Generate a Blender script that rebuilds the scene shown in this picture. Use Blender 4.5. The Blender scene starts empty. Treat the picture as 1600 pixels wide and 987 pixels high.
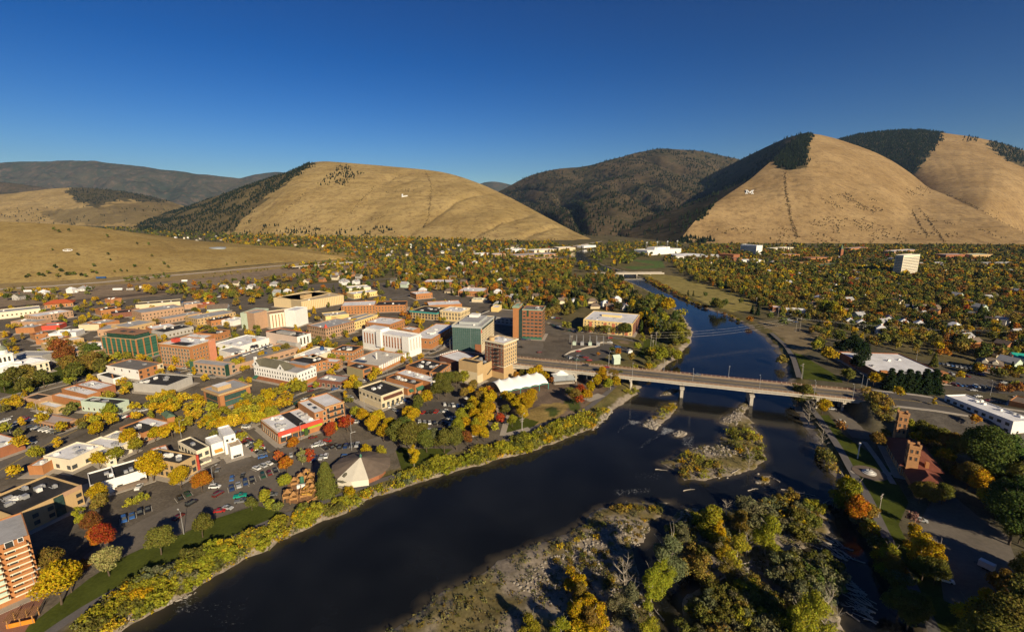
import bpy, math, random
import numpy as np
from mathutils import Vector, Matrix
random.seed(7)
RNG = np.random.default_rng(7)
S = bpy.context.scene
COL = S.collection
PI = math.pi
# ------------------------------------------------------------------ camera, light, exposure
FPX, YH, CAMH = 740.0,330.0,125.0            # focal length in photo pixels, horizon row, height above town (m)
PITCH = math.atan((493.5 - YH) / FPX)
cam = bpy.data.cameras.new('camera')
cam.sensor_width = 36.0
cam.lens = 36.0 * FPX / 1600.0
cam.clip_start = 1.0
cam.clip_end = 80000.0
cam_o = bpy.data.objects.new('camera', cam)
COL.objects.link(cam_o)
cam_o.location = (0,0, CAMH)
cam_o.rotation_euler = (PI / 2 - PITCH, 0,0)
S.camera = cam_o
SUN_AZ = math.radians(-59.0)                   # direction towards the sun, from +X
SUN_EL = math.radians(24.0)
world = bpy.data.worlds.new('World')
S.world = world
world.use_nodes = True
wn = world.node_tree.nodes
wl = world.node_tree.links
sky = wn.new('ShaderNodeTexSky')
sky.sky_type = 'NISHITA'
sky.sun_disc = False
sky.sun_elevation = SUN_EL
sky.sun_rotation = PI / 2 - SUN_AZ
sky.altitude = 1000
sky.air_density = 1.0
sky.dust_density = 0.6
sky.ozone_density = 3.0
grade = wn.new('ShaderNodeHueSaturation')          # clear, deep autumn blue
grade.inputs['Saturation'].default_value = 1.22
grade.inputs['Hue'].default_value = 0.51
gam = wn.new('ShaderNodeGamma')
gam.inputs[1].default_value = 1.52
pre = wn.new('ShaderNodeVectorMath'); pre.operation = 'SCALE'; pre.inputs['Scale'].default_value = 1 / 7
post = wn.new('ShaderNodeVectorMath'); post.operation = 'SCALE'; post.inputs['Scale'].default_value = 3.75
wl.new(sky.outputs[0], pre.inputs[0])
wl.new(pre.outputs[0], gam.inputs[0])
wl.new(gam.outputs[0], grade.inputs['Color'])
wl.new(grade.outputs[0], post.inputs[0])
wl.new(post.outputs[0], wn['Background'].inputs[0])
wn['Background'].inputs[1].default_value = 0.1
sun = bpy.data.lights.new('sun','SUN')
sun.energy = 5.0
sun.angle = math.radians(0.5)
sun.color = (1.0,0.83,0.57)
sun_o = bpy.data.objects.new('sun', sun)
COL.objects.link(sun_o)
sd = Vector((math.cos(SUN_EL) * math.cos(SUN_AZ), math.cos(SUN_EL) * math.sin(SUN_AZ), math.sin(SUN_EL)))
sun_o.rotation_euler = sd.to_track_quat('Z','Y').to_euler()
sun_o.location = (300,-500,600)
S.view_settings.view_transform = 'Standard'
S.view_settings.look = 'None'
S.view_settings.exposure = 0.45
S.view_settings.gamma = 1.0
S.view_settings.use_curve_mapping = False
S.render.engine = 'CYCLES'
S.cycles.max_bounces = 5
S.cycles.diffuse_bounces = 2
S.cycles.glossy_bounces = 2
S.cycles.transmission_bounces = 2
S.cycles.transparent_max_bounces = 4
S.cycles.volume_bounces = 0
S.cycles.use_denoising = True
S.cycles.use_adaptive_sampling = True
S.cycles.adaptive_threshold = 0.02
# ------------------------------------------------------------------ surveying: photo pixel -> point of the place
CP, SP = math.cos(PITCH), math.sin(PITCH)
Z = {1: (0,400,3.9475),2: (350,400,3.9475),3: (0,630,2.765),4: (380,600,3.9475),5: (680,430,3.9475),
     6: (1000,430,3.9475),7: (1200,430,3.9475),8: (1200,600,2.55),9: (900,600,2.55),
     'a': (0,490,7.96),'b': (150,490,7.96),'c': (320,490,7.96),'d': (500,490,7.96),'e': (660,460,7.96),
     'f': (0,600,7.96),'g': (180,600,7.96),'h': (380,580,7.96),'i': (0,700,6.667),'j': (0,800,5.277),
     'k': (560,570,7.96),'l': (740,560,7.96),'m': (1330,590,5.911),'n': (1300,530,7.96),'o': (880,470,7.96),
     'q': (200,640,7.96),'r': (240,740,8.225),'s': (400,690,9.87),'u': (880,190,2.2222),'v': (1040,170,2.857),
     'w': (400,220,2.909),'x': (0,220,3.2),'y': (880,550,8.889),'z': (1050,570,8.889),0: (0,0,1.0)}
def zp(k, x, y):
  o = Z[k]
  return o[0] + x / o[2], o[1] + y / o[2]
def zps(k, pts):
  return [zp(k, *p) for p in pts]
def at(px, py, z=0.0):
  """the point at height z that the photo shows at this pixel"""
  a = (px - 800) / FPX
  b = (493.5 - py) / FPX
  d = (a, CP + b * SP, -SP + b * CP)
  t = (z - CAMH) / d[2]
  return np.array([d[0] * t, d[1] * t])
def at_depth(px, py, y):
  """the point y metres ahead that the photo shows at this pixel"""
  a = (px - 800) / FPX
  b = (493.5 - py) / FPX
  d = (a, CP + b * SP, -SP + b * CP)
  t = y / d[1]
  return np.array([d[0] * t, y, CAMH + d[2] * t])
def proj(P):
  P = np.asarray(P, float)
  v2 = P[...,2] - CAMH
  zc = P[...,1] * CP - v2 * SP
  yc = P[...,1] * SP + v2 * CP
  zc = np.where(np.abs(zc) < 1e-3,1e-3, zc)
  return 800 + FPX * P[...,0] / zc, 493.5 - FPX * yc / zc
def inpoly(x, y, poly):
  x = np.asarray(x, float); y = np.asarray(y, float)
  r = np.zeros(x.shape, bool)
  n = len(poly)
  for i in range(n):
    x0, y0 = poly[i]; x1, y1 = poly[(i + 1) % n]
    c = ((y0 > y) != (y1 > y)) & (x < (x1 - x0) * (y - y0) / ((y1 - y0) or 1e-9) + x0)
    r ^= c
  return r
def polydist(x, y, poly, closed=True):
  """unsigned distance to a polyline"""
  d = np.full(np.shape(x),1e9)
  n = len(poly)
  for i in range(n if closed else n - 1):
    ax, ay = poly[i]; bx, by = poly[(i + 1) % n]
    dx, dy = bx - ax, by - ay
    L = dx * dx + dy * dy or 1e-9
    t = np.clip(((x - ax) * dx + (y - ay) * dy) / L, 0,1)
    d = np.minimum(d, np.hypot(x - ax - t * dx, y - ay - t * dy))
  return d
def vnoise(x, y, seed=0):
  xi = np.floor(x).astype(np.int64); yi = np.floor(y).astype(np.int64)
  fx = x - xi; fy = y - yi
  fx = fx * fx * (3 - 2 * fx); fy = fy * fy * (3 - 2 * fy)
  def h(a, b):
    n = (a * 374761393 + b * 668265263 + seed * 974711) & 0x7fffffff
    n = ((n ^ (n >> 13)) * 1274126177) & 0x7fffffff
    n = n ^ (n >> 16)
    return (n & 0xffff) / 65535.0
  return (h(xi, yi) * (1 - fx) + h(xi + 1, yi) * fx) * (1 - fy) + (h(xi, yi + 1) * (1 - fx) + h(xi + 1, yi + 1) * fx) * fy
def fbm(x, y, seed=0, oct=4):
  s = 0; a = .5; t = 0
  for o in range(oct):
    s = s + a * vnoise(x * 2 ** o, y * 2 ** o, seed + o); t += a; a *= .5
  return s / t
# ------------------------------------------------------------------ materials
MATS = {}
def _new(name):
  m = bpy.data.materials.new(name)
  m.use_nodes = True
  nt = m.node_tree
  return m, nt, nt.nodes, nt.links, nt.nodes['Principled BSDF']
def mat(name, color, rough=.85, var=.18, scale=.35, spec=.25, metal=0.0, streak=0.0, bump=0.0):
  """a painted / masonry / roofing surface: base colour broken up by two sizes of noise and optional streaks"""
  if name in MATS: return MATS[name]
  m, nt, N, L, B = _new(name)
  tc = N.new('ShaderNodeTexCoord')
  n1 = N.new('ShaderNodeTexNoise'); n1.inputs['Scale'].default_value = scale; n1.inputs['Detail'].default_value = 5
  n2 = N.new('ShaderNodeTexNoise'); n2.inputs['Scale'].default_value = scale * 9; n2.inputs['Detail'].default_value = 3
  L.new(tc.outputs['Object'], n1.inputs['Vector'])
  L.new(tc.outputs['Object'], n2.inputs['Vector'])
  mx = N.new('ShaderNodeMix'); mx.data_type = 'FLOAT'; mx.inputs[0].default_value = .4
  L.new(n1.outputs['Fac'], mx.inputs[2]); L.new(n2.outputs['Fac'], mx.inputs[3])
  src = mx.outputs[0]
  if streak:
    mp = N.new('ShaderNodeMapping'); mp.inputs['Scale'].default_value = (1.3,1.3,.06)
    n3 = N.new('ShaderNodeTexNoise'); n3.inputs['Scale'].default_value = 1.2; n3.inputs['Detail'].default_value = 4
    L.new(tc.outputs['Object'], mp.inputs[0]); L.new(mp.outputs[0], n3.inputs['Vector'])
    m3 = N.new('ShaderNodeMix'); m3.data_type = 'FLOAT'; m3.inputs[0].default_value = streak
    L.new(src, m3.inputs[2]); L.new(n3.outputs['Fac'], m3.inputs[3]); src = m3.outputs[0]
  mr = N.new('ShaderNodeMapRange')
  mr.inputs[1].default_value = .3; mr.inputs[2].default_value = .7
  mr.inputs[3].default_value = 1 - var * 1.3; mr.inputs[4].default_value = 1 + var * .8
  L.new(src, mr.inputs[0])
  vm = N.new('ShaderNodeVectorMath'); vm.operation = 'SCALE'
  vm.inputs[0].default_value = color[:3]
  L.new(mr.outputs[0], vm.inputs['Scale'])
  L.new(vm.outputs[0], B.inputs['Base Color'])
  B.inputs['Roughness'].default_value = rough
  B.inputs['Specular IOR Level'].default_value = spec
  B.inputs['Metallic'].default_value = metal
  if bump:
    bp = N.new('ShaderNodeBump'); bp.inputs['Strength'].default_value = bump
    L.new(n2.outputs['Fac'], bp.inputs['Height']); L.new(bp.outputs[0], B.inputs['Normal'])
  MATS[name] = m
  return m
def mat_glass(name, color, rough=.12):
  if name in MATS: return MATS[name]
  m, nt, N, L, B = _new(name)
  tc = N.new('ShaderNodeTexCoord')
  n1 = N.new('ShaderNodeTexNoise'); n1.inputs['Scale'].default_value = .6
  L.new(tc.outputs['Object'], n1.inputs['Vector'])
  oi = N.new('ShaderNodeObjectInfo')
  ad = N.new('ShaderNodeMath'); ad.operation = 'ADD'
  L.new(n1.outputs['Fac'], ad.inputs[0]); L.new(oi.outputs['Random'], ad.inputs[1])
  mr = N.new('ShaderNodeMapRange'); mr.inputs[1].default_value = .3; mr.inputs[2].default_value = 1.6
  mr.inputs[3].default_value = .45; mr.inputs[4].default_value = 1.7
  L.new(ad.outputs[0], mr.inputs[0])
  vm = N.new('ShaderNodeVectorMath'); vm.operation = 'SCALE'; vm.inputs[0].default_value = color
  L.new(mr.outputs[0], vm.inputs['Scale']); L.new(vm.outputs[0], B.inputs['Base Color'])
  B.inputs['Roughness'].default_value = rough
  B.inputs['Specular IOR Level'].default_value = .6
  MATS[name] = m
  return m
def mat_leaf(name, attr=None, trans=.22):
  """foliage: colour of the single tree (object colour or stored attribute), every leaf clump a little different"""
  if name in MATS: return MATS[name]
  m, nt, N, L, B = _new(name)
  N.remove(B)
  if attr:
    src = N.new('ShaderNodeAttribute'); src.attribute_name = attr; col = src.outputs['Color']
  else:
    src = N.new('ShaderNodeObjectInfo'); col = src.outputs['Color']
  ge = N.new('ShaderNodeNewGeometry')
  hs = N.new('ShaderNodeHueSaturation')
  mh = N.new('ShaderNodeMapRange'); mh.inputs[3].default_value = .475; mh.inputs[4].default_value = .53
  mv = N.new('ShaderNodeMapRange'); mv.inputs[3].default_value = .66; mv.inputs[4].default_value = 1.25
  L.new(ge.outputs['Random Per Island'], mv.inputs[0])
  fr = N.new('ShaderNodeMath'); fr.operation = 'MULTIPLY'; fr.inputs[1].default_value = 17.31
  f2 = N.new('ShaderNodeMath'); f2.operation = 'FRACT'
  L.new(ge.outputs['Random Per Island'], fr.inputs[0]); L.new(fr.outputs[0], f2.inputs[0]); L.new(f2.outputs[0], mh.inputs[0])
  L.new(mh.outputs[0], hs.inputs['Hue']); L.new(mv.outputs[0], hs.inputs['Value']); L.new(col, hs.inputs['Color'])
  d = N.new('ShaderNodeBsdfDiffuse'); t = N.new('ShaderNodeBsdfTranslucent'); mx = N.new('ShaderNodeMixShader')
  mx.inputs[0].default_value = trans
  L.new(hs.outputs[0], d.inputs[0]); L.new(hs.outputs[0], t.inputs[0])
  L.new(d.outputs[0], mx.inputs[1]); L.new(t.outputs[0], mx.inputs[2])
  L.new(mx.outputs[0], N['Material Output'].inputs[0])
  MATS[name] = m
  return m
def mat_objcol(name, rough=.3, spec=.5):
  if name in MATS: return MATS[name]
  m, nt, N, L, B = _new(name)
  oi = N.new('ShaderNodeObjectInfo')
  L.new(oi.outputs['Color'], B.inputs['Base Color'])
  B.inputs['Roughness'].default_value = rough
  B.inputs['Specular IOR Level'].default_value = spec
  B.inputs['Coat Weight'].default_value = .3
  MATS[name] = m
  return m
LEAF = mat_leaf('leaf'); LEAFA = mat_leaf('leaf_varied','col')
BARK = mat('bark',(.11,.08,.055),.95,.3,2)
PALEBARK = mat('pale_bark',(.38,.33,.26),.9,.25,2)
CONC = mat('concrete',(.36,.32,.27),.9,.16,.25)
ASPH = mat('asphalt',(.09,.08,.07),.92,.22,.08)
ASPHL = mat('worn_asphalt',(.15,.13,.108),.92,.25,.07)
PAINT_W = mat('road_paint',(.62,.6,.54),.8,.25,.8)
PAINT_Y = mat('yellow_paint',(.6,.42,.1),.8,.25,.8)
WHITE = mat('white_paint',(.76,.74,.70),.7,.07,.2, streak=.3)
WHITEROOF = mat('white_membrane_roof',(.72,.72,.74),.8,.22,.12)
GREYROOF = mat('grey_gravel_roof',(.36,.36,.37),.95,.22,.12)
BLACKROOF = mat('black_tar_roof',(.035,.033,.033),.9,.5,.12)
BROWNROOF = mat('brown_shingle_roof',(.17,.13,.10),.95,.22,.3)
OLIVEROOF = mat('olive_shingle_roof',(.13,.12,.085),.95,.2,.3)
REDROOF = mat('red_tile_roof',(.17,.055,.035),.9,.25,.3)
GREENROOF = mat('green_roof',(.10,.16,.10),.8,.15,.3)
BRICK = mat('red_brick',(.29,.115,.055),.92,.2,.4, streak=.3)
OBRICK = mat('orange_brick',(.385,.170,.066),.92,.16,.4, streak=.3)
PBRICK = mat('pink_brick',(.42,.265,.165),.92,.16,.4, streak=.3)
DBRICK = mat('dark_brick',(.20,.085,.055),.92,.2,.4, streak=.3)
TAN = mat('tan_stucco',(.47,.325,.16),.92,.12,.25, streak=.35)
BEIGE = mat('beige_stucco',(.60,.50,.33),.92,.10,.25, streak=.35)
CREAM = mat('cream_stucco',(.70,.62,.46),.92,.09,.25, streak=.35)
YELLOW = mat('yellow_stucco',(.72,.53,.22),.92,.09,.25, streak=.3)
GREYW = mat('grey_stucco',(.40,.38,.35),.92,.14,.25, streak=.35)
PGREEN = mat('pale_green_paint',(.46,.55,.45),.9,.1,.25, streak=.3)
OLIVEW = mat('olive_stucco',(.33,.28,.15),.92,.14,.25, streak=.3)
REDP = mat('red_panel',(.52,.075,.045),.6,.1,.3, streak=.3)
GREENP = mat('green_panel',(.045,.14,.09),.5,.12,.3)
TEAL = mat('teal_paint',(.05,.30,.27),.5,.12,.3)
METAL = mat('galvanised_metal',(.45,.45,.45),.45,.15,1, metal=.4)
DARKM = mat('dark_metal',(.05,.05,.05),.6,.2,1)
WOOD = mat('weathered_wood',(.36,.19,.07),.9,.3,1.2)
WOODG = mat('grey_wood',(.36,.32,.27),.95,.3,1.2)
GLASS = mat_glass('window_glass',(.045,.05,.05))
GGLASS = mat_glass('green_window_glass',(.03,.085,.055),.15)
BGLASS = mat_glass('curtain_wall_glass',(.04,.075,.065),.06)
CARP = mat_objcol('car_paint')
RUBBER = mat('rubber',(.02,.02,.02),.9,.1,1)
# ------------------------------------------------------------------ mesh builders
class MB:
  def __init__(s): s.v = []; s.f = []; s.m = []
  def face(s, pts, m=0):
    i = len(s.v); s.v += [tuple(map(float, p)) for p in pts]; s.f.append(tuple(range(i, i + len(pts)))); s.m.append(m)
  def box(s, x0, y0, z0, x1, y1, z1, m=0, mtop=None, bottom=False, taper=0):
    t = taper
    i = len(s.v)
    s.v += [(x0, y0, z0),(x1, y0, z0),(x1, y1, z0),(x0, y1, z0),(x0 + t, y0 + t, z1),(x1 - t, y0 + t, z1),(x1 - t, y1 - t, z1),(x0 + t, y1 - t, z1)]
    q = [(0,1,5,4),(1,2,6,5),(2,3,7,6),(3,0,4,7),(4,5,6,7)]
    mm = [m] * 4 + [m if mtop is None else mtop]
    if bottom: q.append((3,2,1,0)); mm.append(m)
    s.f += [tuple(i + k for k in f) for f in q]; s.m += mm
  def prism(s, poly, z0, z1, m=0, mtop=None, bottom=False):
    n = len(poly); i = len(s.v)
    s.v += [(float(p[0]), float(p[1]), z0) for p in poly] + [(float(p[0]), float(p[1]), z1) for p in poly]
    for k in range(n):
      j = (k + 1) % n
      s.f.append((i + k, i + j, i + n + j, i + n + k)); s.m.append(m)
    s.f.append(tuple(range(i + n, i + 2 * n))); s.m.append(m if mtop is None else mtop)
    if bottom: s.f.append(tuple(range(i + n - 1, i - 1,-1))); s.m.append(m)
  def cone(s, cx, cy, z0, z1, r0, r1, n=8, m=0, cap=True, ph=0):
    i = len(s.v)
    for z, r in ((z0, r0),(z1, r1)):
      s.v += [(cx + r * math.cos(ph + 2 * PI * k / n), cy + r * math.sin(ph + 2 * PI * k / n), z) for k in range(n)]
    for k in range(n):
      j = (k + 1) % n
      s.f.append((i + k, i + j, i + n + j, i + n + k)); s.m.append(m)
    if cap and r1 > 1e-4: s.f.append(tuple(range(i + n, i + 2 * n))); s.m.append(m)
  def tube(s, a, b, r0, r1=None, n=6, m=0):
    a = Vector(a); b = Vector(b); r1 = r0 if r1 is None else r1
    d = (b - a); q = d.to_track_quat('Z','Y')
    i = len(s.v)
    for p, r in ((a, r0),(b, r1)):
      for k in range(n):
        s.v.append(tuple(p + q @ Vector((r * math.cos(2 * PI * k / n), r * math.sin(2 * PI * k / n),0))))
    for k in range(n):
      j = (k + 1) % n
      s.f.append((i + k, i + j, i + n + j, i + n + k)); s.m.append(m)
    s.f.append(tuple(range(i + n, i + 2 * n))); s.m.append(m)
    s.f.append(tuple(range(i + n - 1, i - 1,-1))); s.m.append(m)
  def mesh(s, name, mats, smooth=False):
    me = bpy.data.meshes.new(name)
    me.from_pydata(s.v, [], s.f)
    for x in (mats if isinstance(mats, (list, tuple)) else [mats]): me.materials.append(x)
    if any(s.m): me.polygons.foreach_set('material_index', s.m)
    if smooth: me.polygons.foreach_set('use_smooth',[True] * len(s.f))
    me.update()
    return me
  def build(s, name, mats, parent=None, smooth=False, loc=(0,0,0), rot=0.0):
    return obj(name, s.mesh(name, mats, smooth), parent, loc, rot)
def obj(name, data, parent=None, loc=(0,0,0), rot=0.0, scale=None, color=None):
  o = bpy.data.objects.new(name, data)
  COL.objects.link(o)
  o.location = loc
  if rot: o.rotation_euler = (0,0, rot)
  if scale is not None: o.scale = (scale,) * 3 if isinstance(scale, (int, float)) else scale
  if color is not None: o.color = (*color, 1)
  if parent is not None: o.parent = parent
  return o
def tag(o, label, cat, group=None, kind=None):
  if label: o['label'] = label
  if cat: o['category'] = cat
  if group: o['group'] = group
  if kind: o['kind'] = kind
  return o
def thing(name, label, cat, loc=(0,0,0), rot=0.0, group=None):
  return tag(obj(name, None, None, loc, rot), label, cat, group)
def arr_mesh(name, V, F, mats, smooth=False, midx=None):
  """mesh from numpy arrays, all faces with the same corner count"""
  me = bpy.data.meshes.new(name)
  V = np.ascontiguousarray(V, np.float32); F = np.ascontiguousarray(F, np.int32)
  k = F.shape[1]
  me.vertices.add(len(V)); me.vertices.foreach_set('co', V.ravel())
  me.loops.add(F.size); me.loops.foreach_set('vertex_index', F.ravel())
  me.polygons.add(len(F)); me.polygons.foreach_set('loop_start', np.arange(0, F.size, k, dtype=np.int32))
  if smooth: me.polygons.foreach_set('use_smooth', np.ones(len(F), bool))
  if midx is not None: me.polygons.foreach_set('material_index', np.ascontiguousarray(midx, np.int32))
  for x in (mats if isinstance(mats, (list, tuple)) else [mats]): me.materials.append(x)
  me.update(calc_edges=True)
  return me
def set_col(me, C, name='col'):
  a = me.attributes.new(name, 'FLOAT_COLOR','POINT')
  C = np.asarray(C, np.float32)
  a.data.foreach_set('color', np.concatenate([C, np.ones((len(C),1), np.float32)],1).ravel())
def structure(name, me, loc=(0,0,0), rot=0.0):
  o = obj(name, me, None, loc, rot); o['kind'] = 'structure'
  return o
# ------------------------------------------------------------------ the river and the ground
WZ = -3.0
def P2(pts, z=0.0): return [tuple(at(x, y, z)) for x, y in pts]
LEFT_BANK = P2([(40,1150),(185,987),(300,925),(400,868),(500,815),(600,772),(700,741),(800,714),(880,688),(930,668),
        (950,645),(985,622),(1012,598),(1040,572),(1062,556),(1080,535),(1083,520),(1072,498),(1050,478),(1015,455),
        (985,441),(963,431),(935,421),(905,411),(888,403),(893,395),(915,389)], WZ)
RIGHT_BANK = P2([(935,390),(915,396),(915,402),(935,413),(985,428),(1012,440),(1050,460),(1095,480),(1135,493),
                 (1165,508),(1190,525),(1210,545),(1222,570),(1228,590),(1238,625),(1252,660),(1275,700),(1300,740),(1325,790),
                 (1345,830),(1375,880),(1410,940),(1440,987),(1520,1150)], WZ)
RIVER = LEFT_BANK + RIGHT_BANK
def zisl(k, pts): return P2(zps(k, pts),-2.6)
ISLANDS = [
  zisl(9,[(265,160),(300,130),(345,75),(400,70),(395,110),(350,150),(320,175)]),
  zisl(6,[(120,738),(150,712),(190,696),(258,704),(240,718),(180,735)]),
  zisl(9,[(388,190),(420,182),(445,195),(425,212),(392,206)]),
  zisl(9,[(335,312),(385,290),(430,258),(500,243),(570,238),(580,205),(640,150),(700,160),(745,215),(757,300),(705,340),
             (600,368),(520,382),(430,380),(395,340)]),
  zisl(6,[(485,905),(505,868),(570,840),(635,775),(672,778),(668,820),(640,850),(700,905),(640,935),(560,930)]),
  zisl(9,[(720,385),(735,358),(770,362),(772,385),(745,395)]),
  P2([(575,1000),(640,958),(700,920),(790,868),(870,838),(930,800),(980,780),(1048,784),(1030,805),(1012,832),(985,855),
    (1000,885),(1010,930),(1040,987),(1040,1150),(480,1150)],-2.6),
  zisl(9,[(352,552),(430,488),(520,502),(640,492),(700,470),(850,430),(960,458),(1012,560),(1000,630),(920,645),(860,660),
             (830,700),(1000,690),(1060,760),(1050,900),(1100,1100),(400,1100),(455,850),(500,770),(430,740),(400,640)]),
]
def gradvals(lo, hi, fine, far, g=1.055):
  a = list(np.arange(lo, hi + .01, fine))
  s = fine; x = hi; up = []
  while x < far[1]: s *= g; x += s; up.append(x)
  s = fine; x = lo; dn = []
  while x > far[0]: s *= g; x -= s; dn.append(x)
  return np.array(dn[::-1] + a + up)
GX = gradvals(-300,330,2.0,(-16000,16000),1.05)
GY = gradvals(60,430,2.0,(-400,22000),1.012)
GY = np.array([v for v in GY if v < 1000] + list(gradvals(1000,1010,8,(1000,22000),1.045)))
XX, YY = np.meshgrid(GX, GY)
gx = XX.ravel(); gy = YY.ravel()
def approach_profile(t):
  return np.interp(t, [-120,-60,0,1],[0,0,0,0])
BR_A = at(800,563,9.0); BR_B = at(1368,620,9.0)      # bridge axis (deck level), north and south ends
BR_D = (BR_B - BR_A) / np.hypot(*(BR_B - BR_A)); BR_L = float(np.hypot(*(BR_B - BR_A)))
BR_N = np.array([-BR_D[1], BR_D[0]])
def bridge_s(x, y):
  dx = np.asarray(x) - BR_A[0]; dy = np.asarray(y) - BR_A[1]
  return dx * BR_D[0] + dy * BR_D[1], dx * BR_N[0] + dy * BR_N[1]
def height(x, y):
  x = np.asarray(x, float); y = np.asarray(y, float)
  near = (y < 2300) & (np.abs(x) < 900)
  z = np.zeros(x.shape)
  xs, ys = x[near], y[near]
  d = polydist(xs, ys, RIVER)
  ins = inpoly(xs, ys, RIVER)
  wob = (fbm(xs * .11, ys * .11,3,3) - .5) * 5 + (fbm(xs * .5, ys * .5,9,2) - .5) * 1.6
  wob = wob * np.clip(1.4 - ys / 1500,.1,1)
  sdist = np.where(ins, -d, d) + wob
  zz = np.interp(sdist, [-14,-3,0,2.5,9,16],[-6.5,-4.6,-3.05,-2.2,-.5,0])
  for k, isl in enumerate(ISLANDS):
    bb = np.array(isl)
    m = (xs > bb[:, 0].min() - 12) & (xs < bb[:, 0].max() + 12) & (ys > bb[:, 1].min() - 12) & (ys < bb[:, 1].max() + 12)
    if not m.any(): continue
    xi, yi = xs[m], ys[m]
    di = polydist(xi, yi, isl); ii = inpoly(xi, yi, isl)
    big = k in (6,7)
    s = np.where(ii, di, -di) + (fbm(xi * .16, yi * .16,21 + k, 3) - .5) * (7 if big else 2.5) + (fbm(xi * .6, yi * .6,41 + k, 2) - .5) * 1.2
    zi = np.interp(s, [-6,-1.5,0,2,8],[-6.5,-3.9,-3.02,-2.55,-2.0])
    zi = zi + np.where(s > 0,(fbm(xi * .08, yi * .08,61 + k, 3) - .52) * (2.6 if big else .8) * np.clip(s / 6,0,1),0)
    zz[m] = np.maximum(zz[m], zi)
  # the south approach of the bridge climbs on an embankment
  s, t = bridge_s(xs, ys)
  prof = np.interp(s, [BR_L - 16, BR_L - 10, BR_L + 25, BR_L + 150],[0,8.75,8.6,0])
  prof = np.where(s < BR_L - 16,0, prof)
  emb = prof * np.clip(1 - (np.abs(t) - 16) / 22,0,1)
  zz = np.maximum(zz, np.where(emb > .05, emb, zz))
  # the grassed mound in the riverside park
  mc = at(*zp(5,720,850)); r = np.hypot((xs - mc[0]) / 20,(ys - mc[1]) / 13)
  zz = zz + 2.2 * np.clip(1 - r, 0,1) ** 1.2
  z[near] = zz
  # the ground beyond the town rises and falls a little
  z += np.where(y > 900,(fbm(x * .004, y * .004,5,3) - .5) * np.clip((y - 900) / 400,0,1) * 4,0)
  return z
gz = height(gx, gy)
px, py = proj(np.stack([gx, gy, np.zeros_like(gx)],1))
def zone(poly): return inpoly(px, py, poly) & (gy > 20)
n1 = fbm(gx * .03, gy * .03,11,4)[:, None]
n2 = fbm(gx * .2, gy * .2,13,3)[:, None]
def mixc(a, b, t): return np.array(a) * (1 - t) + np.array(b) * t
C = mixc((.075,.068,.030),(.17,.135,.065), n1)                                       # gardens and streets far off
town = zone([(-900,1500),(-900,470),(0,470),(300,455),(560,440),(700,445),(800,480),(985,540),(1010,600),(950,640),(500,800),(150,987),(0,1100)])
C[town] = mixc((.085,.073,.06),(.18,.152,.118), n1 * .6 + n2 * .4)[town]          # paved town centre
yard = zone([(-800,520),(-800,455),(0,452),(300,432),(560,404),(620,412),(560,425),(420,442),(250,462),(100,478),(0,488)])
C[yard] = mixc((.30,.22,.145),(.19,.145,.10), n1)[yard]
dry = zone([(-800,455),(-300,448),(0,443),(300,425),(540,402),(560,406),(300,436),(0,457),(-800,480)])
C[dry] = mixc((.34,.25,.11),(.26,.18,.08), n1)[dry]
field = zone([(985,430),(1000,424),(1060,432),(1170,465),(1180,485),(1130,488),(1090,474),(1040,452)])
C[field] = mixc((.20,.17,.05),(.30,.24,.08), n1)[field]
field2 = zone([(870,462),(905,452),(960,452),(985,462),(930,470),(900,472)])
C[field2] = mixc((.12,.13,.035),(.26,.21,.08), n1)[field2]
stad = zone([(955,413),(985,405),(1035,408),(1040,418),(990,421)])
C[stad] = mixc((.07,.12,.03),(.11,.15,.04), n1)[stad]
park = zone([(905,560),(960,530),(1010,515),(1050,520),(1060,540),(1020,580),(985,590),(930,585)])
C[park] = mixc((.07,.085,.025),(.17,.13,.06), n1)[park]
right = zone([(1225,560),(1215,540),(1180,500),(1230,500),(1330,520),(1420,560),(1600,580),(1900,600),(2200,1500),(1500,1400),(1440,987),(1300,740),(1240,620)])
C[right] = mixc((.06,.055,.032),(.14,.12,.08), n1)[right]
caras = zone(zps(5,[(380,740),(540,600),(1000,600),(1250,700),(1060,830),(800,960),(560,940),(420,960),(440,850),(560,780)]))
C[caras] = mixc((.12,.085,.065),(.19,.14,.10), n2)[caras]
mound = zone(zps(5,[(565,880),(590,830),(660,795),(760,785),(830,800),(800,850),(740,890),(660,925),(590,920)]))
C[mound] = mixc((.24,.175,.06),(.33,.235,.085), n2)[mound]
mg = zone(zps(5,[(680,830),(730,815),(770,850),(740,880),(700,885)]) ) | zone(zps(5,[(800,770),(880,760),(900,820),(860,850),(820,830)])) | zone(zps(5,[(430,970),(470,890),(560,890),(540,960)]))
C[mg] = mixc((.055,.075,.018),(.075,.09,.022), n2)[mg]
lot = zone(zps('m',[(380,200),(860,235),(1100,345),(1480,600),(1380,700),(1010,680),(640,590),(440,470)])) | zone(zps('m',[(1480,620),(1596,560),(1596,987),(1470,760)]))
C[lot] = mixc((.07,.062,.055),(.10,.09,.078), n2)[lot]
wild = zone([(1185,500),(1290,520),(1280,545),(1230,560)])
C[wild] = mixc((.16,.12,.07),(.24,.19,.11), n1)[wild]
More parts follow.
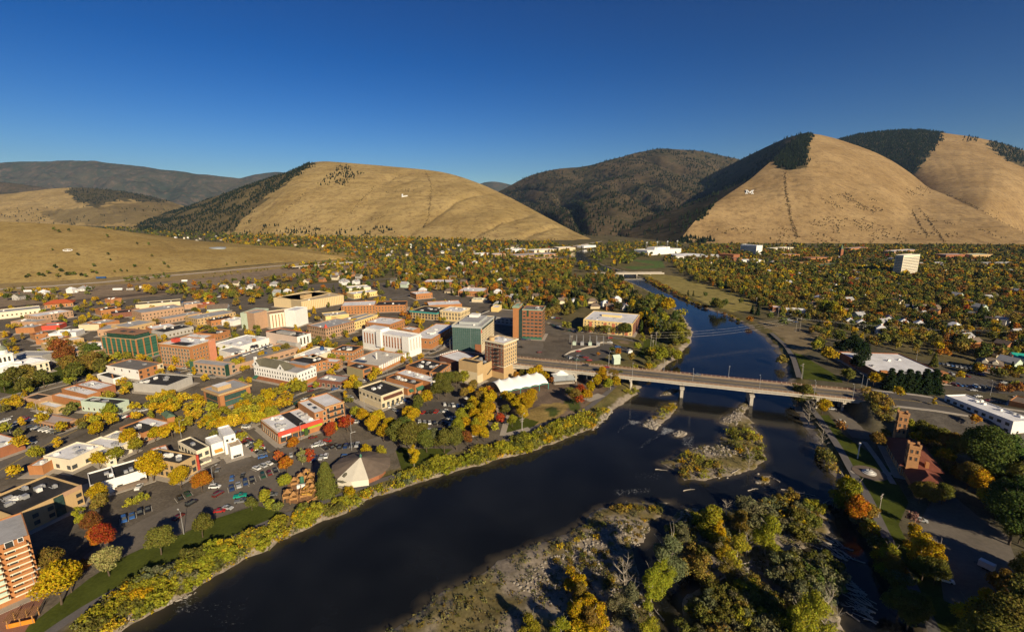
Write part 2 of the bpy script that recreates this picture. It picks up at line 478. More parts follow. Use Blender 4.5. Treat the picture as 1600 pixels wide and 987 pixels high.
# riverbanks: grass above, gravel at the waterline
nb = (gz < -.15) & (gz > -7)
C[nb] = mixc((.085,.085,.028),(.17,.13,.055), n2)[nb]
gv = (gz < -1.75) & (gz > -3.3) & (gy < 1200)
C[gv] = mixc((.34,.29,.23),(.20,.165,.13), n2)[gv]
isl_in = np.zeros(gx.shape, bool)
for isl in ISLANDS:
  isl_in |= inpoly(gx, gy, isl)
ig = isl_in & (gz > -2.9)
grass_t = np.clip((fbm(gx * .12, gy * .12,77,3)[:, None] - .42) * 6,0,1)
C[ig] = (mixc((.31,.265,.21),(.20,.165,.125), n2) * (1 - grass_t) + mixc((.13,.115,.05),(.21,.16,.065), n2) * grass_t)[ig]
bed = gz <= -3.3
C[bed] = mixc((.045,.038,.026),(.075,.062,.042), n2)[bed]
def mat_ground():
  m, nt, N, L, B = _new('ground')
  a = N.new('ShaderNodeAttribute'); a.attribute_name = 'col'
  tc = N.new('ShaderNodeTexCoord')
  vs = []
  for sc, lo, hi in ((.09,.72,1.22),(.9,.75,1.25),(5,.85,1.15)):
    n = N.new('ShaderNodeTexNoise'); n.inputs['Scale'].default_value = sc; n.inputs['Detail'].default_value = 4
    L.new(tc.outputs['Object'], n.inputs['Vector'])
    r = N.new('ShaderNodeMapRange'); r.inputs[1].default_value = .3; r.inputs[2].default_value = .7
    r.inputs[3].default_value = lo; r.inputs[4].default_value = hi
    L.new(n.outputs['Fac'], r.inputs[0]); vs.append(r.outputs[0])
  m1 = N.new('ShaderNodeMath'); m1.operation = 'MULTIPLY'; L.new(vs[0], m1.inputs[0]); L.new(vs[1], m1.inputs[1])
  m2 = N.new('ShaderNodeMath'); m2.operation = 'MULTIPLY'; L.new(m1.outputs[0], m2.inputs[0]); L.new(vs[2], m2.inputs[1])
  v = N.new('ShaderNodeVectorMath'); v.operation = 'SCALE'
  L.new(a.outputs['Color'], v.inputs[0]); L.new(m2.outputs[0], v.inputs['Scale'])
  L.new(v.outputs[0], B.inputs['Base Color'])
  B.inputs['Roughness'].default_value = .95; B.inputs['Specular IOR Level'].default_value = .1
  return m
GROUND = mat_ground()
def grid_faces(nr, nc):
  i = np.arange(nr * nc).reshape(nr, nc)
  return np.stack([i[:-1, :-1], i[:-1,1:], i[1:, 1:], i[1:, :-1]],-1).reshape(-1,4)
gme = arr_mesh('ground', np.stack([gx, gy, gz],1), grid_faces(len(GY), len(GX)), GROUND, True)
set_col(gme, C)
structure('ground', gme)
del gx, gy, gz, px, py, n1, n2, C
def mat_water():
  m, nt, N, L, B = _new('river_water')
  tc = N.new('ShaderNodeTexCoord')
  n = N.new('ShaderNodeTexNoise'); n.inputs['Scale'].default_value = .9; n.inputs['Detail'].default_value = 4
  n2 = N.new('ShaderNodeTexNoise'); n2.inputs['Scale'].default_value = .035; n2.inputs['Detail'].default_value = 3
  L.new(tc.outputs['Object'], n.inputs['Vector']); L.new(tc.outputs['Object'], n2.inputs['Vector'])
  at_ = N.new('ShaderNodeAttribute'); at_.attribute_name = 'col'
  B.inputs['Roughness'].default_value = .06
  B.inputs['IOR'].default_value = 1.33
  mr = N.new('ShaderNodeMapRange'); mr.inputs[1].default_value = .35; mr.inputs[2].default_value = .65; mr.inputs[3].default_value = .7; mr.inputs[4].default_value = 1.4
  L.new(n2.outputs['Fac'], mr.inputs[0])
  sc = N.new('ShaderNodeVectorMath'); sc.operation = 'SCALE'; sc.inputs[0].default_value = (.0085,.0095,.0105)
  L.new(mr.outputs[0], sc.inputs['Scale'])
  # white water: foam where the rapids are (stored attribute), broken up by fine noise
  nf = N.new('ShaderNodeTexNoise'); nf.inputs['Scale'].default_value = 1.1; nf.inputs['Detail'].default_value = 6; nf.inputs['Roughness'].default_value = .7
  mp = N.new('ShaderNodeMapping'); mp.inputs['Rotation'].default_value = (0,0,.75); mp.inputs['Scale'].default_value = (.9,1.6,1)
  L.new(tc.outputs['Object'], mp.inputs[0]); L.new(mp.outputs[0], nf.inputs['Vector'])
  sp = N.new('ShaderNodeSeparateColor'); L.new(at_.outputs['Color'], sp.inputs[0])
  ad = N.new('ShaderNodeMath'); ad.operation = 'ADD'; L.new(sp.outputs[0], ad.inputs[0]); L.new(nf.outputs['Fac'], ad.inputs[1])
  rf = N.new('ShaderNodeMapRange'); rf.inputs[1].default_value = .93; rf.inputs[2].default_value = 1.22
  L.new(ad.outputs[0], rf.inputs[0])
  mx = N.new('ShaderNodeMix'); mx.data_type = 'RGBA'; mx.inputs[7].default_value = (.62,.64,.64,1)
  sh = N.new('ShaderNodeMix'); sh.data_type = 'RGBA'; sh.inputs[7].default_value = (.060,.050,.034,1)     # the bed showing through the shallows
  L.new(sp.outputs[1], sh.inputs[0]); L.new(sc.outputs[0], sh.inputs[6])
  L.new(rf.outputs[0], mx.inputs[0]); L.new(sh.outputs[2], mx.inputs[6]); L.new(mx.outputs[2], B.inputs['Base Color'])
  rr = N.new('ShaderNodeMapRange'); rr.inputs[3].default_value = .07; rr.inputs[4].default_value = .8
  L.new(rf.outputs[0], rr.inputs[0]); L.new(rr.outputs[0], B.inputs['Roughness'])
  bp = N.new('ShaderNodeBump'); bp.inputs['Strength'].default_value = .28; bp.inputs['Distance'].default_value = .14
  L.new(n.outputs['Fac'], bp.inputs['Height']); L.new(bp.outputs[0], B.inputs['Normal'])
  return m
wx = gradvals(-60,260,1.5,(-420,760),1.15); wy = gradvals(60,330,1.5,(-100,2100),1.12)
WX, WY = np.meshgrid(wx, wy); WX = WX.ravel(); WY = WY.ravel()
foam = np.zeros(len(WX))
for k, poly, st in ((9,[(215,143),(258,148),(225,156)],.52),(9,[(185,160),(225,150),(200,168),(165,190)],.36),(9,[(352,172),(388,180),(345,196)],.52),(9,[(345,190),(300,222),(245,255),(310,205)],.38),
          (9,[(425,215),(465,205),(460,250),(430,240)],.42),(9,[(160,420),(290,415),(290,425),(160,435)],.40),
          (9,[(240,355),(330,350),(330,372),(250,380)],.34),(9,[(600,385),(700,390),(800,420),(640,410)],.30),
          (3,[(700,880),(900,790),(910,800),(760,890)],.42),(3,[(840,870),(1080,830),(1080,950),(880,960)],.31)):
  q = zisl(k, poly)
  d = polydist(WX, WY, q); d = np.where(inpoly(WX, WY, q),0, d)
  foam = np.maximum(foam, st * np.clip(1 - d / 4,0,1) ** .7)
wme = arr_mesh('water', np.stack([WX, WY, np.full(len(WX), WZ)],1), grid_faces(len(wy), len(wx)), mat_water(), True)
shal = np.clip((height(WX, WY) + 5.6) / 2.4,0,1) ** 1.5
set_col(wme, np.stack([foam, shal, foam * 0],1))
structure('water', wme)
# ------------------------------------------------------------------ the hills
def resample(pts, n):
  pts = np.asarray(pts, float)
  d = np.r_[0, np.cumsum(np.linalg.norm(np.diff(pts, axis=0), axis=1))]
  t = np.linspace(0, d[-1], n)
  # Catmull-Rom style smoothing through the survey points
  out = np.stack([np.interp(t, d, pts[:, k]) for k in range(pts.shape[1])],1)
  w = max(1, int(n / (len(pts) * 2.5)))
  ker = np.ones(2 * w + 1) / (2 * w + 1)
  pad = np.concatenate([np.repeat(out[:1], w, 0) * 2 - out[w:0:-1] if w < n else out[:1], out, np.repeat(out[-1:], w, 0) * 2 - out[-2:-w - 2:-1]])
  return np.stack([np.convolve(pad[:, k], ker, 'valid') for k in range(out.shape[1])],1)
def mat_hill(name, c1, c2, c3, terr=.0, nscale=.004):
  m, nt, N, L, B = _new(name)
  tc = N.new('ShaderNodeTexCoord')
  def noise(sc, det=5, vec=None, rough=.6):
    n = N.new('ShaderNodeTexNoise'); n.inputs['Scale'].default_value = sc; n.inputs['Detail'].default_value = det; n.inputs['Roughness'].default_value = rough
    L.new(vec or tc.outputs['Object'], n.inputs['Vector']); return n.outputs['Fac']
  def ramp(x, a, b, lo=0.0, hi=1.0):
    r = N.new('ShaderNodeMapRange'); r.inputs[1].default_value = a; r.inputs[2].default_value = b; r.inputs[3].default_value = lo; r.inputs[4].default_value = hi
    L.new(x, r.inputs[0]); return r.outputs[0]
  def mix(f, a, b):
    x = N.new('ShaderNodeMix'); x.data_type = 'RGBA'
    L.new(f, x.inputs[0])
    for s, v in ((6, a),(7, b)):
      if isinstance(v, tuple): x.inputs[s].default_value = (*v, 1)
      else: L.new(v, x.inputs[s])
    return x.outputs[2]
  base = mix(ramp(noise(nscale, 6),.38,.62), c1, c2)
  base = mix(ramp(noise(nscale * 9,6, None, .72),.48,.68,0,.8), base, c3)
  if terr:   # faint level lines trodden along the slope
    mp = N.new('ShaderNodeMapping'); mp.inputs['Scale'].default_value = (.0016,.0016,.06)
    L.new(tc.outputs['Object'], mp.inputs[0])
    tn = noise(1.0,4, mp.outputs[0],.65)
    base = mix(ramp(tn, .5,.68,0, terr), base, c3)
  fine = ramp(noise(nscale * 40,4),.3,.7,.82,1.15)
  v = N.new('ShaderNodeVectorMath'); v.operation = 'SCALE'
  L.new(base, v.inputs[0]); L.new(fine, v.inputs['Scale'])
  f = N.new('ShaderNodeAttribute'); f.attribute_name = 'col'
  out = mix(f.outputs['Fac'], v.outputs[0],(.055,.05,.028))
  L.new(out, B.inputs['Base Color'])
  B.inputs['Roughness'].default_value = 1; B.inputs['Specular IOR Level'].default_value = 0
  return m
GOLD = ((.385,.285,.125),(.30,.215,.085),(.165,.105,.05))
HGRASS = mat_hill('dry_hill_grass', *GOLD, terr=.30)
HGRASS2 = mat_hill('dry_hill_grass_red',(.35,.245,.12),(.275,.185,.085),(.155,.10,.052), terr=.30)
HNEAR = mat_hill('near_hill_grass',(.36,.265,.105),(.29,.205,.075),(.17,.11,.05), terr=.2, nscale=.012)
HFOREST = mat_hill('forested_slope',(.085,.066,.040),(.046,.045,.026),(.145,.10,.062), nscale=.003)
HFAR = mat_hill('far_forested_slope',(.075,.07,.05),(.042,.052,.036),(.15,.105,.075), nscale=.0011)
SURF = {}
def loft(key, rows, nu, nvs, matl, seed=1, amp=0.0, gul=0.0, glen=300.0, bulge=None, forest=None, shear=0.0):
  """a slope through polylines of surveyed points (base, crest, far side ...), with gullies and roughness"""
  R = [resample(r, nu) for r in rows]
  segs = []
  for i in range(len(R) - 1):
    t = np.linspace(0,1, nvs[i], endpoint=(i == len(R) - 2))[:, None, None]
    a = R[i][None]; b = R[i + 1][None]
    P = a * (1 - t) + b * t
    if bulge and bulge[i]:
      P[...,2] += bulge[i] * np.abs(b[...,2] - a[...,2]) * (np.sin(PI * t[...,0]))
    segs.append(P)
  P = np.concatenate(segs)                              # (nv, nu, 3)
  nv = P.shape[0]
  u = np.linspace(0,1, nu)[None].repeat(nv, 0); v = np.concatenate([np.linspace(i, i + 1, n, endpoint=(i == len(nvs) - 1)) for i, n in enumerate(nvs)])[:, None].repeat(nu, 1)
  L = np.linalg.norm(np.diff(R[min(1, len(R) - 1)], axis=0), axis=1).sum()
  zr = np.ptp(P[...,2])
  env = np.sin(np.clip(v, 0,1) * PI) ** .8 + np.where(v > 1,.5 * np.sin(np.clip(v - 1,0,1) * PI),0)
  g = fbm(u * L / glen + shear * v * 3 + .35 * np.sin(v * 2.2 + seed), v * .7, seed, 3)
  g = np.abs(2 * g - 1)                                 # sharp valley lines running down the slope
  P[...,2] -= gul * (1 - np.clip(g * 3.0,0,1)) ** 1.5 * env
  P[...,2] += amp * (fbm(P[...,0] / 260, P[...,1] / 260, seed + 5,5) - .5) * 2 * np.clip(env + .15,0,1)
  P[...,2] += min(amp, 18) * .28 * (fbm(P[...,0] / 62, P[...,1] / 62, seed + 9,4) - .5) * 2 * np.clip(env, 0,1)
  V = P.reshape(-1,3)
  name = key.split(':')[0]
  me = arr_mesh(name, V, grid_faces(nv, nu), matl, True)
  X, Y = proj(V)
  f = np.zeros(len(V))
  for poly, w in (forest or []):
    f = np.maximum(f, np.where(inpoly(X + (fbm(V[:, 0] / 60, V[:, 1] / 60,3,3) - .5) * 24, Y + (fbm(V[:, 0] / 60, V[:, 1] / 60,8,3) - .5) * 13, poly), w, 0))
  set_col(me, np.stack([f] * 3,1))
  SURF[key] = (V, X, Y, nv, nu)
  return structure(name, me)
def D3(pts, depth):
  """crest points: pixel + distance ahead"""
  ds = depth if isinstance(depth, (list, tuple)) else [depth] * len(pts)
  return [at_depth(x, y, d) for (x, y), d in zip(pts, ds)]
def G3(pts, z=-4.0): return [np.r_[at(x, y, z), z] for x, y in pts]
def back(pts, dy, z=-30): return [np.array([p[0] * 1.12, p[1] + dy, z]) for p in pts]
# A: the golden knoll left of the town, with the highway along its foot
A_c = [(-500,344),(-250,341),(0,346),(90,350),(180,357),(240,373),(330,385),(420,388),(490,396),(562,405.2)]
c = D3(A_c, [1250,1250,1240,1240,1250,1290,1310,1320,1290,1236])
b = G3([(-620,462),(-300,458),(0,446),(90,441),(180,435),(260,429),(350,421),(430,413),(500,409),(578,405.8)],-2)
loft('hill:knoll',[b, c, back(c, 900)],260,(70,30), HNEAR, 3,5,5,220, bulge=(.12,0))
# B: the big bare mountain in the middle
B_c = [(175,362),(225,345),(300,320),(385,290),(440,272),(492,251),(520,253),(560,256),(600,259),(640,263),(690,268),(720,276),(760,291),(800,310),(840,332),(872,349),(905,366),(935,378)]
B_d = [4900,4800,4500,4200,4000,3800,3780,3740,3700,3650,3550,3450,3300,3100,2850,2600,2350,2150]
c = D3(B_c, B_d)
b = G3([(150,361),(190,361),(240,363),(290,364),(330,366),(370,368),(410,370),(460,371),(510,372),(560,373),(610,374),(660,375),(710,376),(760,377),(810,378),(860,379),(900,379.5),(938,380)])
JUMBO_F = [([(200,375),(225,340),(300,312),(385,285),(440,266),(496,247),(455,280),(420,305),(395,325),(375,345),(365,362),(300,372)],.75)]
loft('mountain:jumbo',[b, c, back(c, 2500)],420,(110,30), HGRASS, 8,18,20,420, bulge=(.10,0), forest=JUMBO_F)
# C: pale hills up the left valley
C_c = [(-420,320),(-200,300),(0,305),(50,298),(110,292),(150,294),(200,300),(260,312),(310,330),(350,346)]
c = D3(C_c, 5600); b = G3([(-600,352),(-300,352),(0,352),(60,352),(120,353),(170,354),(220,355),(270,356),(320,357),(370,357)])
C_F = [([(100,300),(115,291),(150,290),(205,298),(265,310),(250,318),(190,312),(150,322),(120,316)],.9),([(60,332),(150,322),(260,312),(300,330),(280,350),(90,350)],.5)]
loft('foothill:c',[b, c, back(c, 1800)],260,(60,20), HGRASS, 12,30,30,500, bulge=(.1,0), forest=C_F)
C2 = D3([(-600,262),(-300,272),(0,284),(60,291),(110,300),(150,318),(170,330)],6900)
loft('wooded_hill:c2',[G3([(-800,347),(-400,347),(0,347),(60,347),(110,347),(150,347),(180,347)]), C2, back(C2,1500)],120,(40,12), HFOREST, 14,30,40,600)
# D: the far range on the left
D_c = [(-700,240),(-300,258),(0,254),(60,252),(125,250),(180,254),(250,265),(330,274),(400,281),(470,292),(560,312)]
c = D3(D_c, 10500)
loft('far_mountain:d1',[G3([(-1100,342),(-500,342),(0,342),(80,342),(150,342),(220,342),(290,342),(350,342),(420,342),(500,342),(600,342)]), c, back(c, 3000)],300,(90,14), HFAR, 17,150,190,1500)
c = D3([(330,300),(380,276),(412,271),(440,268),(470,275),(520,300),(600,320)],13000)
loft('far_mountain:d2',[G3([(330,339),(380,339),(412,339),(440,339),(470,339),(520,339),(600,339)]), c, back(c, 2000)],80,(40,8), HFAR, 19,80,100,1200)
c = D3([(700,310),(745,288),(765,283),(785,285),(810,292),(900,320)],14000)
loft('far_mountain:d3',[G3([(700,338),(745,338),(765,338),(785,338),(810,338),(900,338)]), c, back(c, 2000)],80,(40,8), HFAR, 23,60,80,1200)
# F: the dark timbered mountain across the canyon
F_c = [(740,330),(775,302),(800,288),(830,272),(870,264),(915,261),(950,250),(990,240),(1030,232),(1060,233),(1100,237),(1150,247),(1200,262),(1280,290),(1400,320)]
F_d = [6300,6200,6100,6000,5900,5800,5900,6000,6100,6200,6300,6400,6400,6400,6400]
c = D3(F_c, F_d)
m1 = D3([(760,342),(790,326),(815,315),(845,304),(880,296),(915,290),(950,283),(985,278),(1020,275),(1050,275),(1090,280),(1140,290),(1190,300),(1270,320),(1390,345)],[5300] * 3 + [5000] * 3 + [4900] * 3 + [5000] * 6)
b = G3([(780,354),(805,357),(830,361),(855,365),(880,368),(905,370),(935,370),(965,369),(1000,368),(1040,368),(1080,367),(1130,366),(1180,365),(1260,362),(1380,358)])
loft('timbered_mountain:f',[b, m1, c, back(c, 2500)],420,(70,70,16), HFOREST, 31,60,200,330, shear=1.1)
# G: the bare mountain on the right, a ridge that comes down towards the river
S_ = at_depth(1268,208,3650)
ridge = [at_depth(1268,208,3650), at_depth(1246,214,3450), at_depth(1224,235,3200), at_depth(1200,256,2950), at_depth(1172,281,2680), at_depth(1140,302,2450), at_depth(1110,323,2250), at_depth(1085,345,2080), np.r_[at(1058,381,-3),-3]]
spur = [at_depth(1262,207,3700), at_depth(1225,217,4050), at_depth(1180,238,4450), at_depth(1140,258,4800), at_depth(1095,280,5100), at_depth(1050,302,5300), at_depth(1000,324,5450), at_depth(950,345,5500), at_depth(905,362,5400)]
mid = [p * .5 + q * .5 + np.array([-60 * k, 0,0]) for k, (p, q) in enumerate(zip(ridge, spur))]
for k, p in enumerate(mid): p[2] -= [0,70,160,230,250,210,150,90,0][k]
loft('mountain:north',[ridge, mid, spur, [p + np.array([700,600,-120]) for p in spur]],220,(50,50,10), HFOREST, 37,30,45,420)
crest = [ridge[-1]] + ridge[-2::-1] + D3([(1290,212),(1320,221),(1355,233),(1385,246),(1410,261),(1428,275)],[3660,3640,3600,3560,3520,3480])
crest += D3([(1450,292),(1480,305),(1540,334),(1600,365)],[3200,2900,2400,1990])
base = G3([(1057,381.5),(1062,381.5),(1070,381.5),(1080,381.5),(1092,381.5),(1108,381.5),(1126,382),(1150,382),(1180,382),(1210,382),(1242,382),(1274,382),(1306,382),(1340,382),(1376,382),(1410,382.5),(1450,383),(1500,383.5),(1560,384),(1615,384)])
SENT_F = [([(1205,238),(1228,222),(1262,208),(1272,212),(1262,224),(1262,250),(1255,262),(1225,264),(1210,258)],.85)]
loft('mountain:west',[base, crest],420,(120,), HGRASS2,41,18,.6,300, bulge=(.07,), forest=SENT_F)
# H: its southern shoulder, wooded on the north flank, bare to the south of the gully
crest = D3([(1270,232),(1312,217),(1345,209),(1380,205),(1430,202),(1465,206),(1480,209),(1510,212),(1560,222),(1600,236),(1680,250),(1800,280),(2000,320)],[4750,4720,4700,4650,4560,4480,4440,4400,4350,4300,4200,4100,4000])
gully = [at_depth(1270,250,3950), at_depth(1312,255,3900), at_depth(1345,262,3850), at_depth(1380,270,3750), at_depth(1424,281,3460), at_depth(1450,295,3150), at_depth(1480,307,2880), at_depth(1540,336,2380), np.r_[at(1600,368,-3),-3], np.r_[at(1680,384,-3),-3], np.r_[at(1800,390,-3),-3], np.r_[at(1950,396,-3),-3], np.r_[at(2100,400,-3),-3], np.r_[at(2300,400,-3),-3]]
H_F = [([(1542,222),(1565,219),(1605,235),(1700,250),(1700,280),(1600,262),(1560,245)],.85),([(1260,300),(1270,215),(1345,203),(1430,196),(1474,203),(1464,226),(1447,246),(1424,275),(1400,300)],.95)]
loft('mountain:south',[gully, crest, back(crest, 2500)],300,(120,16), HGRASS2,43,14,4,380, bulge=(.04,0), forest=H_F)
# ------------------------------------------------------------------ the air of the valley
def haze():
  m = bpy.data.materials.new('haze'); m.use_nodes = True
  N = m.node_tree.nodes; N.remove(N['Principled BSDF'])
  v = N.new('ShaderNodeVolumePrincipled'); v.inputs['Color'].default_value = (.36,.60,1,1); v.inputs['Density'].default_value = 1.9e-5; v.inputs['Anisotropy'].default_value = .1
  m.node_tree.links.new(v.outputs[0], N['Material Output'].inputs['Volume'])
  b = MB(); b.box(-19000,-700,-230,19000,23500,2300, bottom=True)
  o = b.build('haze', m); tag(o, 'thin blue autumn haze filling the whole valley','haze', None, 'stuff')
haze()
def surf_pick(name_prefix, poly, n, seed=0):
  """n random points of the named slopes that lie inside a pixel outline"""
  r = np.random.default_rng(seed); out = []
  for k, (V, X, Y, nv, nu) in SURF.items():
    if not k.startswith(name_prefix): continue
    m = inpoly(X + (fbm(V[:, 0] / 48, V[:, 1] / 48,51,3) - .5) * 20, Y + (fbm(V[:, 0] / 48, V[:, 1] / 48,57,3) - .5) * 11, poly)      # ragged edges
    idx = np.nonzero(m)[0]
    idx = idx[(idx % nu < nu - 1) & (idx < (nv - 1) * nu)]
    if not len(idx): continue
    Vg = V
    ar = np.linalg.norm(np.cross(Vg[idx + 1] - Vg[idx], Vg[idx + nu] - Vg[idx]), axis=1) + 1e-6
    j = r.choice(idx, n, p=ar / ar.sum())
    a = r.random((n, 1)); bq = r.random((n, 1))
    out.append(Vg[j] * (1 - a) * (1 - bq) + Vg[j + 1] * a * (1 - bq) + Vg[j + nu] * (1 - a) * bq + Vg[j + nu + 1] * a * bq)
  return np.concatenate(out) if out else np.zeros((0,3))
def surf_at(key, pts):
  """slope points seen at given pixels"""
  V, X, Y, nv, nu = SURF[key]
  out = []
  for x, y in pts:
    d = (X - x) ** 2 + (Y - y) ** 2
    out.append(V[int(np.argmin(d))])
  return np.array(out)
# ------------------------------------------------------------------ laying sheets on the ground
SHEETZ = [0.02]
def drape(name, pts, m, z=None, label=None):
  """a flat paved or planted area given by its outline (plan coordinates); each lies a few mm above the one before"""
  SHEETZ[0] += .004
  z = SHEETZ[0] if z is None else z
  b = MB(); b.face([(p[0], p[1], z) for p in pts])
  me = b.mesh(name, m)
  import bmesh
  bm = bmesh.new(); bm.from_mesh(me)
  bmesh.ops.triangulate(bm, faces=bm.faces[:])
  for f in bm.faces:
    if f.normal.z < 0: f.normal_flip()
  bm.to_mesh(me); bm.free()
  return structure(name, me)
def strip(pts, w, zs=None, m=0, off=0.0, mb=None, thick=None):
  """a band of width w along a plan polyline"""
  pts = np.asarray(pts, float)
  n = len(pts)
  t = np.gradient(pts, axis=0); t /= np.linalg.norm(t, axis=1)[:, None]
  nn = np.stack([-t[:, 1], t[:, 0]],1)
  a = pts + nn * (off + w / 2); b = pts + nn * (off - w / 2)
  mb = mb or MB()
  zs = np.zeros(n) if zs is None else zs
  for i in range(n - 1):
    mb.face([(*b[i], zs[i]),(*b[i + 1], zs[i + 1]),(*a[i + 1], zs[i + 1]),(*a[i], zs[i])], m)
    if thick:
      mb.face([(*b[i], zs[i] - thick),(*b[i + 1], zs[i + 1] - thick),(*b[i + 1], zs[i + 1]),(*b[i], zs[i])], m)
      mb.face([(*a[i + 1], zs[i + 1] - thick),(*a[i], zs[i] - thick),(*a[i], zs[i]),(*a[i + 1], zs[i + 1])], m)
  return mb
def dense(pts, step=4.0):
  pts = np.asarray(pts, float)
  d = np.r_[0, np.cumsum(np.linalg.norm(np.diff(pts, axis=0), axis=1))]
  n = max(2, int(d[-1] / step) + 1)
  t = np.linspace(0, d[-1], n)
  return np.stack([np.interp(t, d, pts[:, k]) for k in range(pts.shape[1])],1)
def road(name, pix, w, m=ASPH, lines=True, z=0.0, sidewalk=0, k=0):
  c = dense([at(*zp(k, *p), z) for p in pix],6)
  # soften the bends
  for _ in range(3): c[1:-1] = (c[:-2] + 2 * c[1:-1] + c[2:]) / 4
  SHEETZ[0] += .004; zz = SHEETZ[0]
  hz = height(c[:, 0], c[:, 1])
  zs = np.maximum(hz, 0) + zz
  o = structure(name, strip(c, w, zs).mesh(name, m))
  if lines:
    SHEETZ[0] += .004
    b = MB()
    strip(c, .16, zs + .02,0,.22, b); strip(c, .16, zs + .02,0,-.22, b)
    structure('road_marking', b.mesh('road_marking', PAINT_Y))
  if sidewalk:
    for s in (-1,1):
      b = strip(c, sidewalk, zs + .13,0, s * (w / 2 + sidewalk / 2 + .01), None, .2)
      structure('pavement', b.mesh('pavement', CONC))
  return c
LAWN = mat('lawn_grass',(.072,.088,.018),1,.35,.12,0)
DRYLAWN = mat('dry_lawn_grass',(.27,.19,.065),1,.22,.2,0)
BRICKPAVE = mat('brick_paving',(.26,.13,.09),.95,.2,.5)
DIRT = mat('bare_dirt',(.24,.175,.115),1,.25,.12,0)
# lawns, paths and lots of the near bank
drape('lawn', P2([(35,985),(140,903),(190,871),(240,848),(285,834),(330,812),(400,789),(442,800),(380,834),(300,868),(222,902),(157,936),(100,972),(60,1000)]), LAWN)
drape('lawn', P2(zps(4,[(880,380),(930,375),(975,520),(1010,540),(1200,470),(1290,400),(1160,395),(1040,400)])), LAWN)
drape('lawn', P2(zps(5,[(430,960),(470,880),(560,870),(640,900),(560,980),(440,990)])), LAWN)
drape('lawn', P2(zps(6,[(955,480),(1000,490),(1080,540),(1240,635),(1250,662),(1130,650),(1010,638)])), LAWN)
drape('lawn', P2(zps(8,[(200,128),(240,122),(300,200),(400,270),(480,330),(560,470),(520,560),(580,680),(800,900),(760,1000),(660,1000),(560,760),(440,520),(330,330)])), LAWN)
drape('lawn', P2(zps('a',[(0,975),(0,790),(300,740),(620,700),(1000,560),(1340,640),(1180,730),(900,820),(560,930),(200,1010)])), LAWN)
drape('lawn', P2(zps('o',[(1000,480),(1130,470),(1200,520),(1060,700),(900,700),(1000,560)])), LAWN)
drape('dry_lawn', P2(zps('o',[(680,505),(760,495),(830,520),(810,540),(720,530)])), DIRT)
drape('brick_plaza', P2([(-60,960),(20,935),(62,918),(75,925),(40,985),(20,1040),(-100,1060)]), BRICKPAVE)
drape('plaza', P2(zps('e',[(1165,560),(1490,570),(1510,640),(1470,745),(1165,735)])), ASPHL)
drape('parking_lot', P2(zps('o',[(5,735),(60,650),(330,590),(560,530),(620,560),(880,590),(780,640),(600,640),(470,740),(350,750)])), ASPH)
drape('parking_lot', P2(zps(8,[(600,560),(640,480),(720,430),(830,520),(950,600),(1010,760),(980,870),(900,905),(800,905),(700,860),(680,720)])), ASPHL)
drape('parking_lot', P2(zps(7,[(300,720),(480,750),(600,860),(720,990),(620,1010),(520,1000),(380,850)])), ASPHL)
drape('parking_lot', P2(zps(7,[(1030,590),(1200,600),(1600,700),(1600,740),(1300,720),(1060,700)])), ASPH)
drape('parking_lot', P2([(130,870),(165,843),(230,808),(330,765),(420,720),(440,700),(470,690),(520,700),(600,680),(640,690),(600,715),(548,730),(530,712),(490,740),(460,752),(445,772),(400,787),(330,811),(285,832),(190,869),(150,895)]), ASPHL)
drape('parking_lot', P2(zps('q',[(1090,590),(1280,600),(1440,500),(1540,640),(1400,720),(1130,830)])), ASPHL)
drape('parking_lot', P2(zps('k',[(640,500),(900,460),(1280,440),(1380,560),(1230,800),(1000,860),(700,830),(640,680)])), ASPH)
drape('parking_lot', P2(zps('m',[(640,330),(860,262),(1150,380),(1460,590),(1380,640),(1010,520),(820,440)])), ASPH, .35)
# riverside path
PATH = [(60,1000),(102,967),(157,934),(222,901),(300,868),(380,834),(438,806),(501,786),(560,762),(613,744),(669,727),(720,713),(780,696),(842,664),(908,645),(945,617),(965,598)]
road('path', PATH, 3.6, mat('path_asphalt',(.13,.12,.12),.95,.2,.2), False)
road('path',[(1259,627),(1282,655),(1318,710),(1329,733),(1357,776),(1372,812),(1412,890),(1435,933),(1459,984),(1490,1050)],3.6, mat('path_asphalt',(.13,.12,.12)), False)
road('path',[(1205,520),(1228,540),(1240,560),(1249,590)],4, mat('path_asphalt',(.13,.12,.12)), False)
road('path', zps('m',[(120,590),(220,720),(310,850),(390,980)]),2.6, CONC, False)
road('path', zps('m',[(0,870),(140,870),(300,880),(470,890)]),2.6, CONC, False)
road('path', zps('l',[(360,960),(390,880),(380,800),(450,700)]),3.5, CONC, False)
road('path', zps('l',[(360,960),(540,920),(700,870)]),4.5, CONC, False)
road('path', zps('l',[(1400,520),(1480,490),(1592,450)]),7, CONC, False)
# streets
road('street',[(-120,800),(0,735),(60,700),(120,672),(190,650),(250,668),(320,655),(372,668),(400,690)][:4] , 16, ASPHL, True)
road('street',[(-60,650),(0,627),(70,606),(150,586),(250,592),(380,560)],9, ASPHL, True, sidewalk=2)
road('street', zps('h',[(-40,690),(60,790),(220,930),(330,1010)]),11, ASPHL, True, sidewalk=2)
road('street', zps('h',[(1150,330),(1260,420),(1420,520),(1560,600)]),13, ASPHL, True, sidewalk=2.4)
road('street',[(372,668),(430,640),(480,617),(545,598),(620,575),(690,548),(730,535)],12, ASPH, True, sidewalk=2.4)
road('street', zps('b',[(860,690),(1000,700),(1200,730),(1592,760)]),12, ASPH, True, sidewalk=2.4)
road('street', zps('d',[(-100,310),(200,330),(420,330)]),14, ASPHL, True)
road('street', zps('e',[(0,720),(120,690),(260,600),(350,520)]),14, ASPHL, True, sidewalk=2.4)
road('street', zps('o',[(0,405),(300,425),(700,465),(900,500)]),9, ASPHL, False)
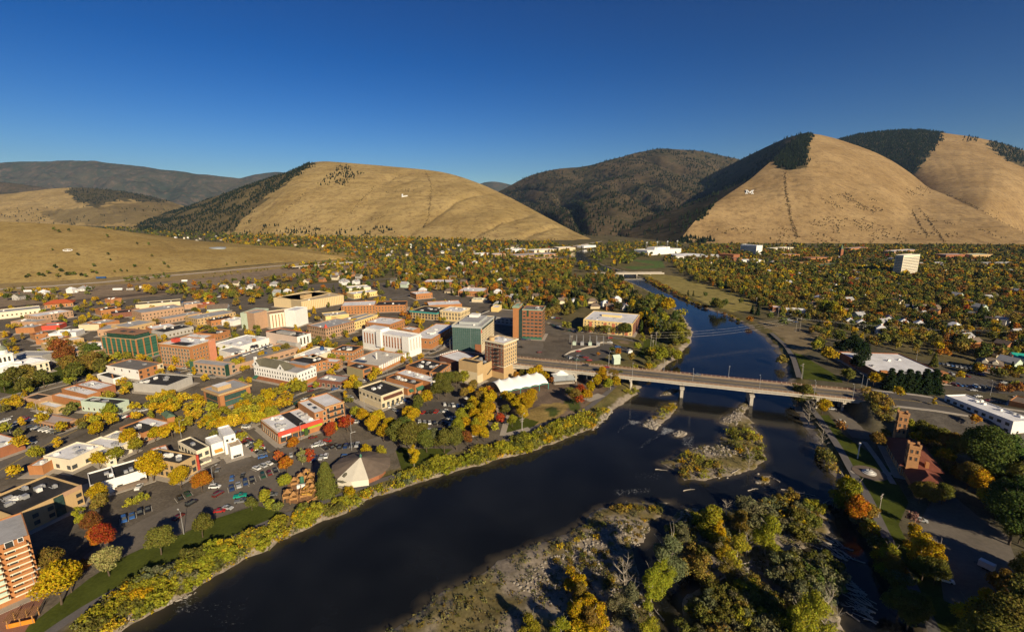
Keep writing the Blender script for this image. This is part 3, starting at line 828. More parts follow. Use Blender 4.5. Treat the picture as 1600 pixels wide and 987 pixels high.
road('highway',[(-200,467),(0,452),(80,447),(160,441),(240,433),(330,425),(430,416),(540,408),(640,402),(740,399),(840,391),(900,384),(930,379)],17, mat('pale_highway',(.50,.42,.33),.95,.15,.1), False)
road('highway',[(560,413),(640,409),(760,402),(850,393),(915,383),(940,377)],9, mat('pale_highway',(.50,.42,.33)), False)
road('railway_yard',[(-200,500),(0,482),(120,470),(260,456),(420,440),(560,424)],26, mat('ballast',(.13,.10,.08),1,.3,.1,0), False)
road('street',[(150,492),(300,470),(420,452),(600,436),(760,420)],10, ASPHL, False)
road('street',[(600,470),(720,440),(840,412),(890,400)],10, ASPHL, False)
# ------------------------------------------------------------------ the road bridge
def on_bridge(s, t, z=9.0): return (BR_A[0] + BR_D[0] * s + BR_N[0] * t, BR_A[1] + BR_D[1] * s + BR_N[1] * t, z)
BR_W = 19.0
BR_ROT = math.atan2(BR_D[1], BR_D[0])
RAILM = mat('rusty_railing',(.26,.13,.075),.8,.2,1)
GIRD = mat('bridge_concrete',(.50,.455,.38),.9,.14,.3, streak=.5)
br = thing('road_bridge','long concrete road bridge with white haunched girders crossing the river','bridge',(BR_A[0], BR_A[1],0), BR_ROT)
def s_of(k, x, y): return float(bridge_s(*at(*zp(k, x, y),7.0))[0])
PIERS = [s_of('y',185,265), s_of('y',420,285), s_of('y',945,345), s_of('z',145,250), s_of('z',1110,345), s_of(6,1068,720), s_of(6,1238,750)]
b = MB(); b.box(-14,-BR_W / 2,8.2, BR_L + 2, BR_W / 2,9.0,0, bottom=True); b.build('deck', GIRD, br)
b = MB(); b.box(-14,-6.6,9.003, BR_L + 2,6.6,9.02,0); b.build('carriageway', ASPHL, br)
for s in (-1,1):
  b = MB(); b.box(-14, s * 8 - 1.4,9.003, BR_L + 2, s * 8 + 1.4,9.22,0); b.build('pavement', mat('tan_pavement',(.42,.30,.19),.9,.15,.3), br)
  b = MB()
  for q in (.95,.55): b.box(-14, s * 9.35 - .06,9.0 + q, BR_L + 2, s * 9.35 + .06,9.0 + q + .14,0, bottom=True)
  k = -14.0
  while k < BR_L + 2:
    b.box(k - .12, s * 9.35 - .14,9.0, k + .12, s * 9.35 + .14,10.15,1); k += 3.0
  b.build('railing',[RAILM, mat('pale_post',(.5,.42,.33))], br)
b = MB()
for t in (-.22,.22): b.box(-14, t - .09,9.024, BR_L + 2, t + .09,9.03,0)
b.build('centre_line', PAINT_Y, br)
b = MB()
for t in (-5.4,5.4): b.box(-14, t - .08,9.024, BR_L + 2, t + .08,9.03,0)
b.build('edge_line', PAINT_W, br)
ends = [-2.0] + PIERS + [BR_L - 8]
for i in range(len(ends) - 1):
  a0, a1 = ends[i], ends[i + 1]
  span = a1 - a0
  for t in (-8.4,-2.8,2.8,8.4):
    b = MB(); n = 14
    for j in range(n):
      u0, u1 = j / n, (j + 1) / n
      h0 = 1.6 + (2.2 if span > 45 else .3) * (abs(2 * u0 - 1) ** 2); h1 = 1.6 + (2.2 if span > 45 else .3) * (abs(2 * u1 - 1) ** 2)
      x0 = a0 + .15 + (span - .3) * u0; x1 = a0 + .15 + (span - .3) * u1
      b.face([(x0, t - .3,8.2 - h0),(x1, t - .3,8.2 - h1),(x1, t - .3,8.2),(x0, t - .3,8.2)])
      b.face([(x1, t + .3,8.2 - h1),(x0, t + .3,8.2 - h0),(x0, t + .3,8.2),(x1, t + .3,8.2)])
      b.face([(x0, t - .3,8.2 - h0),(x0, t + .3,8.2 - h0),(x1, t + .3,8.2 - h1),(x1, t - .3,8.2 - h1)])
      if t < -8 :    # stiffener rib on the outer face
        b.box(x0 - .1, t - .42,8.2 - h0, x0 + .1, t - .3,8.15)
    b.build('girder', GIRD, br)
for s in PIERS:
  P = on_bridge(s, 0)
  g = float(height(np.array([P[0]]), np.array([P[1]]))[0])
  river = g < -2
  b = MB()
  top = 8.2 - (3.85 if river else 1.9)
  if river:
    b.box(s - 1.0,-8.6, min(g, -4) - 2, s + 1.0,8.6, top - 1.2)
    b.box(s - 1.5,-9.2, top - 1.2, s + 1.5,9.2, top)
  else:
    for t in (-6.5,0,6.5): b.cone(s, t, g - 1, top - 1.1,.8,.8,10)
    b.box(s - .9,-9.2, top - 1.1, s + .9,9.2, top, bottom=True)
  b.build('pier', GIRD, br)
for q in (BR_L - 8,-3.5): b = MB(); b.box(q, -9.4,-3, q + 2.2,9.4,8.2); b.build('abutment', GIRD, br)
# the road on either side of the bridge
def ramp(name, s0, s1, w, m):
  ss = np.arange(s0, s1 + .1,5.0)
  pts = [on_bridge(s, 0)[:2] for s in ss]
  zs = np.maximum(height(np.array([p[0] for p in pts]), np.array([p[1] for p in pts])) , 0) + .12
  if s1 > 100: zs = np.interp(ss, [BR_L + 2, BR_L + 25, BR_L + 150],[9.01,8.8,.15])
  else: zs = np.interp(ss, [-95,-14],[.15,9.01])
  structure(name, strip(pts, w, zs).mesh(name, m))
  b = MB(); strip(pts, .16, zs + .02,0,.22, b); strip(pts, .16, zs + .02,0,-.22, b)
  structure('road_marking', b.mesh('road_marking', PAINT_Y))
  for s in (-1,1):
    structure('pavement', strip(pts, 2.6, zs + .12,0, s * (w / 2 + 1.3), None, 6 if s1 < 100 else .3).mesh('pavement', CONC))
ramp('street', BR_L + 2, BR_L + 150,24, ASPH)
ramp('street',-95,-14,13.5, ASPHL)
# the far bridge upstream and its neighbour
fb = thing('road_bridge','low pale bridge over the river far upstream beyond the golf field','bridge',(*at(930,430),0),0)
p0 = at(930,427,3.0); p1 = at(1036,426,3.0); d_ = (p1 - p0); Lf = float(np.hypot(*d_))
fb.location = (p0[0], p0[1],0); fb.rotation_euler = (0,0, math.atan2(d_[1], d_[0]))
b = MB(); b.box(0,-7,1.2, Lf, 7,3.2, bottom=True); b.build('deck', GIRD, fb)
for s in (-1,1):
  b = MB(); b.box(0, s * 6.8 - .15,3.203, Lf, s * 6.8 + .15,4.2); b.build('railing', CONC, fb)
for u in (.2,.4,.6,.8):
  b = MB(); b.box(Lf * u - 1,-6,-7, Lf * u + 1,6,1.2); b.build('pier', GIRD, fb)
fb2 = thing('highway_bridge','pale highway overpass at the foot of the golden knoll','bridge',(*at(520,412),0),0)
p0 = at(455,417,5); p1 = at(560,409,5); d_ = p1 - p0; Lf = float(np.hypot(*d_))
fb2.location = (p0[0], p0[1],0); fb2.rotation_euler = (0,0, math.atan2(d_[1], d_[0]))
b = MB(); b.box(0,-8,4.6, Lf, 8,6.2, bottom=True); b.build('deck', GIRD, fb2)
for u in (.1,.37,.63,.9):
  b = MB(); b.box(Lf * u - .8,-6,-1, Lf * u + .8,6,4.6); b.build('pier', GIRD, fb2)
# ------------------------------------------------------------------ buildings
BOXES = []        # plan rectangles of everything built: (cx, cy, ang, hw, hd)
def rect3(k, A, B, C, H):
  a, b, c = (at(*zp(k, *p), H) for p in (A, B, C))
  u = c - b; v = a - b
  lu, lv = np.hypot(*u), np.hypot(*v)
  au = math.atan2(u[1], u[0]); av = math.atan2(v[1], v[0]) - PI / 2
  dd = (av - au + PI) % (2 * PI) - PI
  ang = au + dd * lv / (lu + lv)
  e = np.array([math.cos(ang), math.sin(ang)]); f = np.array([-e[1], e[0]])
  return b, ang, float(abs(u @ e)), float(abs(v @ f))
def rect2(k, P, Q, depth, H):
  p, q = at(*zp(k, *P), H), at(*zp(k, *Q), H)
  d = q - p
  return p, math.atan2(d[1], d[0]), float(np.hypot(*d)), depth
WMESH = {}
def window_mesh(w, h, frame, pane=GLASS, mull=1):
  key = (round(w, 2), round(h, 2), frame.name, pane.name, mull)
  if key not in WMESH:
    b = MB(); t = .12
    b.box(-w / 2 - t, -.10,-t, w / 2 + t, .02, h + t, 0, bottom=True)
    b.face([(-w / 2,-.104,0),(w / 2,-.104,0),(w / 2,-.104, h),(-w / 2,-.104, h)],1)
    for i in range(1, mull): 
      x = -w / 2 + w * i / mull
      b.box(x - .05,-.14,0, x + .05,-.1, h, 0)
    WMESH[key] = b.mesh('window',[frame, pane])
  return WMESH[key]
FACE = {'s': lambda W, D: ((0,0),0.0, W),'e': lambda W, D: ((W, 0), PI / 2, D),'n': lambda W, D: ((W, D), PI, W),'w': lambda W, D: ((0, D),-PI / 2, D)}
def visible_faces(b, ang, W, D):
  e = np.array([math.cos(ang), math.sin(ang)]); f = np.array([-e[1], e[0]])
  out = []
  for k, (pt, n) in {'s': (b + e * W / 2,-f),'e': (b + e * W + f * D / 2, e),'n': (b + e * W / 2 + f * D, f),'w': (b + f * D / 2,-e)}.items():
    if (-pt) @ n > 0: out.append(k)
  return out
class Bld:
  """a flat-roofed building: local x along the front, y away from it, origin at the near corner"""
  def __init__(s, name, label, R, H, wall, roof, cat='building', par=.7, group=None, z0=0.0, apron=True):
    s.o, s.ang, s.W, s.D = R
    s.H, s.z0 = H, z0
    s.root = thing(name, label, cat, (s.o[0], s.o[1],0), s.ang, group)
    e = np.array([math.cos(s.ang), math.sin(s.ang)]); f = np.array([-e[1], e[0]])
    c = s.o + e * s.W / 2 + f * s.D / 2
    s.c = c
    BOXES.append((c[0], c[1], s.ang, s.W / 2, s.D / 2, H))
    s.wall = s.block(0,0, s.W, s.D, z0 - .5, H, wall, roof, par)
    s.faces = visible_faces(s.o, s.ang, s.W, s.D)
    if apron and z0 == 0:
      SHEETZ[0] += .004; q = 3.0
      b = MB(); z = .10 + SHEETZ[0] * .3
      b.box(-q, -q, -.2, s.W + q, s.D + q, z)
      structure('pavement', b.mesh('pavement', CONC),(s.o[0], s.o[1],0), s.ang)
  def block(s, x0, y0, x1, y1, z0, z1, wall, roof, par=.5, name='wall', th=.3):
    b = MB()
    o = [(x0, y0),(x1, y0),(x1, y1),(x0, y1)]; i = [(x0 + th, y0 + th),(x1 - th, y0 + th),(x1 - th, y1 - th),(x0 + th, y1 - th)]
    for k in range(4):
      j = (k + 1) % 4
      b.face([(*o[k], z0),(*o[j], z0),(*o[j], z1),(*o[k], z1)])
      b.face([(*o[k], z1),(*o[j], z1),(*i[j], z1),(*i[k], z1)])
      b.face([(*i[k], z1),(*i[j], z1),(*i[j], z1 - par),(*i[k], z1 - par)])
    w = b.build(name, wall, s.root)
    b = MB(); b.face([(*p, z1 - par + .01) for p in i]); b.build('roof', roof, s.root)
    return w
  def xf(s, face, u):
    (ox, oy), a, L = FACE[face](s.W, s.D)
    return ox + math.cos(a) * u, oy + math.sin(a) * u, a, L
  def windows(s, rows, n=None, w=1.1, h=1.6, faces=None, frame=None, step=3.0, pane=GLASS, m0=1.5, mull=1, skip=None):
    for fc in faces or s.faces:
      L = FACE[fc](s.W, s.D)[2]
      k = n if n else max(1, int((L - 2 * m0) / step) + 1)
      me = window_mesh(w, h, frame or WHITE, pane, mull)
      for z in rows:
        for i in range(k):
          if skip and skip(fc, i, z): continue
          u = L / 2 if k == 1 else m0 + (L - 2 * m0) * i / (k - 1)
          x, y, a, _ = s.xf(fc, u)
          obj('window', me, s.root, (x, y, z), a)
    return s
  def bands(s, rows, h=1.6, faces=None, frame=None, pane=GLASS, m0=1.0, name='window_band', step=1.8):
    for fc in faces or s.faces:
      L = FACE[fc](s.W, s.D)[2]
      if L < 2 * m0 + 1: continue
      w = L - 2 * m0
      for z in rows:
        x, y, a, _ = s.xf(fc, L / 2)
        obj(name, window_mesh(w, h, frame or CONC, pane, max(1, int(w / step))), s.root, (x, y, z), a)
    return s
  def trim(s, z, h, out, m, name='cornice', faces='senw'):
    b = MB(); t = out
    W, D = s.W, s.D
    b.box(-t, -t, z, W + t, -.004, z + h, bottom=True); b.box(-t, D + .004, z, W + t, D + t, z + h, bottom=True)
    b.box(-t, -.004, z, -.004, D + .004, z + h, bottom=True); b.box(W + .004,-.004, z, W + t, D + .004, z + h, bottom=True)
    b.build(name, m, s.root); return s
  def units(s, n, seed=0, par=.7, zz=None, box=None):
    r = random.Random(seed * 7 + int(s.W * 10))
    x0, y0, x1, y1 = box or (2,2, s.W - 2, s.D - 2)
    for _ in range(n):
      w, d, h = r.uniform(1.2,2.6), r.uniform(1.2,2.8), r.uniform(.8,1.5)
      if x1 - x0 < w + .2 or y1 - y0 < d + .2: continue
      x, y = r.uniform(x0, x1 - w), r.uniform(y0, y1 - d)
      z = (zz if zz is not None else s.H - par) + .012
      b = MB(); b.box(x, y, z, x + w, y + d, z + h)
      if r.random() < .6: b.cone(x + w / 2, y + d / 2, z + h, z + h + .25, min(w, d) * .35, min(w, d) * .35,8)
      if r.random() < .4: b.tube((x - .4, y, z + .3),(x - .4, y + d + 1.5, z + .3),.14)
      b.build('rooftop_unit', METAL if r.random() < .6 else WHITE, s.root)
    return s
  def awning(s, face, u0, u1, z, m, out=1.8, drop=.9):
    b = MB(); (ox, oy), a, L = FACE[face](s.W, s.D)
    e = (math.cos(a), math.sin(a)); n = (e[1],-e[0])
    def P(u, q, zz): return (ox + e[0] * u + n[0] * q, oy + e[1] * u + n[1] * q, zz)
    b.face([P(u0,.02, z), P(u1,.02, z), P(u1, out, z - drop), P(u0, out, z - drop)][::-1])
    b.face([P(u0, out, z - drop), P(u1, out, z - drop), P(u1, out, z - drop - .4), P(u0, out, z - drop - .4)])
    b.face([P(u0,.02, z), P(u0, out, z - drop), P(u0, out, z - drop - .4), P(u0,.02, z - .4)]); b.face([P(u1,.02, z), P(u1, out, z - drop), P(u1, out, z - drop - .4), P(u1,.02, z - .4)])
    b.build('awning', m, s.root); return s
  def panel(s, face, u0, u1, z0, z1, m, name='panel', out=.06):
    b = MB(); (ox, oy), a, L = FACE[face](s.W, s.D)
    b.box(u0,-out, z0, u1,-.004, z1,0, bottom=True)
    b.build(name, m, s.root, loc=(ox, oy, 0), rot=a); return s
  def box(s, x0, y0, z0, x1, y1, z1, m, name='penthouse', mtop=None):
    b = MB(); b.box(x0, y0, z0, x1, y1, z1,0,1 if mtop else 0); b.build(name, [m, mtop] if mtop else m, s.root); return s
  def hip(s, z, rise, m, over=.6, gable=False, box=None, name='roof', cap=0.0):
    x0, y0, x1, y1 = box or (0,0, s.W, s.D)
    x0 -= over; y0 -= over; x1 += over; y1 += over
    b = MB(); w, d = x1 - x0, y1 - y0
    if w >= d:
      k = 0 if gable else d / 2
      r0, r1 = (x0 + k, (y0 + y1) / 2, z + rise),(x1 - k, (y0 + y1) / 2, z + rise)
      c = [(x0, y0, z),(x1, y0, z),(x1, y1, z),(x0, y1, z)]
      b.face([c[0], c[1], r1, r0]); b.face([c[2], c[3], r0, r1]); b.face([c[1], c[2], r1],1 if gable else 0); b.face([c[3], c[0], r0],1 if gable else 0)
    else:
      k = 0 if gable else w / 2
      r0, r1 = ((x0 + x1) / 2, y0 + k, z + rise),((x0 + x1) / 2, y1 - k, z + rise)
      c = [(x0, y0, z),(x1, y0, z),(x1, y1, z),(x0, y1, z)]
      b.face([c[1], c[2], r1, r0]); b.face([c[3], c[0], r0, r1]); b.face([c[0], c[1], r0],1 if gable else 0); b.face([c[2], c[3], r1],1 if gable else 0)
    b.face([c[3], c[2], c[1], c[0]])
    return b.build(name, [m, WHITE], s.root)
def rows(H, n, z0=1.2, top=1.8):
  return [z0 + (H - top - z0) * i / max(1, n - .35) for i in range(n)] if n > 1 else [z0]
def Hof(k, top, base):
  g = at(*zp(k, *base)); ty = zp(k, *top)[1]
  lo, hi = 1.0,90.0
  for _ in range(40):
    m = (lo + hi) / 2
    if proj(np.array([g[0], g[1], m]))[1] > ty: lo = m
    else: hi = m
  return lo
# ---- bottom left: balcony tower, black-roofed office
H = Hof('j',(240,185),(322,645))
R = rect3('j',(-170,335),(240,185),(212,-5), H)
o_, a_, w_, d_ = R[0], R[1], R[2], R[3]
pL = at(*zp('j',-700,529), H); pR = at(*zp('j',240,185), H); pB = at(*zp('j',212,-5), H)
dd = pR - pL
R = (pL, math.atan2(dd[1], dd[0]), float(np.hypot(*dd)),19.0)
t = Bld('apartment_tower','tall brick apartment tower with a balcony on every floor and a pale flat roof', R, H, OBRICK, GREYROOF, 'apartment building',.5)
nf = 9; fh = (H - 3.2) / nf
slab = MB(); 
L = t.W
u = L
bays = []
k = 0
for f in range(nf):
  z = 3.0 + f * fh
  x = L - 6.2; kk = 0
  while x > 0:
    b = MB(); b.box(x, -1.8, z - .22, x + 5.6,-.004, z + .18, bottom=True); b.build('balcony', CREAM, t.root)
    b = MB(); b.box(x, -1.75, z + .181, x + 5.2,-1.68, z + 1.15, bottom=True)
    b.box(x, -1.68, z + .181, x + .07,-.1, z + 1.15); b.box(x + 5.13,-1.68, z + .181, x + 5.2,-.1, z + 1.15)
    b.build('balcony_rail', OBRICK if kk % 2 == 0 else PGREEN, t.root)
    obj('window', window_mesh(1.8,2.1, WHITE), t.root, (x + 1.5,0, z + .25)); obj('window', window_mesh(1.1,1.3, WHITE), t.root, (x + 4.1,0, z + 1.0))
    x -= 6.6; kk += 1
t.units(4,3)
t.windows([3 + fh * f for f in range(nf)],1,1.2,1.4,['e'])
H = Hof('i',(845,385),(888,585))
pL = at(*zp('i',130,705), H); pR = at(*zp('i',845,382), H); dd = pR - pL
R = (pL, math.atan2(dd[1], dd[0]), float(np.hypot(*dd)), float(np.hypot(*(at(*zp('i',752,180), H) - pR))))
t = Bld('office_building','beige office block with a black roof crowded by white rooftop machinery beside the balcony tower', R, H, TAN, BLACKROOF, 'building',.9)
t.windows([1.5,4.6,7.7,10.8][:max(2, int(H / 3.4))], None, 1.7,1.5,['s'], DARKM, 4.6, skip=lambda f, i, z: 0.52 * t.W < 1.5 + i * 4.6 < .74 * t.W)
t.panel('s',.56 * t.W, .70 * t.W, .5, H - .3, BGLASS, 'glass_stair',.5)
t.panel('s',.70 * t.W, t.W, H - 1.6, H + .3, PBRICK, 'parapet_band',.3)
t.units(12,5,.9, None, (t.W * .12, t.D * .45, t.W * .8, t.D * .7)); t.units(3,6,.9)
e_ = np.array([math.cos(t.ang), math.sin(t.ang)]); f_ = np.array([-e_[1], e_[0]])
R2 = (t.o + e_ * t.W * .06 + f_ * (t.D + .5), t.ang, 7,7)
t2 = Bld('corner_tower','small square stair tower with brown pyramid roof behind the black-roofed office', R2, H - 1.2, TAN, BROWNROOF, 'tower',.3, apron=False)
t2.hip(H - 1.19,3.2, mat('copper_brown_roof',(.30,.17,.075),.8,.15,.3),.5)
# ---- row between the street and the riverside lot
def long3(k, fl, nl, nr, H):        # far-left, near-left, near-right roof corners
  pL = at(*zp(k, *nl), H); pR = at(*zp(k, *nr), H); dd = pR - pL
  a = math.atan2(dd[1], dd[0]); n = np.array([-math.sin(a), math.cos(a)])
  return pL, a, float(np.hypot(*dd)), float(abs((at(*zp(k, *fl), H) - pL) @ n))
t = Bld('workshop','long low white building with a two-part black roof beside a golden tree', long3('i',(880,265),(935,388),(1512,215),6.5),6.5, WHITE, BLACKROOF)
t.units(4,3); t.windows([1.2], None, 1.8,1.3,['s'], DARKM, 7); t.panel('s', t.W * .4, t.W, .3,2.0, BROWNROOF, 'porch_roof',1.6)
t.box(t.W * .42,.1,5.9, t.W * .44, t.D - .1,6.75, WHITE, 'fire_wall')
t = Bld('shop_row','broad white-roofed building with dark skylights between two streets', rect3('f',(598,862),(865,940),(1235,752),6.5),6.5, CREAM, WHITEROOF)
t.units(6,2); t.windows([1.2], None, 2,1.8, None, DARKM, 5)
Bld('annex','cream two-level annex with pale green side at the end of the white roof', rect3('f',(1245,800),(1310,905),(1415,850),6),6, CREAM, GREYROOF).windows([1.5], None, 1.2,1.4)
t = Bld('warehouse','grey-white warehouse roof crossed by shadows left of the golden street trees', rect3('f',(1120,700),(1420,805),(1580,705),6),6, CREAM, WHITEROOF).units(3,3)
t = Bld('warehouse','white-roofed shed with grey vents behind the shadowed warehouse', rect3('f',(1310,638),(1560,690),(1700,600),6),6, CREAM, WHITEROOF).units(4,8)
t = Bld('shop','small red-cornered white-roofed shop at the street bend', rect3('f',(410,975),(520,1010),(620,910),5),5, OBRICK, WHITEROOF).units(4,9)
t = Bld('cafe','white-roofed brick house with red balconies beside the black-roofed building', rect3('q',(240,492),(330,612),(545,560),7.5),7.5, BRICK, WHITEROOF)
t.units(1,3); t.windows([1,4.2], None, 1.4,1.7, None, WHITE, 3); t.panel('s',.5, t.W - .5,3.2,4.1, REDP, 'balcony',1.5)
t = Bld('brick_block','black-roofed tan block with round white roof vents and red fire stairs', long3('q',(455,438),(635,668),(838,560),9),9, TAN, BLACKROOF)
t.units(7,4); t.windows([1.2,4.8], None, 1.5,2, None, DARKM, 3.5); t.panel('e',.5,2.5,.2,8, REDP, 'fire_stair',1.8)
t = Bld('brick_block','narrower black-roofed cream block with two long skylights and a balcony deck', long3('q',(700,357),(848,512),(1010,450),8.5),8.5, CREAM, BLACKROOF)
t.units(3,7); t.windows([1.2,4.6], None, 1.5,1.8, None, DARKM, 3); t.panel('s',1, t.W - 1,3.2,3.5, WOODG, 'deck',4)
t = Bld('white_block','stark white stepped block with a high cubic upper storey', long3('q',(1078,228),(1185,332),(1332,292),10.5),10.5, WHITE, WHITEROOF)
t.windows([7.2],2,.9,1.0, None, DARKM)
t = Bld('white_block','low white wing with a blue-shadowed flat roof beside the stepped block', long3('q',(940,352),(1032,432),(1185,385),6.5),6.5, WHITE, WHITEROOF)
t.awning('s',1, t.W - 1,3, mat('ochre_awning',(.5,.25,.05),.8))
t = Bld('white_block','white cube with tan roof and small door at the edge of the car row', long3('q',(1205,395),(1268,465),(1418,422),6.8),6.8, WHITE, mat('tan_roof',(.42,.33,.23),.9))
t.windows([.5],3,1.0,1.0,['s'], DARKM)
t = Bld('shop_row','low brick building whose roof is part black and part white near the golden trees', rect3('g',(30,545),(335,608),(700,470),6),6, OBRICK, BLACKROOF)
t.units(4,8); t.windows([1.1], None, 1.6,1.8, None, CREAM, 3)
b = MB(); b.face([(t.W * .62,.4,5.35),(t.W - .4,.4,5.35),(t.W - .4, t.D - .4,5.35),(t.W * .62, t.D - .4,5.35)]); b.build('white_roof', WHITEROOF, t.root)
t = Bld('shop','low shop with a moss green pitched roof under the golden trees', rect3('g',(480,372),(640,405),(760,400),5),4.2, OBRICK, GREENROOF, apron=False); t.hip(4.2,1.8, GREENROOF)
# ---- the red-fronted shop and its neighbour
H = Hof('h',(435,765),(470,910))
t = Bld('market_hall','brick building with a broad red fascia and a white, black and white roof', rect3('h',(210,595),(430,762),(982,587), H), H, OBRICK, WHITEROOF)
t.panel('s',-.05, t.W + .05, H - 2.4, H + .1, REDP, 'fascia',.35)
t.panel('w', t.D * .05, t.D * .98, H - .5, H + .05, CREAM, 'coping',.2)
t.windows([1.0],8,1.5, H - 3.6,['w'], CREAM, m0=2.2)
t.windows([.8],7,2.6,2.6,['s'], DARKM, m0=2.5, skip=lambda f, i, z: i > 4)
t.panel('s', t.W * .52, t.W - .3,3.2, H - 2.45, mat('lime_panel',(.28,.42,.03),.6),'lime_panel',.25)
t.panel('s', t.W * .56, t.W * .64,.3, H - 2.45, mat('ivy',(.05,.09,.02),1,.4,3),'ivy',.9)
t.panel('s', t.W * .07, t.W * .27,3.5,4.4, WHITE, 'sign_board',.4)
b = MB(); b.face([(t.W * .45,.35, H - .68),(t.W * .66,.35, H - .68),(t.W * .66, t.D - .35, H - .68),(t.W * .45, t.D - .35, H - .68)]); b.build('black_roof', BLACKROOF, t.root)
t.units(10,3,.7, None, (1,1, t.W * .42, t.D - 1)); t.units(4,4,.7, None, (t.W * .68,1, t.W - 1, t.D - 1))
t = Bld('brick_block','three-storey brick block with two white skylights in its roof behind the red fascia', rect3('h',(700,372),(885,518),(1025,465),10.5),10.5, OBRICK, WHITEROOF)
t.windows([1,4.3,7.6], None, 1.3,1.9,['s','e'], CREAM, 2.8); t.box(3, t.D * .3,9.82,5, t.D * .3 + 3,10.3, GLASS, 'skylight'); t.box(3, t.D * .6,9.82,5, t.D * .6 + 3,10.3, GLASS, 'skylight')
t = Bld('brick_block','three-storey brick block with plain white roof and iron balconies at the street corner', rect3('h',(820,325),(1018,442),(1250,370),12.0),12.0, OBRICK, WHITEROOF)
t.windows([1,4.8,8.4], None, 1.5,2.2,['s','e'], CREAM, 3.0)
for z in (4.3,7.9): t.panel('s',1, t.W - 1, z, z + .9, DARKM, 'iron_balcony',1.2)
t.trim(11.2,.5,.35, TAN)
t = Bld('shop','low brown-brick shop with a grey octagonal-looking roof across from the victorian hotel', rect3('h',(890,105),(1210,132),(1365,65),5.5),5.5, DBRICK, GREYROOF)
t.units(4,3); t.windows([.6], None, 2.2,2.2,['s','w'], CREAM, 4)
# ---- the white victorian hotel
H = Hof('c',(1150,738),(1172,918))
R = rect3('c',(596,640),(1150,738),(1388,652), H)
t = Bld('victorian_hotel','white victorian hotel with olive gabled roof over a red-brick ground floor', R, H, WHITE, GREYROOF, 'hotel')
t.panel('w',-.05, t.D + .05,.0,3.2, BRICK, 'brick_base',.12); t.panel('s',-.05, t.W + .05,.0,3.4, OBRICK, 'brick_base',.12)
t.windows([4.2,7.4], None, 1.0,1.7,['w','s'], WHITE, 2.5); t.windows([.7], None, 1.8,1.9,['w','s'], DARKM, 4.5)
t.hip(H + .01,5.0, OLIVEROOF, .5, False, (1, t.D * .32, t.W * .62, t.D - .8))
for q in (.36,.93):
  b = MB(); y = t.D * q; g = 4.2
  b.face([(-.4, y - g, H),(-.4, y + g, H),(-.4, y, H + 4.6)],1); b.face([(-.4, y - g, H),(-.4, y, H + 4.6),(6.5, y, H + 4.6),(6.5, y - g, H)]); b.face([(-.4, y + g, H),(6.5, y + g, H),(6.5, y, H + 4.6),(-.4, y, H + 4.6)])
  b.build('gable',[OLIVEROOF, WHITE], t.root)
  obj('window', window_mesh(1.2,1.5, DARKM), t.root, (-.4, y, H + .9),-PI / 2)
b = MB(); b.box(.3, t.D - 2.2, H - .3,2.0, t.D - .6, H + 6.4); b.build('chimney', WHITE, t.root)
t.box(t.W * .66, t.D * .1, H - .69, t.W * .95, t.D * .5, H + 1.6, OBRICK, 'roof_room', GREYROOF)
t.awning('w', t.D * .02, t.D * .1,3.4, GREENP, 2.5,1.4)
# ---- bank, shops along the front street
H = Hof('k',(280,385),(285,555))
t = Bld('bank','beige bank with a broad black roof, dark awning and arched drive-through', rect3('k',(0,280),(280,384),(562,284), H), H, BEIGE, BLACKROOF, par=.9)
t.units(3,3,.9); t.awning('s',1.5, t.W - 1.5, H - 1.5, mat('brown_awning',(.10,.04,.025),.8),1.2,1.5)
t.windows([1.0], None, 1.8,2.6,['s'], DARKM, 3.2); t.windows([H - 4],6,1.4,1.4,['w'], DARKM); t.trim(H - .25,.3,.25, CREAM); t.trim(3.9,.25,.12, CREAM, 'belt')
t = Bld('shop','low grey-roofed shop with a bright green awning between bank and white-fronted store', rect3('k',(292,188),(610,298),(735,248),5),5, OBRICK, GREYROOF)
t.units(5,2); t.awning('s',1, t.W - 2,4.2, GREENP, 2.2,1.3)
t = Bld('shop','brick shop with long narrow black roof and a green curved canopy', rect3('k',(345,148),(705,247),(800,205),7.5),7.5, OBRICK, BLACKROOF).units(8,5)
t.awning('s',.5, t.W - .5,5.2, GREENP, 2.4,1.6); t.windows([1], None, 1.6,2,['s'], CREAM, 3)
t = Bld('store','store with a long white roof and a chalk white front wall', rect3('k',(450,98),(898,212),(1032,160),8.5),8.5, OBRICK, WHITEROOF).units(5,5)
t.panel('s',0, t.W, .2,8.55, WHITE, 'white_front',.15); t.windows([1,5], None, 1.2,2,['s'], DARKM, 3)
t = Bld('brick_block','wide orange-brick block with a black roof and yellow ladder', rect3('d',(1058,640),(1372,712),(1600,625),10.5),10.5, OBRICK, BLACKROOF)
t.units(10,3); t.windows([1.5,5.4], None, 1.3,2, None, CREAM, 3.2)
t = Bld('brick_block','tall narrow brick end block with red stair next to the theatre', rect3('k',(890,78),(1000,95),(1135,-20),11.5),11.5, OBRICK, BLACKROOF, apron=False); t.windows([1.5,5,8.4], None, 1.2,1.9, None, CREAM, 3)
t = Bld('brick_block','low white-roofed block in the theatre shadow with a sawtooth parapet', rect3('e',(180,765),(440,830),(700,770),9),9, DBRICK, WHITEROOF)
for i in range(9): t.box(t.W * i / 9 + .4, t.D - .28,9.01, t.W * i / 9 + 1.6, t.D - .02,9.7, WHITE, 'parapet_tooth')
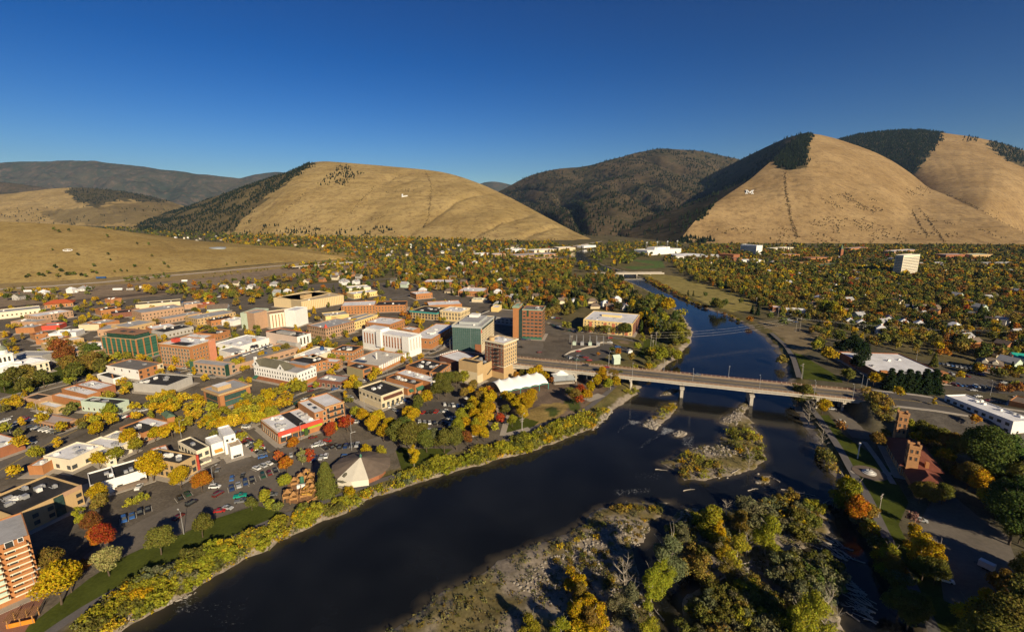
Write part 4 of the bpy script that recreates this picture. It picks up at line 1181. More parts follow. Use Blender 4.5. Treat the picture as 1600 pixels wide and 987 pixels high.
# ---- theatre and the tall beige tower by the bridge
H = Hof('e',(681,857),(690,1115))
R = rect3('e',(440,816),(681,857),(765,828), H)
t = Bld('theatre','windowless cream theatre block with a stepped black roof above the riverside park', R, H, TAN, BLACKROOF, par=.9)
t.panel('w',0, t.D, .2, H * .55, BEIGE, 'pale_band',.05); t.panel('s',0, t.W, .2, H * .40, BEIGE, 'pale_band',.05)
back_w = float(np.hypot(*(at(*zp('e',1010,803), H - 3.5) - at(*zp('e',766,893), H - 3.5))))
t.block(t.W + .01,0, t.W + back_w, t.D, -.5, H - 3.2, TAN, BLACKROOF, .9,'rear_wall')
t.units(8,4,.9, H - 4.1,(t.W + 3,3, t.W + back_w - 2, t.D - 3))
for i in range(3):
  b = MB(); x0 = t.W + 5 + i * 8.5
  for j in range(8): b.box(x0 + j * .8,-1.1,4 + i * 1.2 + j * .42, x0 + j * .8 + .85,-.01,4.12 + i * 1.2 + j * .42, bottom=True)
  b.build('fire_stair', DARKM, t.root)
e_ = np.array([math.cos(t.ang), math.sin(t.ang)]); f_ = np.array([-e_[1], e_[0]])
TH = t
H = Hof('e',(1180,548),(1160,868)) ; H = max(H, 30)
R = rect3('e',(772,562),(1010,606),(1180,547),28.6)
t = Bld('corner_tower','six-storey beige corner tower with heavy white cornice at the bridge head', R, 28.6, TAN, WHITEROOF, 'building',.8, apron=False)
t.trim(27.5,1.0,1.1, CREAM); t.trim(24.2,.35,.25, CREAM, 'belt'); t.trim(9.5,.4,.3, CREAM, 'belt')
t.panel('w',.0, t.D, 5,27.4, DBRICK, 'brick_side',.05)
rw = [9.6 + 2.95 * i for i in range(6)]
t.windows(rw, None, 1.05,1.7,['s'], CREAM, 2.5, m0=1.6); t.windows(rw, 5,1.0,1.7,['w'], CREAM, m0=2)
for i in range(6): b = MB(); b.box(-2, t.D * .18,8 + 3.05 * i, -.06, t.D * .42,8.12 + 3.05 * i, bottom=True); b.box(-2, t.D * .18,8.12 + 3.05 * i, -1.95, t.D * .42,9 + 3.05 * i); b.build('fire_escape', DARKM, t.root)
b = MB(); b.cone(3.2, t.D - 4,27.82,30.8,2.3,2.3,14); b.build('water_tank', TAN, t.root)
t.units(3,5,.8)
# ---- the white hotel slab on its podium
H = Hof('d',(1232,247),(1243,487))
R = rect3('d',(545,192),(1108,298),(1232,246), H)
t = Bld('slab_hotel','tall white hotel slab with vertical red-brown window stripes', R, H, WHITE, WHITEROOF, 'hotel',1.2)
st = mat('red_brown_stripe',(.40,.16,.07),.8,.1,.4)
for i in range(14):
  u = t.D * (.05 + .78 * i / 13)
  if 5 <= i <= 5: continue
  t.panel('w', u - .75, u + .75,6, H - 2.0, st, 'window_stripe',.05)
  for z in [6.8 + 3 * q for q in range(int((H - 9.5) / 3))]:
    x, y, a, _ = t.xf('w', u); obj('window', window_mesh(.75,1.3, st), t.root, (x - .03, y, z), a)
for i in range(4):
  u = t.W * (.12 + .25 * i); t.panel('s', u - .3, u + .3,6, H - 2, st, 'window_stripe',.05)
t.panel('w', t.D * .33, t.D * .43,5, H + 1.6, WHITE, 'stair_shaft',1.6)
t.panel('w', t.D * .86, t.D, 5, H + .6, WHITE, 'blank_bay',.9)
t.box(t.W * .25, t.D * .66, H - 1.19, t.W - .4, t.D - .4, H + 1.5, WHITE, 'roof_room', WHITEROOF)
P_ = rect3('d',(305,606),(730,650),(1110,500),6.0)
p = Bld('hotel_podium','broad low podium with white fins and pale roof in front of the white hotel slab', P_, 6.0, OBRICK, mat('pale_deck',(.52,.49,.44),.9,.12,.2),'building',.8)
for i in range(13):
  u = p.W * (.03 + .94 * i / 12); p.panel('s', u - 1.0, u + 1.0,2.6,6.3, WHITE, 'fin',.35)
p.units(5,3,.8); p.box(p.W * .42, p.D * .45,5.25, p.W * .44, p.D * .48,11, WHITE, 'chimney'); p.box(p.W * .1, p.D * .55,5.25, p.W * .2, p.D * .9,5.9, GLASS, 'skylight')
t = Bld('shop','olive-walled corner shop with black roof and open orange brick portal beside the podium', rect3('d',(318,645),(530,692),(655,655),8),8, OBRICK, BLACKROOF)
t.panel('w',0, t.D, .2,7.6, OLIVEW, 'olive_side',.05); t.windows([.6,4.6],1,6,2.2,['s'], DARKM); t.units(2,4)
t = Bld('brick_block','two-storey brick block with black roof and a row of grey roof fans', rect3('d',(140,450),(405,468),(540,400),9),9, OBRICK, BLACKROOF)
t.units(8,5); t.windows([1.5,5.3], None, 1.3,1.8, None, CREAM, 3); t.trim(6,.25,.1, CREAM, 'belt')
t = Bld('shop_row','low orange-brick row with small dark roof below the yellow trees', rect3('d',(-10,590),(205,600),(290,560),7),7, OBRICK, WHITEROOF); t.windows([1,4], None, 1.3,1.7, None, CREAM, 2.6)
t = Bld('shop_row','long black-roofed brick building curving behind the victorian hotel', rect3('c',(955,590),(1255,640),(1600,590),7.5),7.5, OBRICK, BLACKROOF); t.windows([1.2,4.4], None, 1.2,1.6, None, CREAM, 2.8); t.units(4,4)
t = Bld('shop_row','cream building with bright white roof, blue tank and yellow gable', rect3('c',(1105,515),(1350,545),(1640,430),7.5),7.5, CREAM, WHITEROOF); t.units(7,4)
b = MB(); b.cone(t.W * .78, t.D * .5,6.82,9.6,1.7,1.7,14); b.build('tank', mat('blue_tank',(.03,.08,.20),.5), t.root)
# ---- parking deck and its surroundings
R = rect3('c',(175,560),(345,645),(1115,405),6.0)
R = (R[0], R[1], R[2], float(np.hypot(*(at(*zp('c',470,455),6) - at(*zp('c',345,640),6))) * .62))
t = Bld('parking_deck','open grey parking deck with cars on its upper level', R, 6.0, PBRICK, mat('deck_concrete',(.27,.245,.21),.95,.15,.15),'parking deck',1.0)
DECK = t
t.windows([1.2], None, 3.2,1.3,['s'], PBRICK, 5, pane=DARKM)
t = Bld('arcade_building','pinkish two-storey building with green glazed corner bay', rect3('c',(-150,590),(245,652),(345,605),8.5),8.5, PBRICK, GREYROOF)
t.windows([1.2,4.6], None, 2.4,2.2, None, PGREEN, 4.2); t.panel('s',0,3,.5,9.3, GGLASS, 'green_bay',.8); t.panel('w',0,3,.5,9.3, GGLASS, 'green_bay',.8)
t = Bld('department_store','pale pink windowless store with black roof and a white front with three tall windows', rect3('c',(770,222),(1145,288),(1308,240),13),13, PBRICK, BLACKROOF)
t.panel('s',0, t.W, 2.6,13.1, WHITE, 'white_front',.2); t.panel('w',0, t.D, 2,13.05, mat('pink_plaster',(.58,.45,.36),.9,.08,.2, streak=.3),'plaster',.08)
t.panel('e',0, t.D, 11.8,13.3, REDP, 'red_edge',.2); t.panel('n',0, t.W, 11.8,13.3, REDP, 'red_edge',.2)
x, y, a, _ = t.xf('s',0)
for q in (.25,.5,.75): obj('window', window_mesh(1.5,6.2, BEIGE), t.root, (t.W * q, -.2,4.8))
t.units(4,3); t.box(t.W * .2, t.D * .3,12.31, t.W * .6, t.D * .75,13.9, GREYW, 'plant_room')
t = Bld('annex','grey-green annex with lift housing beside the pink store', rect3('c',(945,320),(1130,370),(1150,345),8),8, GREYW, GREYROOF, apron=False)
t = Bld('white_block','long white building with a slightly pitched white roof behind the parking deck', rect3('c',(185,350),(435,405),(770,290),7.5),7.5, WHITE, WHITEROOF); t.units(5,4); t.windows([1.2], None, 1.4,1.6,['s'], CREAM, 4); t.box(t.W * .5,1,6.82, t.W * .56,4,10, OBRICK, 'chimney')
t = Bld('white_block','small white building with grey roof next to parked cars on the deck', rect3('c',(230,430),(330,490),(470,440),6.5),6.5, WHITE, GREYROOF)
# ---- big brick and green-glass offices on the left
H = Hof('b',(1165,406),(1150,690))
t = Bld('brick_office','large orange-brick corner building with white parapet and dark roof garden', rect3('b',(755,371),(1165,406),(1495,318), H), H, OBRICK, WHITEROOF)
nr = 5
t.windows([2.0 + i * (H - 4) / nr for i in range(nr)],10,1.9,2.2,['w'], CREAM, m0=2.5, mull=2); t.windows([2.0 + i * (H - 4) / nr for i in range(nr)],7,1.0,1.5,['s'], BEIGE, m0=3)
t.panel('s', t.W * .72, t.W, .3, H + .8, mat('salmon_brick',(.56,.22,.12),.92,.1,.4),'salmon_bay',.25); t.trim(H - .3,.35,.25, CREAM)
b = MB(); b.face([(2, t.D * .2, H - .67),(t.W * .45, t.D * .2, H - .67),(t.W * .45, t.D * .72, H - .67),(2, t.D * .72, H - .67)]); b.build('black_roof', BLACKROOF, t.root)
t.units(4,4,.66); t.box(t.W * .3, t.D * .72, H - .69, t.W * .5, t.D * .85, H + 2.3, REDP, 'roof_hut')
H = Hof('b',(470,320),(490,580))
R = rect3('b',(112,268),(492,318),(712,250), H)
t = Bld('glass_office','green-glass office block with orange brick piers and a recessed top storey', R, H, GREENP, GREYROOF)
nfl = 6; fh = (H - 3.5) / nfl
for fc in ('w','s'):
  t.bands([3.2 + fh * i for i in range(nfl)], fh * .62,[fc], GREENP, GGLASS, 1.0, step=1.6)
  L = FACE[fc](t.W, t.D)[2]; n = int(L / 5)
  for i in range(n + 1):
    u = L * i / n; t.panel(fc, max(0, u - .45), min(L, u + .45),.2, H + .1, OBRICK, 'brick_pier',.5)
t.trim(H - .5,.5,.55, TAN); t.trim(2.6,.5,.55, TAN, 'belt')
t.block(t.W * .12, t.D * .1, t.W * .85, t.D * .9, H - .69, H + 3.4, GGLASS, GREYROOF, .3,'penthouse_wall')
b = MB(); b.box(t.W * .06, t.D * .05, H + 3.42, t.W * .92, t.D * .95, H + 3.8, bottom=True); b.build('roof_canopy', mat('bronze_eave',(.33,.17,.09),.7), t.root)
t.box(t.W * .3, t.D * .5, H + 3.81, t.W * .45, t.D * .6, H + 4.6, DARKM, 'solar_panel'); t.box(t.W * .3, t.D * .25, H + 3.81, t.W * .45, t.D * .35, H + 4.6, DARKM, 'solar_panel')
H = Hof('b',(525,702),(545,825))
t = Bld('brick_block','two-storey block with a white left wall, orange-brick right wall and grey roof', rect3('b',(130,636),(525,702),(822,610), H), H, OBRICK, mat('dark_grey_roof',(.17,.16,.155),.95,.2,.15))
t.panel('w',0, t.D, .2, H + .02, WHITE, 'white_side',.06); t.panel('s', t.W * .75, t.W, .2, H + .02, BEIGE, 'pale_bay',.06); t.windows([1.3,4.9], None, 1.4,1.8,['s'], DARKM, 4.5); t.windows([5.2],5,1.1,1.5,['w'], PBRICK); t.units(2,3)
t = Bld('shop','single-storey white shop with dark roof left of the grey-roofed block', rect3('b',(0,752),(208,806),(352,770),5),5, WHITE, BLACKROOF)
t.box(t.W * .02,.1,4.3, t.W * .08,1.2,8.2, OBRICK, 'chimney')
t = Bld('warehouse','wide grey-walled building with black roof and white roof vents', rect3('b',(478,850),(885,892),(1172,768),6.5),6.5, GREYW, BLACKROOF); t.units(7,3)
t = Bld('office_building','brown-brick office with a projecting white flat roof and roof box among golden trees', rect3('g',(985,84),(1292,122),(1730,20),10.5),10.5, OBRICK, GREYROOF, par=.25)
t.trim(9.4,1.15,.9, TAN, 'eave'); t.bands([.8,4.8],3.3,['w','s'], DARKM, BGLASS, 3, step=2.2)
t.box(t.W * .12, t.D * .3,10.27, t.W * .55, t.D * .68,13, TAN, 'penthouse', WHITEROOF)
t = Bld('shop_row','pale green two-storey building with a black roof', rect3('f',(1000,205),(1452,248),(1600,190),7),7, PGREEN, BLACKROOF); t.units(5,3); t.windows([1.2], None, 1.2,1.6, None, CREAM, 4)
t = Bld('restaurant','low restaurant with wide pinkish eaves standing alone in a car park', rect3('f',(492,428),(742,502),(912,430),4.5),4.5, OBRICK, mat('pinkish_roof',(.45,.36,.32),.9,.12,.2), par=.2)
t.trim(3.5,1.0,.9, PBRICK, 'eave'); t.windows([.9], None, 1.8,1.6, None, DARKM, 3)
t = Bld('shop','low brick building cut by the picture edge with a broad white roof', rect3('f',(-300,700),(-20,800),(285,690),5.5),5.5, BRICK, WHITEROOF); t.units(3,8)
t = Bld('shop_row','pink low building with a dark roof next to the courthouse road', rect3('f',(288,163),(462,190),(640,135),5.5),5.5, PBRICK, BLACKROOF)
t = Bld('shop_row','low pink building with a small white roof and black porch', rect3('f',(480,232),(690,290),(805,250),4.5),4.5, TAN, WHITEROOF)
t = Bld('shop_row','long brick building with white roof and grey skylights', rect3('f',(650,130),(1000,205),(1100,170),5.5),5.5, OBRICK, WHITEROOF); t.units(6,5)
t = Bld('shop_row','white-roofed brick building beside the courthouse road', rect3('f',(735,60),(1085,135),(1262,90),5.5),5.5, OBRICK, WHITEROOF); t.units(5,9)
t = Bld('shop_row','large white-roofed hall with a red fascia behind the low brick shops', rect3('a',(905,885),(1215,940),(1445,880),6),6, BRICK, WHITEROOF); t.units(4,6)
# ---- courthouse with dome
H = Hof('a',(602,575),(615,715))
R = rect3('a',(-260,700),(415,640),(602,572), H)
pL = at(*zp('a',-300,760), H); pR = at(*zp('a',600,578), H); dd = pR - pL
R = (pL, math.atan2(dd[1], dd[0]), float(np.hypot(*dd)),17.0)
t = Bld('courthouse','white courthouse with columns and a domed clock tower behind park trees', R, H, CREAM, WHITEROOF, 'courthouse',.6)
t.windows([1.5, H * .52], None, 1.3,2.6, None, CREAM, 3.2); t.trim(H - .9,.7,.8, WHITE)
c1 = 0.48 * t.W
b = MB(); b.box(c1 - 9,-2.2,0, c1 + 9,-.01,2.0); b.box(c1 - 9,-2.6, H - 2.2, c1 + 9,-.01, H + .2, bottom=True); b.face([(c1 - 9,-2.6, H + .2),(c1 + 9,-2.6, H + .2),(c1,-2.6, H + 3.2)]); b.face([(c1 - 9,-2.6, H + .2),(c1,-2.6, H + 3.2),(c1,6, H + 3.2),(c1 - 9,6, H + .2)]); b.face([(c1 + 9,-2.6, H + .2),(c1 + 9,6, H + .2),(c1,6, H + 3.2),(c1,-2.6, H + 3.2)])
b.build('portico', WHITE, t.root)
for i in range(6):
  b = MB(); b.cone(c1 - 8 + 16 * i / 5,-1.7,2.0, H - 2.2,.6,.5,12); b.build('column', WHITE, t.root)
t.hip(H + .01,3.2, WHITEROOF, .2, box=(t.W * .62,1, t.W - .5, t.D - 1))
b = MB(); cx, cy = c1 - 2.0, t.D * .5
b.box(cx - 8, cy - 7, H - .59, cx + 8, cy + 7, H + 3.4); b.box(cx - 4.6, cy - 4.6, H + 3.4, cx + 4.6, cy + 4.6, H + 9.5); b.box(cx - 5.1, cy - 5.1, H + 9.5, cx + 5.1, cy + 5.1, H + 10.2, bottom=True)
b.cone(cx, cy, H + 10.2, H + 13.2,3.7,3.7,16)
b.build('clock_tower', WHITE, t.root)
b = MB()
for i in range(6):
  a0, a1 = i / 6 * PI / 2,(i + 1) / 6 * PI / 2
  b.cone(cx, cy, H + 13.2 + 3.6 * math.sin(a0), H + 13.2 + 3.6 * math.sin(a1),3.8 * math.cos(a0),3.8 * math.cos(a1) + .01,16)
b.build('dome', mat('verdigris_dome',(.22,.24,.17),.7,.2,.5), t.root)
b = MB(); b.cone(cx, cy, H + 16.7, H + 18.2,.8,.7,10); b.cone(cx, cy, H + 18.2, H + 19.4,.8,.05,10); b.build('lantern', WHITE, t.root)
for i in (-1,0,1):
  obj('window', window_mesh(1.2,3.6, CREAM), t.root, (cx + i * 2.4, cy - 4.6, H + 4.6)); obj('window', window_mesh(1.2,3.6, CREAM), t.root, (cx + 4.6, cy + i * 2.4, H + 4.6), PI / 2)
b = MB(); b.cone(0,0,0,.15,1.1,1.1,18); o = b.build('clock_face', WHITE, t.root, loc=(cx, cy - 3.75, H + 11.7)); o.rotation_euler = (PI / 2,0,0)
t = Bld('annex','flat-roofed courthouse annex with pale grey-green side', rect3('a',(250,480),(520,520),(590,462),9),9, GREYW, GREYROOF)
t = Bld('brick_block','low building with white flat roof and a row of arched windows behind the park', rect3('a',(942,402),(1240,455),(1330,340),8),8, PBRICK, WHITEROOF); t.windows([3.6],9,1.6,2.4,['w'], WHITE, m0=2); t.units(4,4)
# ---- the glass tower, the brick tower and the yellow building
H = Hof('e',(371,372),(372,700))
R = rect3('e',(370,374),(730,394),(890,266), H)
t = Bld('glass_tower','glass-fronted office tower with a beige right flank and grey stepped roof', R, H, BEIGE, GREYROOF, 'office tower',.8)
nfl = 7; fh = (H - 7) / nfl
t.panel('w',.3, t.D - .3,1.0, H - 2.4, BGLASS, 'curtain_wall',.25)
MULL = mat('pale_mullion',(.15,.19,.185),.5,.1,1)
b = MB(); (ox, oy), a, L = FACE['w'](t.W, t.D)
for i in range(15):
  u = .3 + (L - .6) * i / 14; b.box(u - (.28 if i == 9 else .07),-.42,1, u + (.28 if i == 9 else .07),-.26, H - 2.4,0, bottom=True)
for i in range(nfl * 2 + 1):
  z = 1 + (H - 3.4) * i / (nfl * 2); b.box(.3,-.40, z - .05, L - .3,-.26, z + .05,0, bottom=True)
b.build('mullion_grid', MULL, t.root, loc=(ox, oy, 0), rot=a)
t.panel('w', t.D * .79, t.D, .2,8.0, BRICK, 'brick_base',.8)
t.windows([7.5 + fh * i for i in range(nfl - 1)],9,1.5, fh * .68,['s'], BEIGE, m0=3)
t.bands([H - 4.4],2.4,['s'], MULL, BGLASS, 2.5,'window_band',2.6)
t.panel('s',.1,1.6, H - 6.5, H - 3.6, mat('red_sign',(.62,.06,.03),.6),'red_sign',.3)
t.trim(H - 2.3,2.4,.35, mat('silver_panel',(.40,.42,.41),.5,.08,.3),'roof_band')
t.box(t.W * .15, t.D * .18, H - .79, t.W * .85, t.D * .84, H + 1.6, mat('silver_panel',(.40,.42,.41)),'penthouse', GREYROOF)
t.box(t.W * .60, t.D * .4, H + 1.61, t.W * .8, t.D * .72, H + 4.0, WHITE, 'lift_housing'); t.units(4,4,.8)
H = Hof('e',(1245,185),(1250,555))
R = rect3('e',(1243,182),(1492,192),(1530,140), H)
t = Bld('brick_tower','eight-storey red-brick office tower with green parapet and dark glass slot', R, H, BRICK, mat('dark_grey_roof',(.17,.16,.155)),'office tower',1.0)
fc = 'w'; L = t.D
zr = [1.0 + (H - 2.4) * i / 8 for i in range(8)]
for i, z in enumerate(zr):
  if i < 6:
    for q in range(5): x, y, a, _ = t.xf('w', L * (.1 + .8 * q / 4)); obj('window', window_mesh(L * .145,1.5, GREENP), t.root, (x, y, z + .6), a)
  else:
    for q in (0,2,3,4): x, y, a, _ = t.xf('w', L * (.1 + .8 * q / 4)); obj('window', window_mesh(L * .10,1.3, GREENP), t.root, (x, y, z + .6), a)
  t.bands([z + .6],1.3,['s'], GREENP, GLASS, 1.2,'window_band')
t.panel('w', L * .22, L * .32, H - 7.5, H - 1.2, GGLASS, 'glass_bay',.2)
t.trim(H - .9,.95,.25, mat('pale_green_metal',(.27,.38,.29),.6,.1,.3),'parapet'); t.units(5,5,1.0)
t.panel('w',0, L, .1,2.2, GREENP, 'ground_glazing',.3)
# stair tower on its far left
(ox, oy), a, _ = FACE['w'](t.W, t.D)
wL = L * .46
t.block(-.02 - 0, t.D + .01, t.W * .9, t.D + L * .18,-.5, H - 1, BGLASS, BLACKROOF, .3,'glass_slot')
t.block(-1.5, t.D + L * .18 + .02, t.W * .8, t.D + L * .18 + wL * .62,-.5, H + 3.0, OBRICK, BLACKROOF, .5,'stair_wall')
b = MB(); q0 = t.D + L * .18
b.box(-2.2, q0 - .6, H + 1.4, t.W * .8 + .6, q0 + wL * .62 + .6, H + 2.6, bottom=True)
for i in range(10): b.box(-2.0, q0 - .4 + i * wL * .066, H + 2.6,-1.7, q0 + wL * .033 + i * wL * .066 - .4, H + 4.0, bottom=True)
b.build('green_crown', mat('pale_green_metal',(.27,.38,.29)), t.root)
H = 13.5
R = rect3('o',(252,226),(868,281),(948,166), H)
t = Bld('yellow_building','yellow stucco inn with red accents, white roof and a sunken central light court', R, H, YELLOW, WHITEROOF, 'building',.5)
for fc in ('w','s'):
  t.windows([1.4,4.4,7.4,10.4],14 if fc == 'w' else 4,1.2,1.6,[fc], CREAM, m0=2.2)
for q in (.15,.45,.62,.88): t.panel('w', t.D * q - 1.6, t.D * q + 1.6,.3, H - 2, mat('terracotta',(.50,.16,.09),.9,.1,.3),'red_bay',.12)
t.panel('s',0, t.W, .2, H - 1, DBRICK, 'red_flank',.06)
t.box(t.W * .5, t.D * .32, H - .49, t.W * .62, t.D * .72, H + 1.6, YELLOW, 'roof_room', WHITEROOF); t.units(4,3,.5)
# ---- blocks behind the white hotel
t = Bld('brick_block','long brick store with a wide white roof shaded by the glass tower', rect3('e',(-130,520),(112,552),(370,372),10),10, OBRICK, WHITEROOF)
t.windows([5.5], None, 1.4,1.8,['s','w'], CREAM, 4.5); t.box(t.W * .3, t.D * .3,9.32, t.W * .42, t.D * .6,11, WHITE, 'roof_room'); t.units(4,5)
t = Bld('brick_block','square brick block with white flat roof directly behind the white hotel slab', rect3('d',(590,92),(872,132),(1020,62),10.5),10.5, OBRICK, WHITEROOF); t.units(6,4); t.windows([2,6], None, 1.3,2, None, TAN, 3.5)
t = Bld('brick_block','red-brick block with small white penthouse right of the white hotel', rect3('d',(1000,182),(1150,205),(1245,175),9),9, OBRICK, WHITEROOF); t.units(3,2)
t = Bld('victorian_block','ornate three-storey red-brick block with small red corner turret and grey roof', rect3('c',(1272,140),(1500,180),(1860,90),12),12, PBRICK, GREYROOF); t.windows([1.2,5,8.6], None, 1.3,2.2, None, TAN, 2.6, m0=1.6); t.trim(11.2,.6,.4, BRICK); t.units(5,4)
b = MB(); b.cone(2.5,2.5,11.3,15.6,2.2,.05,8); b.build('turret_roof', REDP, t.root)
t = Bld('brick_block','yellow-walled block with grey roof beside the ornate brick block', rect3('d',(350,90),(425,105),(700,10),9),9, YELLOW, GREYROOF); t.windows([2,5.5], None, 1.2,1.6,['s'], TAN, 4)
t = Bld('shop','small yellow stucco building with pale roof up the street from the ornate block', rect3('d',(62,20),(200,42),(358,8),7),7, YELLOW, mat('pinkish_roof',(.45,.36,.32)))
t = Bld('federal_building','cream stone building with tall arched windows behind the glass tower', rect3('e',(203,200),(470,215),(618,165),12),12, mat('warm_stone',(.66,.50,.26),.9,.1,.3, streak=.2), WHITEROOF, 'building',.8); t.windows([2,6.5], None, 1.6,3.2, None, CREAM, 3.4); t.trim(11,.8,.5, CREAM); t.units(8,4,.8)
t = Bld('office_building','tan two-storey office with a bright teal roof edge', rect3(2,(1130,342),(1310,350),(1420,320),9),9, TAN, BLACKROOF); t.trim(7.4,1.6,.6, TEAL, 'teal_fascia'); t.windows([1,4.3], None, 2,2.2, None, DARKM, 4); t.units(5,3)
t = Bld('parking_structure','parking structure with blue-shaded roof behind the brick tower', rect3('e',(760,225),(1120,300),(1200,200),8),8, GREYW, ASPHL); t.windows([2,5], None, 3,1.2, None, CONC, 5, pane=DARKM)
t = Bld('shop','small yellow cube on the roof line left of the brick tower', rect3('e',(855,155),(940,160),(985,130),13),13, YELLOW, WHITEROOF, apron=False)
# ---- middle distance offices
def B2(name, label, k, P, Q, dep, H, wall, roof, cat='building', **kw): return Bld(name, label, rect2(k, P, Q, dep, H), H, wall, roof, cat, **kw)
t = B2('striped_office','tall slab office with brick end and pale green striped windows',2,(186,352),(275,322),16,18, mat('pale_sage',(.42,.48,.36),.9,.1,.2), GREYROOF); t.bands([1.5 + 3.3 * i for i in range(5)],1.4,['s','e'], PGREEN, GGLASS, .4)
t = B2('striped_office','blank brick end of the green-striped office slab',2,(124,346),(184,353),16,18.6, PBRICK, GREYROOF, apron=False)
t = B2('striped_office','cream office with brown vertical window stripes next to the green-striped slab',2,(280,358),(440,336),18,16, CREAM, PBRICK)
for i in range(5): t.panel('s', t.W * (.08 + .12 * i), t.W * (.08 + .12 * i) + 1.1,.5,14.6, mat('brown_stripe',(.30,.17,.09),.8),'window_stripe',.06)
t.panel('s', t.W * .58, t.W * .72,.5,15.5, DBRICK, 'ivy_wall',.1)
t = B2('white_block','bright white tower block behind the brown-striped office',2,(440,335),(512,313),14,19, WHITE, WHITEROOF)
t = B2('school','long sand-coloured ribbed hall with sun-facing windowless walls',2,(476,280),(737,240),60,12, mat('sand_ribbed',(.62,.48,.27),.92,.08,.3, streak=.5), mat('sand_roof',(.5,.40,.26),.9)); t.units(3,3)
for i in range(24): t.panel('s', t.W * (i + .35) / 24, t.W * (i + .5) / 24,.4,11.4, TAN, 'rib',.5)
t = B2('school','sand-coloured lower wing at the left end of the ribbed hall',2,(304,258),(470,270),60,12, mat('sand_ribbed',(.62,.48,.27)), mat('sand_roof',(.5,.40,.26)))
t.box(t.W * .8,10,11.3, t.W * .95,24,16, TAN, 'stage_tower')
